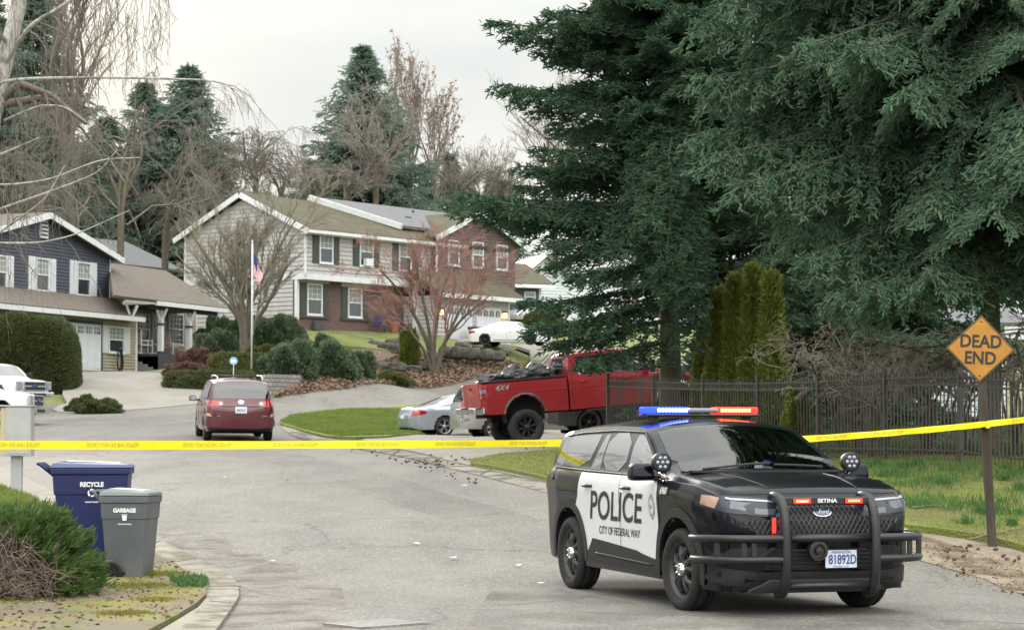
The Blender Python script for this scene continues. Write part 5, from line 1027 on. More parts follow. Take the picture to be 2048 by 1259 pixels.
ap = D2.f(1090, 516); x0_ = D2.f(1060, 545); MB().prism([(x0_[0], -2), (2*ap[0]-x0_[0]+2, -2), (2*ap[0]-x0_[0]+2, x0_[1]), (ap[0], ap[1]), (x0_[0], x0_[1])], 0, 6, 'XZ').build('wall', lap_mat('pale_siding', (.5, .55, .58), (.55, .6, .62)), d2)
for sg in (-1, 1): xe = ap[0]+sg*(ap[0]-x0_[0]+.5); slab([(ap[0], -.5, ap[1]+.1), (xe, -.5, x0_[1]-.2), (xe, 6, x0_[1]-.2), (ap[0], 6, ap[1]+.1)], .2).build('roof', m_trim if sg < 0 else m_shing, d2)
D3 = Frame('white_house', 'white house wall showing through the bare bushes behind the fence', 'house', 1835, 712, 80, R(8)); d3 = D3.root
a = D3.f(2010, 700)[0]; zt = D3.f(1900, 648)[1]; MB().bx(0, a, 0, 6, -2.5, zt).build('wall', lap_mat('bluish_siding', (.5, .56, .62), (.55, .6, .66), .2), d3); slab([(-.6, -.7, zt-.1), (a+.6, -.7, zt-.1), (a+.6, 3, zt+1.5), (-.6, 3, zt+1.5)], .15).build('roof', m_shing, d3)
a = D3.f(1812, 690, -2); b = D3.f(1848, 690, -2); MB().bx(a[0], b[0], -2.6, -1.6, -1, a[1]).build('side_shed', M('rust_red_board', (.28, .12, .09), rough=.8), d3); MB().bx(a[0]-.1, b[0]+.1, -2.7, -1.5, a[1], a[1]+.08).build('shed_roof', m_trim, d3)
D4 = Frame('grey_roofed_house', 'low house with a grey-green roof between the navy and the grey houses', 'house', 245, 545, 128, R(60)); d4 = D4.root
a = D4.f(345, 540); r0 = D4.f(262, 505, 3); MB().bx(-3, a[0], 0, 8, -4, D4.f(300, 540)[1]).build('wall', m_lapgrey, d4)
slab([(-3, -.5, D4.f(300, 540)[1]), (a[0]+.5, -.5, D4.f(300, 540)[1]), (a[0]+.5, 4, r0[1]+.6), (-3, 4, r0[1]+.6)], .15).build('roof', m_shing, d4)
D5 = Frame('white_gable_house', 'white house wall seen through the branches left of the grey house', 'house', 262, 520, 150, R(12)); d5 = D5.root
a = D5.f(400, 500); MB().prism([(0, -3), (a[0], -3), (a[0], D5.f(400, 440)[1]), (a[0]*.65, D5.f(345, 428)[1]), (0, D5.f(262, 470)[1])], 0, 6, 'XZ').build('wall', lap_mat('white_siding', (.6, .63, .66), (.55, .58, .62), .25), d5)
slab([(-.5, -.4, D5.f(262, 472)[1]), (a[0]*.65, -.4, D5.f(345, 426)[1]), (a[0]*.65, 6.4, D5.f(345, 426)[1]), (-.5, 6.4, D5.f(262, 472)[1])], .15).build('roof', m_shing, d5)
# ---------- plants ----------
def nrm(a): return a/np.maximum(np.linalg.norm(a, axis=-1, keepdims=True), 1e-9)
def shoots(P, D, Ln, Wd, cross=2, sag=.15, blunt=False):
    """needle shoots: each a long leaf-like blade, two crossing blades when seen near"""
    n = len(P); Ln = np.broadcast_to(Ln, n)[:, None]; Wd = np.broadcast_to(Wd, n)[:, None]; D = nrm(D)
    r = rng.normal(size=(n, 3)); S1 = nrm(np.cross(D, r)); S2 = np.cross(D, S1); out = []
    for S_ in (S1, S2)[:cross]:
        m = P+D*Ln*.45; t = P+D*Ln; t[:, 2] -= (Ln*sag)[:, 0]
        out.append(np.stack([P-S_*Wd*.28, t-S_*Wd*.5, t+D*Wd*.4, P+S_*Wd*.5], 1) if blunt else np.stack([P, m-S_*Wd/2, t, m+S_*Wd/2], 1))
    return np.concatenate(out).reshape(-1, 3)
class Segs:
    def __init__(s): s.a = []; s.b = []; s.r = []; s.q = []
    def line(s, pts, r0, r1):
        pts = np.asarray(pts); k = len(pts)-1; rr = np.linspace(r0, r1, k+1); s.a.append(pts[:-1]); s.b.append(pts[1:]); s.r.append(rr[:-1]); s.q.append(rr[1:])
    def mesh(s, n=4, minr=0):
        A, B_ = np.concatenate(s.a), np.concatenate(s.b); r, q = np.maximum(np.concatenate(s.r), minr), np.maximum(np.concatenate(s.q), minr)
        D = nrm(B_-A); U = nrm(np.cross(D, np.where(np.abs(D[:, 2:3]) < .9, [[0, 0, 1.]], [[1., 0, 0]]))); Wv = np.cross(D, U); V = []
        for P_, rr in ((A, r), (B_, q)):
            for j in range(n): t = 2*math.pi*j/n; V.append(P_+(U*math.cos(t)+Wv*math.sin(t))*rr[:, None])
        V = np.stack(V, 1); m = len(A); Fq = np.concatenate([np.stack([np.arange(m)*2*n+j, np.arange(m)*2*n+(j+1) % n, np.arange(m)*2*n+n+(j+1) % n, np.arange(m)*2*n+n+j], 1) for j in range(n)])
        return V.reshape(-1, 3), Fq
def quads(V): return np.arange(len(V)).reshape(-1, 4)
m_bark = M('bark', (.085, .07, .055), (.13, .11, .09), 6, .9, bump=1, bscale=18, bdist=.04, c3=(.10, .12, .05), s3=2)
m_needle = foliage_mat('spruce_needles', (.066, .132, .088), (.118, .205, .135), (.20, .25, .12), trl=.25, rough=.95, spec=.08); m_needle2 = foliage_mat('fir_needles', (.048, .105, .070), (.090, .165, .105), (.16, .215, .10), trl=.25, rough=.95, spec=.08); m_needle3 = foliage_mat('far_fir_needles', (.12, .175, .135), (.165, .22, .17), scale=.6, rough=.95, spec=.1)  # far needles are paler: distance haze put into their colour
m_cone = M('cone_brown', (.30, .19, .13), (.22, .13, .09), 20, .8)
def conifer(name, label, base, H, prof, n_wh, per, mat, sl=.2, sw=.05, s2=.3, sp=.12, droop=.25, hang=.3, cat='tree', group=None, z0=.12, limbs=(), seed=1, cross=2, trunk_r=.3, zmax=None, shoots_per=3, cones=0, az=None, thin=1.0, holes=(), upb=0.):
    g = np.random.default_rng(seed); T = empty(name, base); tag(T, label, cat, group); out = []; tw = Segs(); B0 = np.zeros(3)
    hs = np.linspace(z0, .985, n_wh); specs = []
    for h in hs:
        Rr = np.interp(h, [p[0] for p in prof], [p[1] for p in prof])
        for k in range(per):
            a = g.uniform(0, 2*math.pi); L_ = Rr*g.uniform(.72, 1.12); hz = h*H+g.normal()*.12*H/n_wh
            if zmax and hz > zmax: continue
            if az and not az(a, hz, L_): continue
            specs.append((np.array([0, 0, hz]), np.array([math.cos(a), math.sin(a), 0]), L_, g.uniform(-.05, .25)+.35*max(h-.6, 0), droop*g.uniform(.6, 1.4)))
    for tip, hz in limbs:
        d = np.array(tip)-np.array(base); s0 = np.array([0, 0, hz]); v = d-s0; L_ = np.linalg.norm(v[:2]); specs.append((s0, np.array([v[0]/L_, v[1]/L_, 0]), L_, v[2]/L_+.18, .18))
    for s0, d, L_, rise, dr in specs:
        n = max(4, int(L_/s2)); s = np.linspace(0, 1, 9); pts = s0+d*(s*L_)[:, None]; pts[:, 2] += L_*(rise*s-dr*s**2+.10*s**4); pts[:, :2] += np.cumsum(g.normal(size=(9, 2))*.03*L_/4, 0)
        tw.line(pts, .012+.012*L_, .006)
        ss = np.repeat(np.linspace(.16, 1, n), 2)+g.normal(size=2*n)*.02; ss = np.clip(ss, .1, 1); C = np.stack([np.interp(ss, s, pts[:, i]) for i in range(3)], 1)
        sd = np.tile([-1, 1], n); lat = np.array([-d[1], d[0], 0]); l2 = (L_*.30*np.clip(1.15-ss, .12, .8)+sl*.9)*g.uniform(.6, 1.25, 2*n)
        D2 = d[None]*.62+lat[None]*sd[:, None]*.8; D2[:, 2] += rise*.3-.1; D2 = nrm(D2)
        m = max(2, int(l2.max()/sp)); u = (np.arange(m)+.5)/m
        Pp = C[:, None, :]+D2[:, None, :]*(u[None, :]*l2[:, None])[..., None]; Pp[..., 2] -= hang*(u[None, :]**1.3)*l2[:, None]
        keep = (g.uniform(size=Pp.shape[:2]) < thin*np.clip(l2[:, None]/l2.max()*1.3, .25, 1)); Pp = Pp[keep]; Dd = np.repeat(D2[:, None, :], m, 1)[keep]; side = np.cross(Dd, [0, 0, 1.])
        for q in range(shoots_per):
            o = g.normal(size=Pp.shape)*.35; o[:, 2] -= hang*(.35 if q else .1)*1.2; k = [0, 1, -1, .3, -.3][q % 5]
            out.append((Pp+g.normal(size=Pp.shape)*.04, Dd*.7+side*k*.8+o+[0, 0, upb], sl*g.uniform(.6, 1.3, len(Pp))))
        # leader shoots along the limb
        q = np.linspace(.05, 1, n*2); C = np.stack([np.interp(q, s, pts[:, i]) for i in range(3)], 1); out.append((C, np.tile(d, (len(C), 1))+g.normal(size=C.shape)*.5+[0, 0, .2], sl*g.uniform(.7, 1.3, len(C))))
    P = np.concatenate([o[0] for o in out]); D = np.concatenate([o[1] for o in out]); Ln = np.concatenate([o[2] for o in out])
    if holes:
        bw = P+np.array(base); px = CX+F*bw[:, 0]/bw[:, 1]; keep = np.ones(len(P), bool)
    V = shoots(P, D, Ln, sw*(.7+.6*g.uniform(size=len(P))), cross, blunt=True); rawmesh('foliage', V, quads(V), mat, T)
    tk = Segs(); tz_ = np.linspace(-.3, H*.97, 12); tk.line(np.stack([g.normal(size=12)*.03, g.normal(size=12)*.03, tz_], 1), trunk_r, .03); V, Fq = tk.mesh(9); rawmesh('trunk', V, Fq, m_bark, T, True); V, Fq = tw.mesh(4); rawmesh('branches', V, Fq, m_bark, T, True)
    if cones:
        i = g.choice(len(P), cones); mb = MB()
        for p in P[i]: mb.lathe([(-.0, .008), (-.03, .022), (-.08, .026), (-.13, .010), (-.14, .001)], 6, 'Z', tuple(p))
        c_ = mb.build('cones', m_cone, T, smooth=True); c_['kind'] = 'stuff'
    return T
def wp(px, py, Y): return tuple(at(px, py, Y))
def base_at(px, Y, dz=0): p = at(px, 868, Y); return (p.x, Y, tz(p.x, Y)+dz)
b_ = _fb = base_at(1340, 51.5)
conifer('fir_tree', 'large dark fir whose left limbs reach over the red pickup', b_, 24, [(0, 3.0), (.10, 3.3), (.25, 3.0), (.35, 2.8), (.45, 2.9), (.6, 2.4), (1, .3)], 54, 9, m_needle2, sl=.14, sw=.04, s2=.22, sp=.095, droop=.28, hang=.42, z0=.15, shoots_per=5, upb=.28, az=lambda a, hz, L_: hz > np.interp(CX+F*(_fb[0]+L_*math.cos(a))/(_fb[1]+L_*math.sin(a)), [1020, 1100, 1160, 1200, 1340, 1500], [4.6, 4.9, 5.4, 7.0, 6.8, 5.4]), seed=11, trunk_r=.27, cones=0,
    limbs=[(wp(1005, 78, 50), 9.4), (wp(1040, 100, 50.5), 9.0), (wp(1100, 60, 49), 9.6), (wp(985, 207, 50.5), 8.0), (wp(1030, 215, 49.5), 7.6), (wp(1080, 330, 49.5), 6.8), (wp(918, 432, 50), 5.4), (wp(960, 440, 49.3), 5.2), (wp(935, 455, 50.6), 5.0), (wp(1090, 520, 49), 4.8), (wp(1040, 360, 51), 6.3),
           (wp(1060, 640, 49.2), 3.6), (wp(1085, 690, 48.8), 3.2), (wp(1100, 720, 49.4), 2.9), (wp(1120, 580, 49), 4.2), (wp(1210, 20, 48), 10.4), (wp(1160, 752, 49), 2.4), (wp(1300, 590, 49), 6.8), (wp(1410, 670, 50), 5.2), (wp(1350, 620, 48.5), 6.0), (wp(1230, 560, 48.6), 7.0), (wp(1440, 640, 51), 5.8), (wp(1380, 600, 48), 6.3), (wp(1350, 620, 48.4), 6.2), (wp(1330, 560, 47.6), 6.8), (wp(1300, 480, 47.5), 7.8), (wp(1350, 400, 47.5), 8.6), (wp(1385, 650, 49), 5.4), (wp(1405, 705, 50), 4.9), (wp(1350, 712, 49.6), 4.6), (wp(1385, 690, 51.4), 5.1), (wp(1440, 700, 51), 5.0), (wp(1370, 640, 49.2), 5.6)])
b_ = base_at(1985, 40.5); _bb = b_
def _spaz(a, hz, L_):
    x, y = _bb[0]+L_*math.cos(a), _bb[1]+L_*math.sin(a); px = CX+F*x/y; return hz > np.interp(px, [1380, 1560, 1660, 2100], [8.2, 6.6, 5.4, 4.9])-1.1
conifer('spruce_tree', 'spruce with drooping branches and brown cones over the dead end sign', b_, 24.5, [(0, 5.6), (.16, 6.0), (.36, 5.2), (.6, 3.6), (.8, 1.8), (1, .3)], 62, 8, m_needle, sl=.13, sw=.042, s2=.2, sp=.095, shoots_per=4, az=_spaz, droop=.40, hang=.92, z0=.165, seed=5, trunk_r=.2, cones=110,
    limbs=[(wp(1392, 330, 40), 7.4), (wp(1420, 370, 39), 6.8), (wp(1475, 430, 38.5), 6.2), (wp(1540, 500, 39.5), 5.6), (wp(1620, 560, 38), 4.9), (wp(1680, 640, 37.6), 4.2), (wp(1760, 630, 37), 4.2), (wp(1860, 600, 36.4), 4.4), (wp(1440, 250, 40.5), 7.6), (wp(1600, 150, 37), 8.6)])
b_ = base_at(1560, 60)
conifer('spruce_tree', 'blue-green spruce standing between the dark fir and the right-hand spruce', b_, 20, [(0, 3.8), (.2, 4.4), (.5, 4.2), (.8, 2.8), (1, .3)], 36, 7, m_needle, sl=.26, sw=.07, s2=.32, sp=.17, droop=.25, hang=.35, z0=.03, upb=.2, seed=21, trunk_r=.3)
b_ = base_at(1800, 66)
conifer('spruce_tree', 'tall spruce farthest back, filling the sky above the bare thicket', b_, 22, [(0, 4.4), (.2, 4.8), (.5, 4.4), (.8, 3), (1, .3)], 34, 7, m_needle2, sl=.28, sw=.08, s2=.36, sp=.2, droop=.3, hang=.45, z0=.03, seed=33, zmax=17, trunk_r=.3)
# far conifers
FAR = [(722, 92, 160, 6.2, 'tall dark fir standing alone against the sky above the grey house', .10), (372, 130, 150, 5.4, 'tall fir with drooping outer limbs above the gap between the two houses', .1), (285, 165, 152, 4.6, 'fir left of the tallest one behind the navy house', .1), (205, 235, 148, 4.0, 'shorter dense fir with a pointed top behind the navy house', .1),
       (60, -60, 140, 4.8, 'very tall dark fir at the left edge behind the navy house', .1), (-30, -30, 128, 3.6, 'dark fir cut by the left edge of the picture', .1), (105, 255, 135, 2.2, 'low dark fir behind the gable of the navy house', .1), (900, 305, 200, 2.3, 'small slender fir right of the bare poplar on the skyline', .05), (855, 330, 205, 2.2, 'small fir under the bare poplar on the skyline', .05), (935, 345, 210, 2.2, 'short fir right of the slender one on the skyline', .05),
       (985, 345, 215, 2.0, 'pointed fir nearest the bare trees on the skyline', .05), (1012, 362, 215, 2.6, 'broad low fir on the skyline beside the big dark fir', .05), (655, 330, 168, 3.0, 'low fir growing against the foot of the lone tall fir', .05), (800, 350, 190, 2.6, 'fir hidden behind the pale bare tree', .05), (440, 330, 156, 2.4, 'low fir right of the tallest fir behind the houses', .05)]
for i, (px, py, Y, rr, lab, z0_) in enumerate(FAR):
    b_ = base_at(px, Y); H_ = at(px, py, Y).z-b_[2]
    conifer('fir_tree', lab, b_, H_, [(0, rr*1.05), (.35, rr), (.6, rr*.68), (.8, rr*.36), (.93, rr*.13), (1, .03)], int(H_*1.9), 8, m_needle3, sl=.42, sw=.13, s2=.5, sp=.3, droop=.12, hang=.25, z0=z0_+.05, seed=40+i, cross=1, trunk_r=.25, shoots_per=3, group='firs behind the houses')
# ---- bare trees ----
def bare(name, label, base, trunks, levels, seed, mat, cat='tree', group=None, r0=.12, up=.35, sag=0., minr=.006, kids=(5, 5, 5), ratio=.62, lenj=.25, spread=.75, leaf=None, nleaf=0, leafm=None, pull=None):
    """trunks: list of polylines (local); branches fork from them level by level"""
    g = np.random.default_rng(seed); T = empty(name, base); tag(T, label, cat, group); tk, tw = Segs(), Segs(); cur = []
    for pl, ra, rb in trunks:
        pl = np.array(pl, float); k = len(pl); t = np.linspace(0, 1, 4*k); P = np.stack([np.interp(t, np.linspace(0, 1, k), pl[:, i]) for i in range(3)], 1)
        for _ in range(2): P[1:-1] = (P[:-2]+P[1:-1]*2+P[2:])/4
        tk.line(P, ra, rb); cur.append((P, ra, rb, np.linalg.norm(P[-1]-P[0])))
    ends = []
    for lv in range(levels):
        nxt = []
        for P, ra, rb, L_ in cur:
            n = kids[min(lv, len(kids)-1)]
            for t in np.clip(g.uniform(.25, 1.02, n), 0, 1):
                i = min(int(t*(len(P)-1)), len(P)-2); p = P[i]+(P[i+1]-P[i])*(t*(len(P)-1)-i); d = nrm(P[i+1]-P[i]); o = g.normal(size=3); o -= d*o.dot(d); o = nrm(o)
                v = nrm(d+o*spread*g.uniform(.6, 1.3)+np.array([0, 0, up])); l = L_*ratio*g.uniform(1-lenj, 1+lenj)*(1.15-.5*t); r = max((ra+(rb-ra)*t)*.62, minr); m = 5 if lv < levels-1 else 4
                s = np.linspace(0, 1, m); Q = p+v*(s*l)[:, None]+np.cumsum(g.normal(size=(m, 3))*l*.045, 0)*(s > 0)[:, None]; Q[:, 2] -= sag*l*s**2*(1+lv*.5)
                if pull is not None: Q[:, 2] += pull*l*s**2
                tw.line(Q, r, max(r*.45, minr*.6)); nxt.append((Q, r, max(r*.45, minr), l))
                if lv == levels-1: ends.append(Q[-1])
        cur = nxt
    V, Fq = tk.mesh(8); rawmesh('trunk', V, Fq, m_birch if name == 'birch_tree' else m_bark, T, True); V, Fq = tw.mesh(3); rawmesh('twigs', V, Fq, mat, T, True)
    if nleaf:
        E_ = np.array(ends); i = g.choice(len(E_), nleaf); V = shoots(E_[i]+g.normal(size=(nleaf, 3))*.05, g.normal(size=(nleaf, 3))+[0, 0, -.8], leaf, leaf*.6, 1); rawmesh('leaves', V, quads(V), leafm, T)
    return T
m_birch = M('birch_bark', (.42, .41, .37), (.30, .29, .26), 3, .8, c3=(.12, .11, .10), s3=6); m_twig = M('grey_brown_twigs', (.12, .10, .085), (.17, .145, .125), 2, .9); m_twigo = M('olive_twigs', (.19, .175, .125), (.26, .235, .18), 2, .9); m_twigr = M('red_brown_twigs', (.30, .165, .125), (.24, .14, .115), 2, .9); m_twigp = M('pale_twigs', (.26, .23, .205), (.21, .18, .16), 2, .9); m_twigs = M('thicket_twigs', (.36, .33, .27), (.27, .24, .19), 2, .9); m_twigb = M('brown_twigs', (.15, .132, .112), (.20, .178, .152), 1, .9)
def loc(b, *pts): return [tuple(np.array(wp(*p))-np.array(b)) for p in pts]
# multi-stemmed tree before the grey house
b_ = wp(490, 708, 98)
bare('bare_maple', 'bare mossy multi-stemmed tree in front of the grey house beside the flagpole', b_, [(loc(b_, (488, 712, 98), (486, 650, 98), (470, 600, 98.2), (425, 530, 98.4), (385, 470, 98.5)), .20, .035), (loc(b_, (492, 712, 98), (489, 640, 97.8), (474, 560, 97.6), (462, 480, 97.4)), .18, .03), (loc(b_, (494, 712, 98), (497, 640, 98), (500, 560, 98.2), (522, 470, 98.6)), .17, .03), (loc(b_, (496, 712, 98), (506, 650, 97.8), (540, 600, 97.4), (575, 530, 97)), .13, .03), (loc(b_, (492, 712, 98), (494, 620, 97.9), (555, 500, 97.6), (590, 440, 97.2)), .12, .03), (loc(b_, (489, 712, 98), (480, 640, 98.4), (448, 600, 98.8), (400, 560, 99.2)), .12, .03)],
     3, 3, m_twigo, r0=.1, up=.45, sag=.05, kids=(8, 8, 9), ratio=.54, minr=.0095, spread=.62)
b_ = wp(865, 746, 107)
bare('japanese_maple', 'bare spreading maple with fine reddish twigs beside the boulders', b_, [(loc(b_, (865, 750, 107), (858, 690, 107), (830, 630, 107), (790, 570, 106.5), (760, 540, 106)), .14, .03), (loc(b_, (868, 750, 107), (868, 680, 107), (880, 600, 107.5), (900, 530, 108)), .13, .03), (loc(b_, (870, 750, 107), (885, 690, 107), (920, 640, 106.5), (980, 590, 106)), .13, .03), (loc(b_, (866, 750, 107), (862, 680, 106.6), (845, 590, 106), (830, 520, 105.6)), .12, .03), (loc(b_, (872, 750, 107), (890, 680, 107.6), (930, 600, 108.3), (970, 550, 109)), .12, .03), (loc(b_, (864, 750, 107), (850, 700, 106.5), (810, 650, 105.6), (780, 620, 105)), .1, .03)],
     4, 8, m_twigr, up=.26, sag=.03, kids=(7, 6, 6, 4), ratio=.53, minr=.0075, spread=.75)
# weeping and upright bare trees behind the houses
def tre(px, py, pyb, Y, w, n, seed): 
    b = wp(px, pyb, Y); H_ = (at(px, py, Y)-Vector(b)).z; g = np.random.default_rng(seed); return b, [([(0, 0, -2), (g.normal()*.1, g.normal()*.1, H_*.35), (g.uniform(-1, 1)*w*.5, g.uniform(-1, 1)*w*.5, H_*.65), (g.uniform(-1, 1)*w, g.uniform(-1, 1)*w, H_*.93)], (.10+.005*H_), .03) for _ in range(n)]
for (px, py, pyb, Y, w, n, sd, mt, lab, kw) in [
    (240, 150, 545, 116, 3.6, 4, 61, m_twigb, 'broad brown weeping bare tree rising behind the porch roof', dict(up=.15, sag=.5, kids=(6, 6, 5, 3), ratio=.44, minr=.0080)),
    (330, 270, 560, 120, 2.8, 3, 62, m_twigb, 'lower weeping bare tree left of the grey house gable', dict(up=.15, sag=.5, kids=(6, 6, 5, 3), ratio=.44, minr=.0080)),
    (150, 330, 520, 112, 2.4, 3, 63, m_twigb, 'brown bare tree right behind the navy gable', dict(up=.15, sag=.45, kids=(6, 6, 5, 3), ratio=.45, minr=.0085)),
    (130, -60, 500, 124, 2.2, 5, 64, m_twig, 'tall upright bare tree with several stems between the left firs', dict(up=.75, sag=.1, kids=(9, 7, 6), ratio=.42, minr=.012, spread=.5)),
    (40, 260, 520, 118, 2.6, 3, 73, m_twigb, 'brown bare tree above the left part of the navy roof', dict(up=.15, sag=.45, kids=(6, 6, 5, 3), ratio=.45, minr=.0085)),
    (512, 262, 420, 130, 1.6, 3, 65, m_twig, 'small weeping bare tree peeping over the grey house ridge', dict(up=.2, sag=.6, kids=(8, 7, 5), ratio=.5, minr=.012)),
    (425, 380, 560, 122, 2.2, 4, 66, m_twigo, 'olive bare tree against the left gable of the grey house', dict(up=.3, sag=.3, kids=(7, 7, 5), ratio=.5, minr=.011)),
    (820, 172, 440, 172, 1.8, 4, 67, m_twigp, 'pale upright bare poplar with a few dead leaves on the skyline', dict(up=.9, sag=-.1, kids=(9, 7, 4), ratio=.4, minr=.014, spread=.45, nleaf=900, leaf=.22, leafm=m_cone)),
    (870, 235, 440, 176, 2.0, 3, 74, m_twigp, 'pale bare tree with dead leaves right of the poplar', dict(up=.7, sag=0, kids=(9, 7, 4), ratio=.45, minr=.013, spread=.5, nleaf=900, leaf=.22, leafm=m_cone)),
    (750, 235, 430, 150, 2.6, 6, 68, m_twigp, 'pale many-stemmed bare tree in front of the lone tall fir', dict(up=.45, sag=.15, kids=(8, 7, 5), ratio=.45, minr=.014)),
    (690, 330, 430, 148, 2.2, 5, 75, m_twigp, 'lower pale bare tree at the foot of the lone tall fir', dict(up=.35, sag=.2, kids=(8, 7, 5), ratio=.45, minr=.014)),
    (965, 322, 440, 190, 2.6, 4, 69, m_twigp, 'bare tree on the skyline right of the small firs', dict(up=.6, sag=.05, kids=(8, 7, 4), ratio=.45, minr=.015)),
    (1020, 345, 440, 185, 3.4, 4, 70, m_twigb, 'brown bare tree on the skyline by the big dark fir', dict(up=.5, sag=.1, kids=(8, 7, 5), ratio=.45, minr=.015)),
    (1110, 230, 480, 120, 3.2, 4, 71, m_twigp, 'pale bare tree showing behind the left limbs of the big fir', dict(up=.5, sag=.05, kids=(7, 6, 5), ratio=.5, minr=.012)),
    (1270, 250, 560, 110, 3.0, 4, 72, m_twigp, 'pale bare tree glimpsed through the big fir', dict(up=.5, sag=.05, kids=(7, 6, 5), ratio=.5, minr=.012)),
    (560, 300, 430, 150, 2.6, 4, 76, m_twigp, 'pale bare tree behind the mossy roof of the grey house', dict(up=.4, sag=.2, kids=(8, 6, 5), ratio=.46, minr=.013)),
    (640, 345, 440, 152, 2.8, 5, 77, m_twigb, 'brown bare thicket tree behind the mossy roof', dict(up=.3, sag=.2, kids=(8, 6, 5), ratio=.46, minr=.013)),
    (900, 340, 450, 165, 3.0, 5, 78, m_twigb, 'brown bare tree above the grey roof vents', dict(up=.4, sag=.15, kids=(8, 6, 5), ratio=.46, minr=.013)),
    ]:
    b_, tr_ = tre(px, py, pyb, Y, w, n, sd); bare('bare_tree', lab, b_, tr_, 3 if len(kw['kids']) < 4 else 4, sd, mt, group='bare trees behind the houses', **kw)
# near birch whose limbs hang in from the left edge
b_ = wp(-150, 1000, 33)
bt = bare('birch_tree', 'weeping birch at the left edge with a pale leaning trunk and long hanging limbs', b_, [(loc(b_, (-150, 1000, 33), (-90, 600, 33), (-20, 250, 33), (8, 130, 33), (38, 10, 33), (60, -150, 33)), .17, .10),
    (loc(b_, (-10, 190, 33), (0, 162, 32), (80, 156, 31.5), (240, 155, 31), (420, 160, 31), (465, 172, 31), (484, 232, 31)), .028, .006), (loc(b_, (-40, 320, 33), (0, 310, 32), (80, 275, 31)), .03, .012), (loc(b_, (-60, 440, 33), (0, 418, 32), (110, 380, 31), (200, 345, 30.5), (245, 285, 30)), .028, .007),
    (loc(b_, (-60, 350, 33), (0, 372, 32), (100, 360, 31), (200, 318, 31), (280, 315, 31)), .018, .006), (loc(b_, (8, 130, 33), (60, 50, 32), (130, 10, 31.5), (220, -60, 31)), .04, .02), (loc(b_, (-60, 480, 33), (0, 486, 32), (80, 486, 31), (150, 470, 30.5), (260, 420, 30)), .02, .006), (loc(b_, (20, 90, 33), (-60, 10, 32), (-100, -60, 32)), .04, .02),
    (loc(b_, (55, -100, 33), (140, -130, 32), (260, -110, 31), (300, -60, 30.5)), .04, .012), (loc(b_, (10, 240, 33), (80, 210, 32), (130, 212, 31), (180, 250, 31)), .02, .006), (loc(b_, (-50, 500, 33), (20, 450, 32), (90, 400, 31), (130, 330, 31)), .02, .006)],
    3, 91, m_twig, up=-.35, sag=.7, kids=(4, 4, 3), ratio=.20, minr=.0020, spread=.8)
# hanging birch twigs over the left part
gg = np.random.default_rng(5); sgm = Segs()
for _ in range(130):
    px = gg.uniform(-10, 325); py = gg.uniform(-60, 60) if px > 120 else gg.uniform(-60, 380); Y = gg.uniform(29, 33); l = gg.uniform(.6, 2.2) if px < 200 else gg.uniform(.4, 1.3); p = np.array(wp(px, py, Y))-np.array(b_); k = 9
    s = np.linspace(0, 1, k); Q = p+np.stack([np.cumsum(gg.normal(size=k)*.02), np.cumsum(gg.normal(size=k)*.02), -l*s], 1); sgm.line(Q, .004, .0022)
    for j in range(4): 
        a = Q[gg.integers(1, k-1)]; sgm.line(np.stack([a, a+[gg.normal()*.07, gg.normal()*.07, -.12], a+[gg.normal()*.09, gg.normal()*.09, -.3]]), .0035, .002)
V, Fq = sgm.mesh(3); rawmesh('hanging_twigs', V, Fq, m_twig, bt, True)
# thicket behind the fence
for i, (px, py, Y, w, lab) in enumerate([(1680, 680, 45, .8, 'pale bare shrub nearest the arborvitae behind the fence'), (1715, 650, 44, 1.3, 'tall arching bare shrub in the middle of the thicket behind the fence'), (1770, 650, 43, 1.8, 'bare shrub with looping branches behind the fence'), (1850, 680, 44, 1.5, 'low bare shrub before the white house behind the fence'), (1930, 690, 46, 1.5, 'bare shrub half hidden by the dead end sign'), (1740, 710, 41.6, 1.0, 'low dense bare shrub close behind the fence'), (2030, 640, 47, 1.5, 'bare shrub at the right edge behind the fence')]):
    b0 = base_at(px, Y); H_ = at(px, py, Y).z-b0[2]; g = np.random.default_rng(200+i)
    bare('bare_shrub', lab, b0, [([(0, 0, -.1), (g.uniform(-1, 1)*w*.3, g.uniform(-1, 1)*w*.3, H_*.5), (g.uniform(-1, 1)*w, g.uniform(-1, 1)*w, H_*g.uniform(.7, 1)), (g.uniform(-1.1, 1.1)*w, g.uniform(-.8, .8)*w, H_*g.uniform(.6, .95))], .03, .012) for _ in range(7)], 3, 300+i, m_twigs if i != 4 else m_twigp, cat='shrub', group='bare shrubs behind the iron fence', up=.3, sag=.22, kids=(6, 6, 4), ratio=.40, minr=.0045, spread=.9)
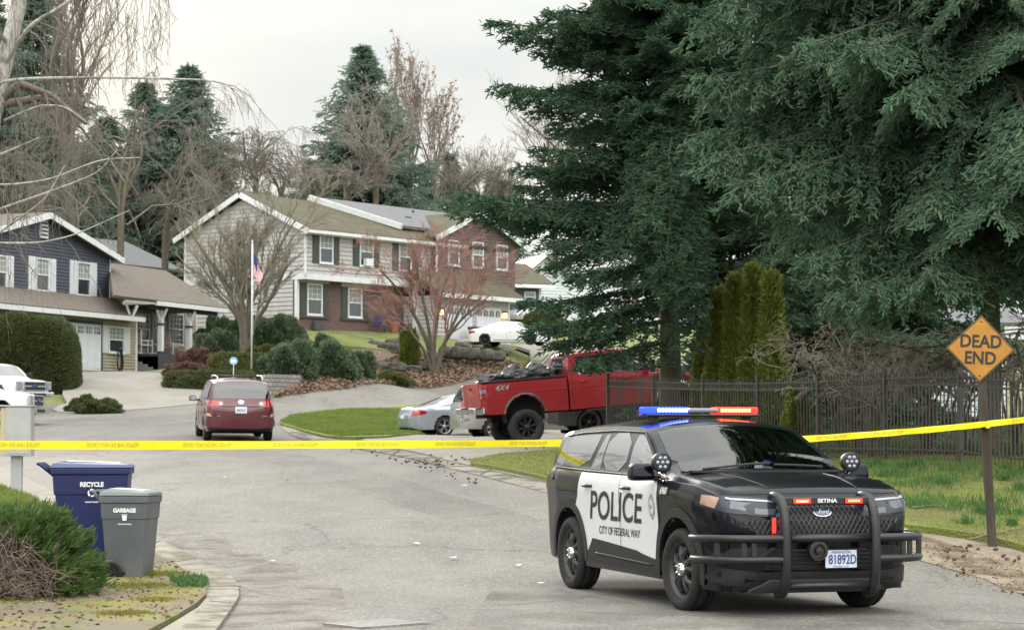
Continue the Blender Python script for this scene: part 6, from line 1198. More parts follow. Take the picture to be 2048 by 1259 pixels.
# trunks behind the fence
# ---- leafy blobs: hedges and shrubs ----
def bush(name, label, c, rad, n, leaf, mat, cat='shrub', group=None, ex=2.0, up=0, rough_=.17, core=True, elong=.5, seed=None):
    """leaf-sized blades through the outer shell of a lumpy body"""
    g = np.random.default_rng(seed or int(abs(c[0]*131+c[1]*17+rad[0]*7)) % 9999); T = empty(name, c); tag(T, label, cat, group)
    D = nrm(g.normal(size=(n, 3))); D[:, 2] = np.abs(D[:, 2])*1.0-.12*(g.uniform(size=n) < .5); s = (np.abs(D)**ex).sum(1)**(-1/ex)
    ph = g.uniform(0, 6, 6); lump = 1+rough_*(np.sin(D[:, 0]*5+ph[0])*np.sin(D[:, 1]*5+ph[1])+.7*np.sin(D[:, 2]*7+ph[2]+D[:, 0]*6)+.5*np.sin(D[:, 0]*13+ph[3])*np.sin(D[:, 2]*12+ph[4]))
    P = D*s[:, None]*lump[:, None]*np.array(rad)*(1-.22*g.uniform(size=n)**1.5)[:, None]
    V = shoots(P, nrm(D)+g.normal(size=(n, 3))*.75+[0, 0, up], leaf*g.uniform(.6, 1.4, n), leaf*elong, 1, 0); rawmesh('foliage', V, quads(V), mat, T)
    if core:
        bm = bmesh.new(); bmesh.ops.create_icosphere(bm, subdivisions=3, radius=1)
        for v in bm.verts:
            d = v.co.normalized(); q = (abs(d.x)**ex+abs(d.y)**ex+abs(d.z)**ex)**(-1/ex); v.co = Vector((d.x*q*rad[0]*.78, d.y*q*rad[1]*.78, max(d.z*q, -.15)*rad[2]*.78))
        me = bpy.data.meshes.new('inner_growth'); bm.to_mesh(me); bm.free(); o = bpy.data.objects.new('inner_growth', me); COL.objects.link(o); me.materials.append(mat); o.parent = T
    return T
m_rhodo = foliage_mat('rhododendron_leaves', (.065, .11, .055), (.13, .18, .10), (.22, .27, .18), rough=.3, scale=3, spec=.6); m_dkhedge = foliage_mat('dark_hedge_leaves', (.045, .08, .032), (.09, .125, .05), scale=2); m_yelhedge = foliage_mat('yellow_green_leaves', (.085, .105, .028), (.13, .14, .05), scale=2); m_redbush = foliage_mat('red_brown_leaves', (.11, .055, .05), (.19, .12, .10), scale=3); m_thuja = foliage_mat('arborvitae_leaves', (.12, .16, .03), (.20, .235, .05), (.26, .27, .08), scale=2); m_tallhedge = foliage_mat('tall_hedge_leaves', (.055, .08, .026), (.09, .115, .04), (.14, .13, .06), scale=1.5)
def bpx(name, label, px, pyb, w, h, Y, mat, dens=1, leaf=.12, depth=.8, **k):
    p = at(px, pyb, Y); s = F/Y; return bush(name, label, (p.x, p.y, min(p.z, tz(p.x, Y)+.3)), (w/s/2, w/s/2*depth, (at(px, pyb-h, Y).z-min(p.z, tz(p.x, Y)+.3))), int(dens*max(1500, 42*w*h/4)), leaf, mat, **k)
bpx('tall_hedge', 'tall clipped dark hedge with a rounded top beside the white trucks', 62, 822, 185, 188, 91, m_tallhedge, dens=1.6, leaf=.13, ex=4.5, rough_=.02, cat='hedge', up=-.4)
SH = [(434, 706, 74, 36, 99, m_rhodo, 'rounded rhododendron left of the bare tree stems'), (546, 700, 112, 58, 101, m_rhodo, 'broad rhododendron right of the flagpole below the siding wall'), (434, 668, 76, 30, 108, m_dkhedge, 'dark shrub against the grey siding left of the bare tree'), (560, 668, 90, 30, 108, m_dkhedge, 'dark shrub at the corner of the grey house'), (394, 732, 84, 32, 97, m_redbush, 'reddish brown mound before the porch deck'),
      (586, 748, 104, 54, 95, m_rhodo, 'rhododendron above the left end of the block wall'), (664, 752, 98, 56, 96, m_rhodo, 'big glossy rhododendron in the middle above the block wall'), (722, 750, 48, 40, 97, m_rhodo, 'small rhododendron at the right end above the block wall'), (783, 766, 80, 20, 99, m_yelhedge, 'low green ground-cover mound at the right end of the block wall'), (819, 700, 36, 44, 108, m_thuja, 'yellow-green bush left of the reddish maple'),
      (372, 746, 86, 18, 94, m_redbush, 'low reddish clipped bush before the porch steps'), (650, 694, 44, 18, 106, m_rhodo, 'small shrub on the bank below the brick wall'), (1085, 645, 90, 22, 141, m_yelhedge, 'clipped hedge on the driveway edge behind the white sedan'), (200, 822, 88, 20, 82.5, m_tallhedge, 'low creeping shrub in the gravel bed at the driveway'), (170, 818, 60, 22, 83.5, m_tallhedge, 'dark low shrub next to the tall hedge foot'), (520, 720, 60, 26, 97, m_yelhedge, 'yellowish shrub behind the block wall corner'), (470, 664, 60, 24, 110, m_dkhedge, 'dark shrub behind the bare tree stems')]
for (px, pyb, w, h, Y, mt, lab) in SH: bpx('shrub', lab, px, pyb, w, h, Y, mt, dens=1.1, leaf=.21 if mt is m_rhodo else .11, group='garden shrubs on the bank')
def hedge(label, p0, p1, w, h, mat, n, leaf=.1, name='clipped_hedge'):
    a, b = Vector(p0), Vector(p1); m = (a+b)/2; L_ = (b-a).length; T = bush(name, label, tuple(m), (L_/2, w/2, h), n, leaf, mat, cat='hedge', ex=6, rough_=.03); T.rotation_euler = (0, -math.atan2(b.z-a.z, math.hypot(b.x-a.x, b.y-a.y)), math.atan2(b.y-a.y, b.x-a.x)); return T
hedge('long low clipped hedge along the top of the front wall', at(328, 772, 92), at(520, 774, 92.5), 1.0, .62, m_tallhedge, 9000); hedge('yellow-green clipped hedge beneath the flagpole', at(415, 748, 95), at(545, 750, 95.5), 1.0, .9, m_yelhedge, 7000)
# arborvitae
for i, (px, top, pyb, w, Y, lab) in enumerate([(1440, 590, 790, 40, 51, 'leftmost narrow arborvitae behind the fence'), (1472, 560, 790, 44, 50.5, 'second arborvitae from the left behind the fence'), (1508, 540, 790, 46, 50, 'third and tallest arborvitae behind the fence'), (1545, 555, 790, 44, 49.5, 'rightmost arborvitae next to the bare thicket'), (1412, 650, 800, 36, 52, 'shortest arborvitae in the shade of the big fir')]):
    b0 = base_at(px, Y); H_ = at(px, top, Y).z-b0[2]; g = np.random.default_rng(i+700); n = 30000; T = empty('arborvitae', b0); tag(T, lab, 'shrub', 'arborvitae row behind the fence')
    h = g.uniform(0, 1, n)**1.1; r = (w/2/(F/Y))*1.45*np.clip((1-h)**.75+.02, 0, 1)*(1-.25*g.uniform(size=n)**2)*(.92+.10*np.sin(h*30+g.uniform(size=1))); a = g.uniform(0, 2*math.pi, n); r *= 1+.16*np.sin(a*5+h*9)*np.sin(h*23+a*2)+.07*np.sin(a*11+h*40)
    P = np.stack([r*np.cos(a), r*np.sin(a), h*H_], 1); D = np.stack([np.cos(a)*.35, np.sin(a)*.35, np.full(n, 1.)], 1)+g.normal(size=(n, 3))*.5; P += g.normal(size=(n, 3))*.035; V = shoots(P, D, .17*g.uniform(.6, 1.5, n), .055, 1, 0); rawmesh('foliage', V, quads(V), m_thuja, T)
    tk = Segs(); tk.line([(0, 0, -.2), (0, 0, H_*.8)], .08, .02); V, Fq = tk.mesh(6); rawmesh('trunk', V, Fq, m_bark, T, True)
bpx('small_cedar', 'small yellow-green cedar growing through the fence behind the patrol car', 1592, 925, 44, 130, 43.3, m_thuja, dens=1.2, leaf=.10, cat='shrub')
# ---- foreground juniper ----
m_jun = foliage_mat('juniper_needles', (.075, .14, .040), (.12, .20, .06), (.18, .27, .09), scale=2.5, rough=.55); m_dead = M('dead_twigs', (.13, .095, .075), (.22, .17, .135), 4, .9)
jb = hit(20, 1195, 14, 40); jb = at(20, 1200, 21.6); JB = (jb.x, jb.y+.3, 0.0); T = empty('juniper_bush', JB); tag(T, 'feathery green juniper with a dead brown lower side at the left front', 'shrub')
g = np.random.default_rng(77); P, D, Ln = [], [], []; deadseg = Segs(); stem = Segs()
for i in range(1900):
    a = g.uniform(0, 2*math.pi); e = g.uniform(.05, 1.25); L_ = g.uniform(.55, 1.0); rr = np.array([1.05, .95, 1.02])
    d = np.array([math.cos(a)*math.cos(e), math.sin(a)*math.cos(e), math.sin(e)]); tip = d*rr*L_; tip[0] -= .05
    front = d[1] < -.1 and tip[2] < .52+.18*math.sin(a*3) and tip[0] < .52
    s = np.linspace(0, 1, 8); pts = tip*s[:, None]; pts[:, 2] += .12*np.sin(s*math.pi); pts += np.cumsum(g.normal(size=(8, 3))*.012, 0)
    if front and L_ > .5:
        deadseg.line(pts[2:], .008, .003)
        for _ in range(7): q = pts[g.integers(3, 8)]; v = nrm(g.normal(size=3)+d*.5); deadseg.line(np.stack([q, q+v*.10, q+v*.2+[0, 0, -.03]]), .004, .0015)
        continue
    if i % 6 == 0: stem.line(pts, .012, .004)
    for j in range(34):
        t = g.uniform(.42, 1.0); q = pts[int(t*7)]+g.normal(size=3)*.02; v = nrm(np.array([.75, -.1, .42])*.8+d*.8+g.normal(size=3)*.35); P.append(q); D.append(v); Ln.append(g.uniform(.05, .12)*(1.2-.2*t))
P, D, Ln = np.array(P), np.array(D), np.array(Ln)
for k in range(3):       # feathers along each sprig
    pass
V = shoots(P, D, Ln, .012+.010*g.uniform(size=len(P)), 2, -.1); rawmesh('green_sprays', V, quads(V), m_jun, T); V, Fq = deadseg.mesh(4); o = rawmesh('dead_branches', V, Fq, m_dead, T, True); o['label'] = 'dry dead brown branches'; V, Fq = stem.mesh(4); rawmesh('stems', V, Fq, m_dead, T, True)
# second mass behind it at the edge
T2 = copy_tree(T); T2.location = (JB[0]-.75, JB[1]+.9, .02); T2.rotation_euler = (0, 0, .5); T2['label'] = 'second juniper mound behind the first, cut by the left edge'; T['group'] = T2['group'] = 'junipers at the left front'
# fallen needles and dead litter below: stuff
def scatter(name, label, poly, n, off, ln, wd, mat, up=1., kind='stuff', cat='ground cover', clump=0, lay=0, seed=3, dens=None):
    g = np.random.default_rng(seed); A = np.array(poly); lo, hi = A.min(0), A.max(0); P = g.uniform(lo, hi, (n*3, 2)); P = P[inpoly(P, poly)][:n]
    if clump: c = g.uniform(lo, hi, (clump, 2)); c = c[inpoly(c, poly)]; P = c[(ci := g.integers(0, len(c), n))]+g.normal(size=(n, 2))*g.uniform(.03, .28, len(c))[ci][:, None]; P = P[inpoly(P, poly)]
    z = TZ(P)+off; P3 = np.column_stack([P, z]); D = g.normal(size=(len(P), 3))*(.45 if not lay else 1); D[:, 2] = np.abs(D[:, 2])*(.1 if lay else 1)+up
    V = shoots(P3, D, ln*g.uniform(.5, 1.5, len(P)), wd, 1, 0); o = rawmesh(name, V, quads(V), mat); tag(o, label, cat, kind=kind); return o
m_blade = foliage_mat('grass_blades', (.13, .19, .035), (.19, .25, .055), (.25, .27, .10), scale=.9); m_bladed = foliage_mat('verge_grass_blades', (.18, .21, .042), (.25, .275, .075), (.29, .26, .12), scale=.7); m_blade2 = foliage_mat('daffodil_leaves', (.07, .15, .045), (.10, .20, .06), scale=1); m_brownl = M('brown_leaf', (.14, .09, .06), (.24, .17, .12), 6, .9); m_mossb = foliage_mat('moss_tufts', (.18, .19, .03), (.26, .24, .04), scale=2)
vl = hits([(930, 930), (1000, 944), (1100, 964), (1400, 1022), (1600, 1038), (1820, 1062), (1985, 1087), (2100, 1120), (2150, 1000), (2100, 930), (1700, 920), (1300, 905), (1150, 905), (1000, 915)])
scatter('grass', 'short rough grass on the verge along the iron fence', vl, 90000, .09, .032, .012, m_bladed, up=1.2, cat='grass')
scatter('weeds', 'darker clumps of daffodil leaves in the verge grass', hits([(1700, 940), (2048, 950), (2048, 1090), (1985, 1080), (1800, 1040)]), 3600, .09, .13, .018, m_blade2, up=1.5, cat='weeds', clump=80)
scatter('grass', 'bright short grass on the island lawn by the sedan', hits([(560, 847), (600, 862), (680, 878), (800, 874), (860, 866), (800, 822), (700, 822), (580, 835)]), 45000, .08, .07, .03, m_blade, up=1.2, cat='grass')
vg = hits([(0, 985), (80, 1015), (330, 1124), (412, 1180), (400, 1215), (330, 1258), (-20, 1280), (-60, 1000)])
scatter('moss', 'yellow moss cushions on the verge by the bins', vg, 16000, .055, .022, .014, m_mossb, up=1, cat='moss', clump=60, seed=8); scatter('dead_leaves', 'scattered dead leaves and bark bits on the mossy verge', vg, 2600, .065, .05, .03, m_brownl, up=.0, lay=1, cat='leaves', seed=9)
scatter('weeds', 'small green weeds along the kerb by the bins', hits([(330, 1150), (400, 1160), (425, 1190), (390, 1200), (340, 1175)]), 1500, .06, .06, .02, m_blade2, up=1, cat='weeds', clump=14, seed=10); scatter('grass_tufts', 'grass tufts at the foot of the juniper and mailbox post', hits([(-20, 975), (60, 1002), (110, 1030), (60, 1040), (-30, 1030)]), 5000, .06, .09, .014, m_blade, up=1.3, cat='grass', seed=12)
scatter('leaf_litter', 'brown dead leaves covering the bank above the street', hits([(548, 794), (700, 780), (1045, 742), (1035, 724), (940, 714), (820, 706), (720, 735), (600, 770)]), 14000, .09, .16, .12, m_brownl, up=.1, lay=1, cat='leaves', seed=13)
scatter('road_debris', 'leaf crumbs and needles scattered along the right road edge', hits([(1820, 1080), (2048, 1125), (2048, 1200), (1900, 1150)]), 420, .03, .04, .025, m_brownl, up=0, lay=1, cat='leaves', seed=14); scatter('fence_weeds', 'ivy and low weeds in the shade behind the fence', hits([(1560, 915), (2048, 925), (2048, 860), (1560, 870)]), 9000, .1, .12, .05, m_dkhedge, up=.6, cat='weeds', seed=15)
# ---------- retaining wall, boulders ----------
m_block = brick_mat('retaining_block', (.22, .205, .20), (.30, .28, .265), (.07, .065, .06), .42, .17, .016, .9, .03); m_rock = M('dark_boulder', (.048, .045, .044), (.085, .077, .07), 2.5, .9, bump=1, bscale=9, bdist=.06, c3=(.095, .095, .055), s3=2)
def strip_wall(name, label, pts, h, th, mat, cap=None):
    root = empty(name, (0, 0, 0)); tag(root, label, 'wall'); mb = MB(); n = len(pts)
    for i in range(n-1):
        (x0, y0), (x1, y1) = pts[i], pts[i+1]; d = Vector((x1-x0, y1-y0)).normalized(); l = Vector((-d.y, d.x))*th; z0, z1 = tz(x0, y0), tz(x1, y1); zt0 = h[i] if isinstance(h, list) else z0+h; zt1 = h[i+1] if isinstance(h, list) else z1+h
        v = [(x0, y0, z0-.6), (x1, y1, z1-.6), (x1+l.x, y1+l.y, z1-.6), (x0+l.x, y0+l.y, z0-.6), (x0, y0, zt0), (x1, y1, zt1), (x1+l.x, y1+l.y, zt1), (x0+l.x, y0+l.y, zt0)]; mb.add(v, [(0, 1, 5, 4), (2, 3, 7, 6), (4, 5, 6, 7), (3, 0, 4, 7), (1, 2, 6, 5)])
    mb.build('blocks', mat, root); return root
wl = [(420, 789, 92), (480, 789, 92), (543, 788, 92.5), (600, 781, 94), (680, 774, 96), (760, 767, 98.5)]; wpts = [tuple(at(*p))[:2] for p in wl]; wtop = [at(p[0], t, p[2]).z for p, t in zip(wl, (752, 750, 748, 748, 752, 762))]
strip_wall('retaining_wall', 'low wall of tan-grey blocks below the rhododendrons', wpts, wtop, .3, m_block)
for i, (px, py, Y, w, hh) in enumerate([(326, 752, 97, 1.2, .35), (344, 758, 96, 1.3, .35), (366, 764, 95, 1.3, .35), (392, 772, 94, 1.5, .35)]):
    p = at(px, py+8, Y); s_ = MB().bx(-w/2, w/2, -.4, .4, -.4, .36).build('garden_step', m_conc2, bevel=.02); s_.location = p; s_.rotation_euler = (0, 0, R(20)); tag(s_, ['topmost', 'second', 'third', 'lowest'][i]+' concrete step of the stair beside the pale driveway', 'step', 'garden steps by the driveway')
RK = [(722, 712, 34, 24, 111), (748, 708, 30, 26, 111.5), (772, 712, 36, 28, 111), (798, 714, 30, 26, 110.5), (735, 692, 26, 16, 112.5), (786, 694, 30, 18, 112.5), (892, 715, 28, 24, 110), (916, 718, 34, 26, 110), (944, 720, 34, 26, 110.5), (972, 722, 34, 24, 111), (998, 722, 28, 20, 112), (925, 700, 30, 16, 112), (955, 702, 24, 13, 113), (760, 744, 40, 22, 106), (795, 746, 38, 22, 106), (828, 746, 32, 16, 106.5), (848, 738, 26, 16, 107), (905, 738, 20, 12, 109), (700, 705, 26, 22, 111), (1010, 712, 22, 14, 113)]
RL = ['block-shaped boulder at the left end of the upper row', 'upright boulder second in the upper row', 'big squarish boulder in the middle of the upper row', 'boulder left of the yellow-green bush', 'small boulder on top of the upper row at the left', 'small boulder on top of the upper row at the right', 'boulder just right of the reddish maple stems', 'broad boulder right of the maple', 'broad dark boulder in the right-hand row', 'long boulder near the right end of the row', 'boulder nearest the big fir in the row', 'flat boulder resting on the right-hand row', 'small flat stone on top of the right-hand row', 'big flat boulder in the lower row above the leaf litter', 'second flat boulder of the lower row', 'lower boulder left of the maple foot', 'small boulder at the foot of the maple', 'small stone in the leaf litter right of the maple', 'boulder beside the small rhododendron on the bank', 'pale small stone at the end of the upper row']
for i, (px, py, w, h_, Y) in enumerate(RK):
    p = at(px, py, Y); s = F/Y; g = random.Random(i+9); bm = bmesh.new(); bmesh.ops.create_icosphere(bm, subdivisions=3, radius=1); off = Vector((i*3.7, i*1.3, 0))
    for v in bm.verts:
        d = v.co.normalized(); q = (abs(d.x)**3.5+abs(d.y)**3.5+abs(d.z)**3.5)**(-1/3.5); n_ = mn.noise(d*1.3+off)*.22+mn.noise(d*3+off)*.10; v.co = Vector((d.x*w/s/2, d.y*w/s*.4, d.z*h_/s/2))*q*(1+n_)
    me = bpy.data.meshes.new('boulder'); bm.to_mesh(me); bm.free(); o = bpy.data.objects.new('boulder', me); COL.objects.link(o); me.materials.append(m_rock); o.location = (p.x, p.y, p.z+h_/s/2); o.rotation_euler = (0, g.uniform(-.15, .15), g.uniform(-.3, .3)); sharp(o, 25); tag(o, RL[i], 'boulder', 'boulders on the bank')
# gravel bed by the driveway
psheet('gravel_bed', [(100, 818), (160, 800), (215, 812), (246, 822), (200, 828), (120, 826)], .04, M('pale_gravel', (.34, .33, .31), (.2, .19, .18), 14, .95, bump=1, bscale=20), step=.5)
# ---------- flagpole with flag, lowered halfway ----------
fp = empty('flagpole', wp(503, 718, 94)); tag(fp, 'slim white flagpole beside the bare tree, before the grey house', 'flagpole'); Hf = (at(503, 482, 94)-at(503, 718, 94)).z
MB().tube([(0, 0, -.4), (0, 0, Hf)], [.036, .024], 8).lathe([(-.05, .001), (0, .06), (.05, .001)], 10, 'Z', (0, 0, Hf)).build('pole', m_trim, fp, smooth=True); MB().tube([(.05, 0, 1), (.05, 0, Hf-.1)], .008, 4).build('halyard', m_trim, fp)
m_fr = M('flag_red', (.45, .02, .03), rough=.8); m_fw = M('flag_white', (.7, .7, .7), rough=.8); m_fb = M('flag_blue', (.02, .03, .12), rough=.8)
nu, nv = 39, 26; V = []; zt = (at(503, 508, 94)-at(503, 718, 94)).z
for i in range(nu+1):
    for j in range(nv+1):
        u, v = i/nu, j/nv; drop = u*1.15; V.append((.05+.62*u*(1-.35*u)*(1-.3*v)+.035*math.sin(u*9+v*3), .10*math.sin(u*11+v*4)*u, zt-v*.80*(1-.35*u)-drop*.85))
fl = bpy.data.meshes.new('us_flag'); fl.from_pydata(V, [], [(i*(nv+1)+j, i*(nv+1)+j+1, (i+1)*(nv+1)+j+1, (i+1)*(nv+1)+j) for i in range(nu) for j in range(nv)]); [fl.materials.append(m) for m in (m_fr, m_fw, m_fb)]
for k, p in enumerate(fl.polygons): i, j = divmod(k, nv); p.material_index = 2 if (i < nu*.4 and j < 14) else (0 if (j//2) % 2 == 0 else 1); p.use_smooth = True
fo = bpy.data.objects.new('flag', fl); COL.objects.link(fo); fo.location = fp.location; tag(fo, 'limp red, white and blue striped flag hanging from the white pole', 'flag')
# ---------- small yard things ----------
p = Vector(wp(467, 741, 91.5)); t = empty('yard_sign', p); tag(t, 'small round pale blue security sign on a stake in the clipped hedge', 'sign'); MB().tube([(0, 0, -.3), (0, 0, .25)], .018, 5).build('stake', m_trim, t); MB().lathe([(-.015, .001), (-.015, .17), (.015, .17), (.015, .001)], 8, 'Y', (0, 0, .40)).build('sign_face', M('sign_pale_blue', (.22, .42, .55), rough=.4), t); MB().bx(-.09, .09, -.022, -.016, .34, .44).build('sign_mark', m_white, t)
def rocker(px, py, Y, ang, lab):
    t = empty('rocking_chair', wp(px, py, Y), ang); tag(t, lab, 'chair', 'rocking chairs on the porch')
    b = MB(); 
    for k in range(6): b.box((-.26+k*.104, .33, .78), (.06, .03, .72), ry=0)
    b.box((0, .34, 1.12), (.62, .04, .09)); b.build('backrest', M('rocker_white', (.6, .6, .62), rough=.5) if 'striped' not in lab else M('striped_back', (.5, .42, .42), (.35, .1, .1), 3, .6, stretch=(8, .1, .1), lo=.48, hi=.5), t)
    MB().bx(-.29, .29, -.28, .32, .40, .44).build('seat', m_trim, t)
    for s_ in (-1, 1):
        MB().tube([(s_*.28, -.5, .08), (s_*.28, -.2, .0), (s_*.28, .2, .0), (s_*.28, .55, .1)], .025, 5).build('rocker', m_trim, t); MB().bx(s_*.28-.025, s_*.28+.025, -.28, .32, .62, .65).build('armrest', m_trim, t)
        for y in (-.25, .30): MB().bx(s_*.28-.022, s_*.28+.022, y-.022, y+.022, .02, .64 if y < 0 else 1.1).build('leg', m_trim, t)
    return t
_o = B.O; _pz = B.z0+zf
for (px, a_, lab) in ((290, .9, 'white rocking chair seen from the side near the porch steps'), (344, -.1, 'white rocking chair with a striped reddish back between the porch posts')):
    x = B.f(px, 700, .2)[0]; q = B.O+B.u*x+B.l*.2; c_ = rocker(px, 708, 104, math.atan2(.94, .35)+a_, lab); c_.location = (q.x, q.y, _pz)
x = B.f(238, 720, -.12); q = B.O+B.u*x[0]+B.l*(-.14); t = empty('garden_hose', (q.x, q.y, B.z0+.0), math.atan2(.94, .35)); tag(t, 'dark garden hose coiled on the beige wall under the window', 'hose'); mb = MB()
for k in range(9): w_ = .20+.03*random.random()+.012*k; hh_ = .95+.12*random.random(); mb.tube([(w_*math.sin(a)*(.6+.4*(1-math.cos(a))/2), -.02*k/2+.02, 1.05-hh_/2+hh_/2*math.cos(a)) for a in np.linspace(0, 2*math.pi, 22)], .016, 5)
mb.build('coil', m_blackpl, t); MB().bx(-.10, .10, -.08, .12, 1.0, 1.12).build('hose_hook', m_navytrim, t)
q = B.O+B.u*B.f(427, 634, -.9)[0]+B.l*(-.9); t = empty('hanging_lantern', (q.x, q.y, B.z0+B.f(427, 634, -.9)[1])); tag(t, 'small black lantern hanging from the porch eave', 'lantern'); MB().lathe([(-.16, .02), (-.1, .09), (.05, .12), (.14, .02)], 6, 'Z').build('lantern_body', m_blackpl, t); MB().tube([(0, 0, .14), (0, 0, zpe-B.f(427, 634, -.9)[1])], .01, 4).build('chain', m_blackpl, t)
def onG(px, py, c): x, z = G.f(px, py, c); q = G.O+G.u*x+G.l*c; return Vector((q.x, q.y, G.z0+z))
p = onG(788, 665, -.8); t = MB().lathe([(0, .18), (.45, .30), (.52, .33), (.56, .33), (.56, .28), (.5, .27)], 16, 'Z').build('terracotta_pot', M('terracotta', (.33, .12, .06), rough=.8), None, smooth=True); t.location = p; tag(t, 'terracotta pot on the lawn beside the brick wall', 'pot')
p = onG(762, 668, -.7); t = empty('garden_chair', p, .7); tag(t, 'dark folding garden chair against the brick wall', 'chair'); m_bl = M('dark_blue_fabric', (.02, .03, .10), rough=.8)
MB().box((0, .22, .72), (.5, .03, .55)).build('backrest', m_bl, t); MB().box((0, 0, .42), (.5, .45, .03)).build('seat', m_bl, t)
for a, b in ((-.24, -.2), (.24, -.2), (-.24, .2), (.24, .2)): MB().tube([(a, b, 0), (a, -b, .44), (a, .22 if b < 0 else -b, .95 if b < 0 else .62)], .014, 5).build('leg', m_blackpl, t)
# ---------- wheeled bins ----------
def bin_(name, label, px, pyb, Y, w, d, h, ang, mat, lidm, word, wsize, mark):
    p = at(px, pyb, Y); t = empty(name, (p.x, p.y, p.z), ang); tag(t, label, 'bin'); tp = 1.0; mb = MB()
    x0, x1 = -w/2, w/2     # tapered body, wheels at the -X side low
    B0, B1 = (.84, .80), (1.0, 1.0); z1 = h*.90
    def ring(z, f, g_): return [(-w/2*f+(1-f)*w*.16, -d/2*g_, z), (w/2*f-(1-f)*w*.2, -d/2*g_, z), (w/2*f-(1-f)*w*.2, d/2*g_, z), (-w/2*f+(1-f)*w*.16, d/2*g_, z)]
    rs = [ring(.02, .80, .80), ring(.08, .815, .82), ring(h*.66, .935, .93), ring(h*.67, .965, .955), ring(z1-.07, .99, .98), ring(z1-.068, 1.03, 1.03), ring(z1, 1.035, 1.035)]
    V = [v for r in rs for v in r]; n = len(rs); mb.add(V, [(i*4+j, i*4+(j+1) % 4, (i+1)*4+(j+1) % 4, (i+1)*4+j) for i in range(n-1) for j in range(4)]+[(0, 3, 2, 1), tuple(range(4*n-4, 4*n))]); b = mb.build('body', mat, t, bevel=.022, seg=3); 
    for yy in (-1,): pass
    l = MB(); l.add([(-w*.53, -d*.53, z1+.004), (w*.545, -d*.53, z1+.004), (w*.545, d*.53, z1+.004), (-w*.53, d*.53, z1+.004), (-w*.50, -d*.49, z1+.055), (w*.50, -d*.50, z1+.04), (w*.50, d*.50, z1+.04), (-w*.50, d*.49, z1+.055), (-w*.34, -d*.36, z1+.085), (w*.36, -d*.38, z1+.062), (w*.36, d*.38, z1+.062), (-w*.34, d*.36, z1+.085)],
        [(3, 2, 1, 0)]+[(i, (i+1) % 4, (i+1) % 4+4, i+4) for i in range(4)]+[(i+4, (i+1) % 4+4, (i+1) % 4+8, i+8) for i in range(4)]+[(8, 9, 10, 11)]); l.build('lid', lidm, t, bevel=.012)
    hd = MB()      # raised handle at the hinge side
    for y in (-d*.40, 0, d*.40): hd.tube([(-w*.46, y, z1-.10), (-w*.66, y, z1+.04), (-w*.70, y, z1+.055)], .018, 6)
    hd.tube([(-w*.69, -d*.44, z1+.05), (-w*.69, d*.44, z1+.05)], .017, 8); hd.build('handle', mat, t, smooth=True)
    for s_ in (-1, 1):
        wr_ = .115; wq = empty('wheel', (-w*.26, s_*d*.46, wr_)); wq.parent = t
        MB().lathe([(-.028, wr_*.86), (-.028, wr_), (.028, wr_), (.028, wr_*.86)], 28).lathe([(-.016, wr_*.86), (-.016, .001)], 28).build('tyre', m_tyre, wq, autos=40); hb = MB().lathe([(-.03, wr_*.25), (-.04, wr_*.2), (-.04, .001)], 16).lathe([(-.024, wr_*.84), (-.032, wr_*.8), (-.03, wr_*.72)], 28)
        for k in range(10): a = k*math.pi/5; hb.lathe([(-.016, .017), (-.028, .015), (-.029, .001)], 8, c=(wr_*.52*math.cos(a), 0, wr_*.52*math.sin(a)))
        hb.build('hub', m_blackpl, wq, autos=40)
        if s_ > 0: wq.rotation_euler = (0, 0, math.pi)
        MB().lathe([(-.01, .145), (.03, .145)], 24, 'Y', (-w*.26, s_*d*.41, wr_)).lathe([(-.005, .145), (-.005, .001)], 24, 'Y', (-w*.26, s_*d*.405, wr_)).build('wheel_recess', m_darkin, t) if s_ < 0 else None
    MB().tube([(-w*.26, -d*.44, .115), (-w*.26, d*.44, .115)], .012, 6).build('axle', m_blackpl, t)
    # printing on the near side
    def yb(z): return -d/2*np.interp(z, [.02, h*.66, h*.67, z1-.07], [.80, .93, .955, .98])-.004
    def put(txt, size, x, z, m, nm, bold=0, xs=1): y = yb(z); flattext(txt, size, m, nm, t, (x, y, z), (1, 0, 0), Vector((0, -.045, 1)).normalized(), bold=bold, xs=xs, off=.006)
    put(word, wsize, w*.02, h*.755, m_white, 'lettering', bold=.0035, xs=.92); zz_ = h*(.60 if word[0] == 'R' else .615); sm = MB(); [sm.bx(w*.02-.075+k*.0125, w*.02-.075+k*.0125+.008, yb(zz_)-.004, yb(zz_)-.002, zz_-.006-.003*(k % 2), zz_+.006) for k in range(12)]; sm.build('small_print', m_white, t)
    z = h*.685; y = yb(z)-.004
    if mark == 'can': mk = MB().prism([(-.022+w*.02, z-.035), (.022+w*.02, z-.035), (.027+w*.02, z+.02), (-.027+w*.02, z+.02)], y-.003, y-.001).prism([(-.032+w*.02, z+.024), (.032+w*.02, z+.024), (.032+w*.02, z+.032), (-.032+w*.02, z+.032)], y-.003, y-.001)
    else:
        mk = MB()
        for k in range(3): a0 = k*120+20; pts = arcpts(0, z-.005, .045, a0, a0+75, 6)+arcpts(0, z-.005, .028, a0+75, a0, 6); mk.prism([(a+w*.02, b) for a, b in pts], y-.003, y-.001); c0, c1 = math.cos(R(a0+85)), math.sin(R(a0+85)); tt = R(a0+75); mk.prism([(w*.02+.054*math.cos(tt), z-.005+.054*math.sin(tt)), (w*.02+.040*math.cos(R(a0+105)), z-.005+.040*math.sin(R(a0+105))), (w*.02+.019*math.cos(tt), z-.005+.019*math.sin(tt))], y-.003, y-.001)
    mk.build('symbol', m_white, t); return t
m_binblue = M('blue_bin_plastic', (.004, .009, .062), (.006, .013, .08), 3, .42, spec=.5); m_bingrey = M('grey_bin_plastic', (.085, .093, .105), (.105, .113, .125), 2, .45, c3=(.13, .137, .147), s3=1.4)
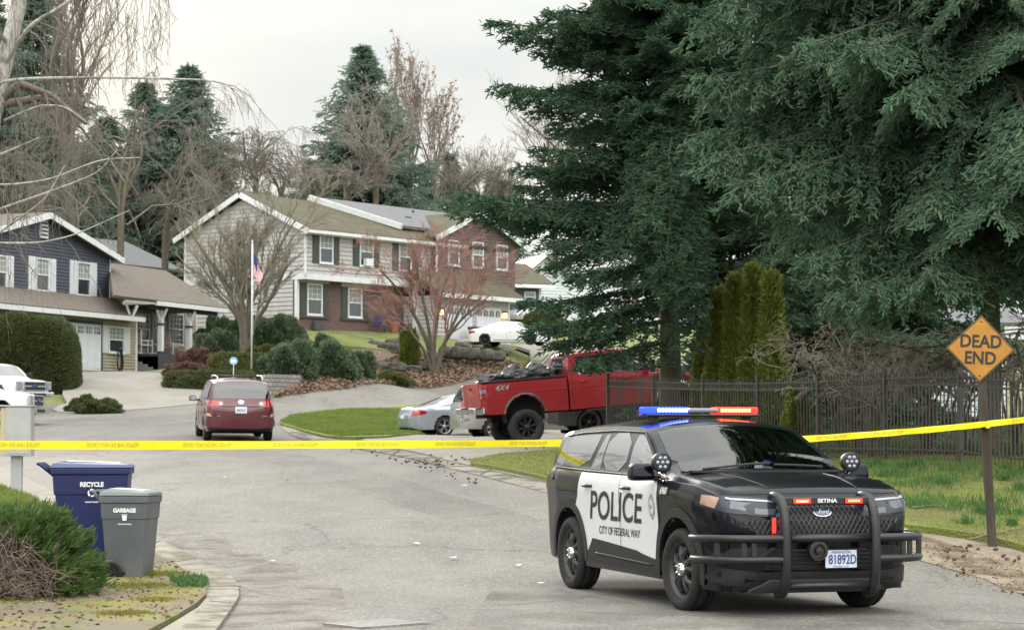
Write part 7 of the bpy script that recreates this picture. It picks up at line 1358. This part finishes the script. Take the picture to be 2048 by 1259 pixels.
bin_('recycling_bin', 'large blue wheeled bin with RECYCLE printed on it behind the smaller grey one', 184, 1134, 26.0, .86, .74, 1.27, R(6), m_binblue, M('blue_lid_plastic', (.05, .07, .15), rough=.28), 'RECYCLE', .070, 'loop')
bin_('garbage_bin', 'smaller grey wheeled bin with GARBAGE printed on it at the verge', 260, 1163, 24.4, .52, .56, 1.03, R(-6), m_bingrey, M('grey_green_lid', (.13, .15, .145), rough=.3), 'GARBAGE', .060, 'can')
# ---------- pedestal mailbox ----------
p = at(33, 996, 38); t = empty('cluster_mailbox', (p.x, p.y, tz(p.x, p.y)), R(4)); tag(t, 'grey pedestal mailbox with a pale yellow side on a square post', 'mailbox'); m_mb = M('mailbox_grey', (.33, .34, .34), (.38, .385, .38), 3, .45); s = F/38; zb_ = 1.6+(868-911)/s-t.location.z; zt_ = 1.6+(868-813)/s-t.location.z
MB().bx(-.09, .09, -.09, .09, -.2, zb_).build('post', m_mb, t, bevel=.008); MB().bx(-.17, .26, -.22, .22, zb_, zt_).build('box', m_mb, t, bevel=.012); MB().bx(-.25, -.168, -.21, .21, zb_+.01, zt_-.02).build('side_panel', M('yellowed_panel', (.42, .37, .22), rough=.5), t, bevel=.006)
MB().bx(-.27, .28, -.24, .24, zt_, zt_+.025).build('hood', m_mb, t, bevel=.008); d_ = MB().bx(-.12, .235, -.228, -.221, zb_+.04, zt_-.05).build('door', m_mb, t, bevel=.003)
MB().bx(-.18, .18, -.18, .18, -.05, .05).build('base_plate', m_conc, t)
MB().bx(-.30, -.12, -.30, -.25, .1, .9).build('side_rail', m_blackpl, t) if False else None
# ---------- dead end sign on a leaning timber post ----------
pb0 = at(1985, 1084, 30); pt0 = at(1955, 640, 30); z0_ = tz(pb0.x, pb0.y); t = empty('dead_end_sign', (pb0.x, pb0.y, z0_)); tag(t, 'yellow-orange diamond DEAD END sign on a leaning timber post', 'road sign'); m_post = M('weathered_post', (.035, .028, .022), (.06, .05, .038), 6, .9, bump=.6, bscale=30, stretch=(1, 1, .15)); m_sy = M('sign_yellow', (.42, .19, .015), (.35, .155, .012), 4, .45); m_sk = M('sign_black', (.012, .012, .012), rough=.5)
v_ = Vector((pt0.x-pb0.x, .0, pt0.z-z0_)); lean = math.atan2(v_.x, v_.z); L_ = v_.length
po = MB().bx(-.052, .052, -.052, .052, -.3, L_*.96).build('post', m_post, t, bevel=.006); po.rotation_euler = (0, lean, 0)
c = at(1961, 697, 30-.075)-Vector((pb0.x, pb0.y, z0_)); a_ = R(-4); hs_ = .455
pl = empty('sign_head', c, 0); pl.parent = t; pl.rotation_euler = (0, R(2.5), R(-8)); dm = lambda r_, k=.035: [(r_-k, -k), (r_, 0), (r_-k, k), (k, r_-k), (0, r_), (-k, r_-k), (-(r_-k), k), (-r_, 0), (-(r_-k), -k), (-k, -(r_-k)), (0, -r_), (k, -(r_-k))]
MB().prism(dm(hs_), .0, .006).build('sign_back', m_sk, pl); MB().prism(dm(hs_-.018), -.003, -.0005).build('sign_face', m_sy, pl)
for nm, z, sz in (('DEAD', .09, .235), ('END', -.13, .235)): flattext(nm, sz, m_sk, 'lettering', pl, (-.0, -.0045, z), (1, 0, 0), (0, 0, 1), bold=.006, xs=.88)
ln = MB()
for i in range(4):
    a, b = [(hs_-.030, 0), (0, hs_-.030), (-hs_+.030, 0), (0, -hs_+.030)][i], [(0, hs_-.030), (-hs_+.030, 0), (0, -hs_+.030), (hs_-.030, 0)][i]; ln.tube([(a[0], -.004, a[1]), (b[0], -.004, b[1])], .0035, 4)
ln.build('border_line', m_sk, pl); 
for z in (-.36, .36): MB().lathe([(0, .012), (-.006, .010), (-.007, .001)], 8, 'Y', (0, -.004, z)).build('bolt', m_blackpl, pl)
# ---------- iron picket fence ----------
m_iron = M('bronze_iron', (.05, .045, .042), (.07, .064, .06), 10, .4, metal=.3)
A0 = Vector(tuple(at(1216, 897, 51))[:2]); A1 = Vector(tuple(at(2000, 938, 36.9))[:2]); A2 = A1+(A1-A0).normalized()*3.5; fd = (A2-A0).normalized(); FL = (A2-A0).length
t = empty('iron_fence', (A0.x, A0.y, 0), math.atan2(fd.y, fd.x)); tag(t, 'dark iron picket fence along the grass verge under the trees', 'fence'); 
def fz(x): q = A0+fd*x; return tz(q.x, q.y)+.10
FH = 1.52; npk = int(FL/.113); allp = []
for i in range(npk+1):
    x = i*FL/npk; z = fz(x); mb = MB().bx(x-.0095, x+.0095, -.0095, .0095, z+.03, z+FH); mb.add([(x-.0095, -.0095, z+FH), (x+.0095, -.0095, z+FH), (x+.0095, .0095, z+FH), (x-.0095, .0095, z+FH), (x, -.012, z+FH+.05)], [(0, 1, 4), (1, 2, 4), (2, 3, 4), (3, 0, 4)]); allp.append(mb)
for mb in allp[npk-99:]: mb.build('picket', m_iron, t)
rest = MB()
for mb in allp[:npk-99]: rest.add(mb.v, mb.f)
o = rest.build('pickets', m_iron, t); o['kind'] = 'stuff'
ps_ = list(np.arange(0, FL, 2.35)); 
for k, x in enumerate(ps_):
    z = fz(x); MB().bx(x-.034, x+.034, -.034, .034, z-.1, z+FH+.07).bx(x-.042, x+.042, -.042, .042, z+FH+.072, z+FH+.092).build('post', m_iron, t)
    x2 = ps_[k+1] if k+1 < len(ps_) else FL; z2 = fz(x2)
    for h_ in (.20, FH-.20, FH-.07):
        MB().add([], []) if False else None
        mb = MB(); a, b = x+.036, x2-.036; mb.add([(a, -.016, z+h_-.016), (b, -.016, z2+h_-.016), (b, .016, z2+h_-.016), (a, .016, z+h_-.016), (a, -.016, z+h_+.016), (b, -.016, z2+h_+.016), (b, .016, z2+h_+.016), (a, .016, z+h_+.016)], [(0, 3, 2, 1), (4, 5, 6, 7), (0, 1, 5, 4), (1, 2, 6, 5), (2, 3, 7, 6), (3, 0, 4, 7)]); mb.build('rail', m_iron, t)
rg = MB()
for i in range(npk):
    x = (i+.5)*FL/npk; z = fz(x)+FH-.135; rg.lathe([(-.006, .044), (.006, .044), (.006, .034), (-.006, .034), (-.006, .044)], 10, 'Y', (x, 0, z))
o = rg.build('ring_row', m_iron, t); o['kind'] = 'stuff'
# ---------- police tape ----------
m_tape = M('yellow_tape', (.86, .76, .02), (.80, .70, .02), 3, .35, spec=.4); m_tapek = M('tape_print', (.50, .42, .05), rough=.5)
def tape(name, label, P0, P1, sag, txt=True, twist=0):
    P0, P1 = Vector(P0), Vector(P1); t = empty(name); tag(t, label, 'tape', 'police tape'); n = 90; mb = MB(); h = .078; L_ = (P1-P0).length; d = (P1-P0).normalized()
    def pos(s): p = P0.lerp(P1, s); p.z -= sag*4*s*(1-s); return p
    def upv(s): tw = .10*math.sin(s*17+1)+.06*math.sin(s*41)+twist*max(0, (s-.93)/.07); side = Vector((-d.y, d.x, 0)); return (Vector((0, 0, 1))*math.cos(tw)+side*math.sin(tw)).normalized()
    for i in range(n+1): s = i/n; p, u = pos(s), upv(s); w_ = h/2*(1+.05*math.sin(s*29)); mb.v += [tuple(p-u*w_), tuple(p+u*w_)]
    mb.f = [(2*i, 2*i+2, 2*i+3, 2*i+1) for i in range(n)]; mb.build('ribbon', m_tape, t, smooth=True)
    if txt:
        x = .35; k = 0
        while x < L_-1.2:
            vs, fs = textmesh('POLICE LINE DO NOT CROSS' if k % 2 == 0 else ' ', .052, .0008, 0, .82); w_ = max(v[0] for v in vs)-min(v[0] for v in vs); x += w_/2; V = []
            for a, b in vs: s = (x-a)/L_; V.append(pos(s)+upv(s)*b+Vector((d.y, -d.x, 0))*.003)
            me = bpy.data.meshes.new('tape_lettering'); me.from_pydata(V, [], fs); o = bpy.data.objects.new('tape_lettering', me); COL.objects.link(o); me.materials.append(m_tapek); o.parent = t; x += w_/2+.5; k += 2
    return t
Tb = at(1120, 900, 26.0)
tape('police_tape', 'yellow police tape stretched across the street from the left edge to behind the patrol car', at(-330, 888, 19.0), at(1590, 878, 27.6), .03)
tape('police_tape', 'yellow police tape running from behind the patrol car to the sign post', at(1592, 878.5, 27.61), at(1966, 848, 29.85), .012)
tape('police_tape', 'yellow police tape running right from the sign post out of the picture', at(1974, 847, 29.85), at(2330, 798, 28.5), .02)
p = at(1970, 848, 29.9); o = MB().box((0, 0, 0), (.15, .15, .075)).box((.02, -.09, -.01), (.05, .03, .09), rz=.3).build('tape_knot', m_tape, bevel=.01); o.location = (p.x, p.y+.02, p.z); tag(o, 'yellow tape wound round the timber post of the dead end sign', 'tape')
# ---------- drain grate, litter, cones ----------
gp0 = Vector((-1.15, 19.13, 0)); t = empty('storm_drain', (gp0.x, gp0.y, tz(gp0.x, gp0.y)+.006), R(41)); tag(t, 'pale steel storm drain grate in the road at the bottom of the picture', 'drain grate'); fr = MB(); m_gr = M('worn_steel', (.24, .24, .235), (.17, .165, .16), 9, .6, metal=.1)
for a in ((-.36, .36, -.27, -.24), (-.36, .36, .24, .27), (-.36, -.33, -.24, .24), (.33, .36, -.24, .24)): fr.bx(a[0], a[1], a[2], a[3], -.01, .012)
fr.build('frame', m_gr, t); MB().bx(-.33, .33, -.24, .24, -.02, -.004).build('pit', m_clad, t)
for k in range(11): x = -.30+k*.06; MB().bx(x-.022, x+.022, -.24, .24, -.003, .010).build('bar', m_gr, t)
m_paper = M('white_litter', (.62, .62, .60), rough=.7)
LT = [('white scrap of paper lying on the kerb behind the patrol car', 928, 982, .18), ('long white scrap of litter on the road left of the patrol car', 908, 1119, .16), ('small white scrap on the road under the pickup', 832, 1090, .12), ('tiny white scrap left of the middle of the road', 684, 1095, .10), ('white scrap on the road close to the patrol car rear wheel', 1036, 1134, .13), ('white scrap nearest the patrol car rear wheel', 1082, 1171, .11), ('pale scrap on the road behind the minivan', 450, 957, .12), ('pale scrap in the middle distance of the road', 575, 963, .10), ('white scrap on the dirt right of the push bumper', 1812, 1062, .16), ('pale scrap near the left kerb of the road', 545, 1126, .10)]
for i, (lab, px, py, sz) in enumerate(LT):
    p = hit(px, py, 14, 70); g_ = random.Random(i); mb = MB(); k = 7; mb.v = [(sz*.5*math.cos(a)*g_.uniform(.6, 1.1), sz*.32*math.sin(a)*g_.uniform(.6, 1.1), g_.uniform(.004, .02)) for a in np.linspace(0, 6.28, k, endpoint=False)]+[(0, 0, .02)]; mb.f = [(j, (j+1) % k, k) for j in range(k)]
    o = mb.build('paper_scrap', m_paper); o.location = (p.x, p.y, tz(p.x, p.y)+(.10 if 'kerb behind' in lab else .02)); o.rotation_euler = (0, 0, g_.uniform(0, 3)); tag(o, lab, 'litter', 'litter on the road')
# fir cones: dark lumps on the apron and gutter, one source mesh copied
cm = MB().lathe([(-.055, .001), (-.045, .02), (-.01, .030), (.03, .024), (.06, .004)], 7, 'X').mesh('fir_cone', False); cm.materials.append(M('dark_cone', (.05, .03, .02), (.09, .055, .035), 20, .9)); g_ = random.Random(4)
spots = [(g_.gauss(870, 38), g_.gauss(930, 8)) for _ in range(30)]+[(g_.uniform(740, 960), None) for _ in range(26)]+[(g_.uniform(1890, 2040), g_.uniform(1095, 1150)) for _ in range(26)]+[(g_.uniform(1040, 1100), g_.uniform(880, 905)) for _ in range(10)]
for i, (px, py) in enumerate(spots):
    if py is None: py = 905+(px-740)*.30+g_.uniform(-6, 8)
    p = hit(px, py, 14, 75); o = bpy.data.objects.new('fir_cone', cm); COL.objects.link(o); o.location = (p.x, p.y, tz(p.x, p.y)+(.06 if px < 1800 else .035)); o.rotation_euler = (0, g_.uniform(-.3, .3), g_.uniform(0, 6)); s_ = g_.uniform(.4, .75); o.scale = (s_, s_, s_); tag(o, 'small dark fir cone fallen by the road edge' if px > 1800 else 'small dark fir cone fallen on the concrete and gutter before the red pickup', 'fir cone', 'fir cones by the right-hand dirt edge' if px > 1800 else 'fir cones before the pickup')
for (a, b, c_, lab) in (((1940, 1098), (1990, 1085), (2060, 1072), 'thin fallen branch on the verge beside the dead end sign'), ((1225+600, 1032), (1870, 1028), (1915, 1034), 'short fallen twig in the verge grass right of the patrol car')):
    o = MB().tube([Vector(hit(*q, 14, 60))+Vector((0, 0, .13)) for q in (a, b, c_)], [.016, .012, .005], 6).build('fallen_branch', m_dead, smooth=True); tag(o, lab, 'branch')
# grey wheeled bin by the far garage
b3 = MB().prism([(-.25, 0), (.27, 0), (.33, .95), (-.30, .95)], -.3, .3).prism([(-.36, .955), (.36, .955), (.30, 1.05), (-.36, 1.08)], -.33, .33).build('far_bin', M('charcoal_bin', (.05, .055, .07), rough=.5), bevel=.02); p = onG(953, 694, -3.2); b3.location = p; b3.rotation_euler = (0, 0, R(40)); tag(b3, 'charcoal wheeled bin between the far garage doors and the white sedan', 'bin')
# ---------- officer at the wheel ----------
m_skin = M('skin', (.42, .26, .19), (.38, .22, .16), 8, .5); m_uni = M('dark_uniform', (.02, .022, .035), rough=.8); m_glove = M('purple_glove', (.07, .05, .30), rough=.4); m_hair = M('brown_hair', (.07, .045, .03), rough=.7)
def skin(name, chains, mat, parent, sub=2):
    me = bpy.data.meshes.new(name); V, E_, Rd = [], [], []
    idx = {}
    for ch in chains:
        prev = None
        for (p, r) in ch:
            k = tuple(round(c, 4) for c in p)
            if k not in idx: idx[k] = len(V); V.append(p); Rd.append(r)
            if prev is not None and prev != idx[k]: E_.append((prev, idx[k]))
            prev = idx[k]
    me.from_pydata(V, E_, []); o = bpy.data.objects.new(name, me); COL.objects.link(o); s = o.modifiers.new('skin', 'SKIN'); 
    if not me.skin_vertices: me.skin_vertices.new() if hasattr(me.skin_vertices, 'new') else None
    for i, d in enumerate(me.skin_vertices[0].data): d.radius = (Rd[i], Rd[i]) if not isinstance(Rd[i], tuple) else Rd[i]; d.use_root = (i == 0)
    u = o.modifiers.new('sub', 'SUBSURF'); u.levels = u.render_levels = sub; o.data.materials.append(mat)
    bpy.context.view_layer.update(); dg = bpy.context.evaluated_depsgraph_get(); m2 = bpy.data.meshes.new_from_object(o.evaluated_get(dg)); o.modifiers.clear(); o.data = m2; m2.polygons.foreach_set('use_smooth', [True]*len(m2.polygons)); o.parent = parent; return o
bpy.context.view_layer.update()
M_suv = Matrix.LocRotScale(suv.location, suv.rotation_euler, None)
pr = empty('person'); pr.matrix_world = M_suv; tag(pr, 'officer in a dark uniform and purple gloves sitting at the wheel, holding up a paper', 'person')
sy = .40
body = skin('body', [[((-.12, sy, .80), .15), ((-.17, sy, .98), .15), ((-.18, sy, 1.14), .16), ((-.15, sy, 1.22), (.15, .10)), ((-.13, sy, 1.30), .055), ((-.10, sy, 1.37), .052)],
    [((-.18, sy, 1.14), .16), ((-.15, sy-.18, 1.20), .065), ((.02, sy-.24, 1.06), .052), ((.20, sy-.12, 1.17), .040), ((.26, sy-.08, 1.20), .030)],
    [((-.18, sy, 1.14), .16), ((-.15, sy+.18, 1.20), .065), ((.02, sy+.25, 1.05), .052), ((.22, sy+.16, 1.22), .040), ((.29, sy+.10, 1.27), .030)],
    [((-.12, sy, .80), .15), ((.10, sy-.10, .84), .085), ((.38, sy-.12, .86), .065)], [((-.12, sy, .80), .15), ((.10, sy+.10, .84), .085), ((.38, sy+.12, .86), .065)]], m_uni, pr)
bm = bmesh.new(); bmesh.ops.create_uvsphere(bm, u_segments=28, v_segments=20, radius=1)
for v in bm.verts:
    x, y, z = v.co; w_ = 1-.22*max(0, -z)**1.2; fx = x*.098+(.012 if x > 0 and z < -.1 else 0)
    if x > .5: 
        nose = math.exp(-((y/.16)**2)-(((z+.12)/.22)**2)); fx += .022*nose; fx -= .010*(math.exp(-(((abs(y)-.36)/.16)**2)-(((z-.12)/.13)**2))); fx += .006*math.exp(-((y/.35)**2)-(((z+.50)/.10)**2)); fx += .008*math.exp(-((y/.2)**2)-(((z+.85)/.15)**2))
    v.co = Vector((fx, y*.076*w_, z*.118))
me = bpy.data.meshes.new('head'); bm.to_mesh(me); bm.free(); hd = bpy.data.objects.new('head', me); COL.objects.link(hd); me.materials.append(m_skin); me.polygons.foreach_set('use_smooth', [True]*len(me.polygons)); hd.parent = pr; hd.location = (-.075, sy, 1.455); hd.rotation_euler = (0, .18, -.15)
for s_ in (-1, 1): MB().lathe([(0, .001), (.002, .010), (.006, .001)], 10, 'X', (.086, s_*.028, .014)).build('eye', M('eye_dark', (.03, .02, .02), rough=.2), hd); MB().tube([(.088, s_*.014, .034), (.088, s_*.043, .036)], .004, 5).build('eyebrow', m_hair, hd); MB().box((0, s_*.077, .0), (.03, .012, .055)).build('ear', m_skin, hd, bevel=.006)
MB().tube([(.098, -.024, -.058), (.103, 0, -.060), (.098, .024, -.058)], .005, 5).build('mouth', M('lips', (.32, .13, .11), rough=.5), hd, smooth=True)
bm = bmesh.new(); bmesh.ops.create_uvsphere(bm, u_segments=24, v_segments=16, radius=1)
for v in bm.verts: x, y, z = v.co; v.co = Vector((x*.106-.008, y*.084, max(z, -.45)*.126+.006)) if (z > .42 or x < .15) else Vector((x*.08, y*.07, z*.11))
me = bpy.data.meshes.new('hair'); bm.to_mesh(me); bm.free(); o = bpy.data.objects.new('hair', me); COL.objects.link(o); me.materials.append(m_hair); me.polygons.foreach_set('use_smooth', [True]*len(me.polygons)); o.parent = hd
def hand(c, d, curl, mat, nm='gloved_hand'):
    c = Vector(c); d = Vector(d).normalized(); up = Vector((0, 0, 1)); s_ = d.cross(up).normalized(); n_ = s_.cross(d); ch = [[(tuple(c-d*.03), .026), (tuple(c), .030), (tuple(c+d*.045), (.034))]]; r0 = c+d*.045
    for k, (o_, l) in enumerate(((-.030, .062), (-.010, .072), (.010, .068), (.029, .052))): a = r0+s_*o_+d*.015; b = a+d*l*.5+n_*(-.01-curl*.02); e = b+d*l*.35*(1-curl)+n_*(-.02-curl*.03); ch.append([(tuple(r0), .034), (tuple(a), .011), (tuple(b), .0095), (tuple(e), .008)])
    a = c+s_*(-.03)+d*.01; ch.append([(tuple(c), .030), (tuple(a), .013), (tuple(a-s_*.022+d*.03-n_*.008), .011), (tuple(a-s_*.025+d*.055-n_*.012), .009)])
    return skin(nm, ch, mat, pr, 1)
hand((.31, sy-.055, 1.215), (.6, .5, .5), .5, m_glove); hand((.33, sy+.07, 1.31), (.55, -.5, .55), .6, m_glove)
pp = MB().box((0, 0, 0), (.004, .19, .13)).build('folded_paper', M('pale_paper', (.62, .72, .78), rough=.7)); pp.matrix_world = M_suv @ Matrix.Translation((.40, sy-.03, 1.255)) @ Matrix.Rotation(-.35, 4, 'X') @ Matrix.Rotation(-.3, 4, 'Y'); tag(pp, 'pale folded paper held up by the officer behind the windshield', 'paper')
# ---------- trees and houses behind the camera: the street the car glass and paint mirror ----------
def far_copy(src, x, y, rz, sc, lab, grp): c = copy_tree(src); c.location = (x, y, tz(x, y)); c.rotation_euler = (0, 0, rz); c.scale = (sc, sc, sc); tag(c, lab, 'tree', grp); return c
_src = [o for o in bpy.data.objects if o.name.startswith('fir_tree') and o.parent is None and 'lone tall' not in o.get('label', '') and o.get('group') == 'firs behind the houses']; _bt = [o for o in bpy.data.objects if o.name.startswith('bare_tree') and o.parent is None]
_g = random.Random(3)
for i in range(12):
    a = R(-178+i*31) if False else R(200+i*14); rr = _g.uniform(26, 40); far_copy(_src[(i*2) % len(_src)], rr*math.cos(a), rr*math.sin(a)-2, i, _g.uniform(.38, .55), 'fir across the street behind the viewpoint', 'firs behind the viewpoint')
for i, (x, y) in enumerate([(-14, 6), (-18, 14), (-16, -4), (-13, 41), (-17, 47), (20, 2), (-12.5, 37), (-15, 34)]): far_copy(_bt[[3, 5, 8, 0, 1, 3, 2, 0][i] % len(_bt)], x, y, i, .55, 'bare street tree beside and behind the viewpoint', 'bare trees beside the viewpoint')
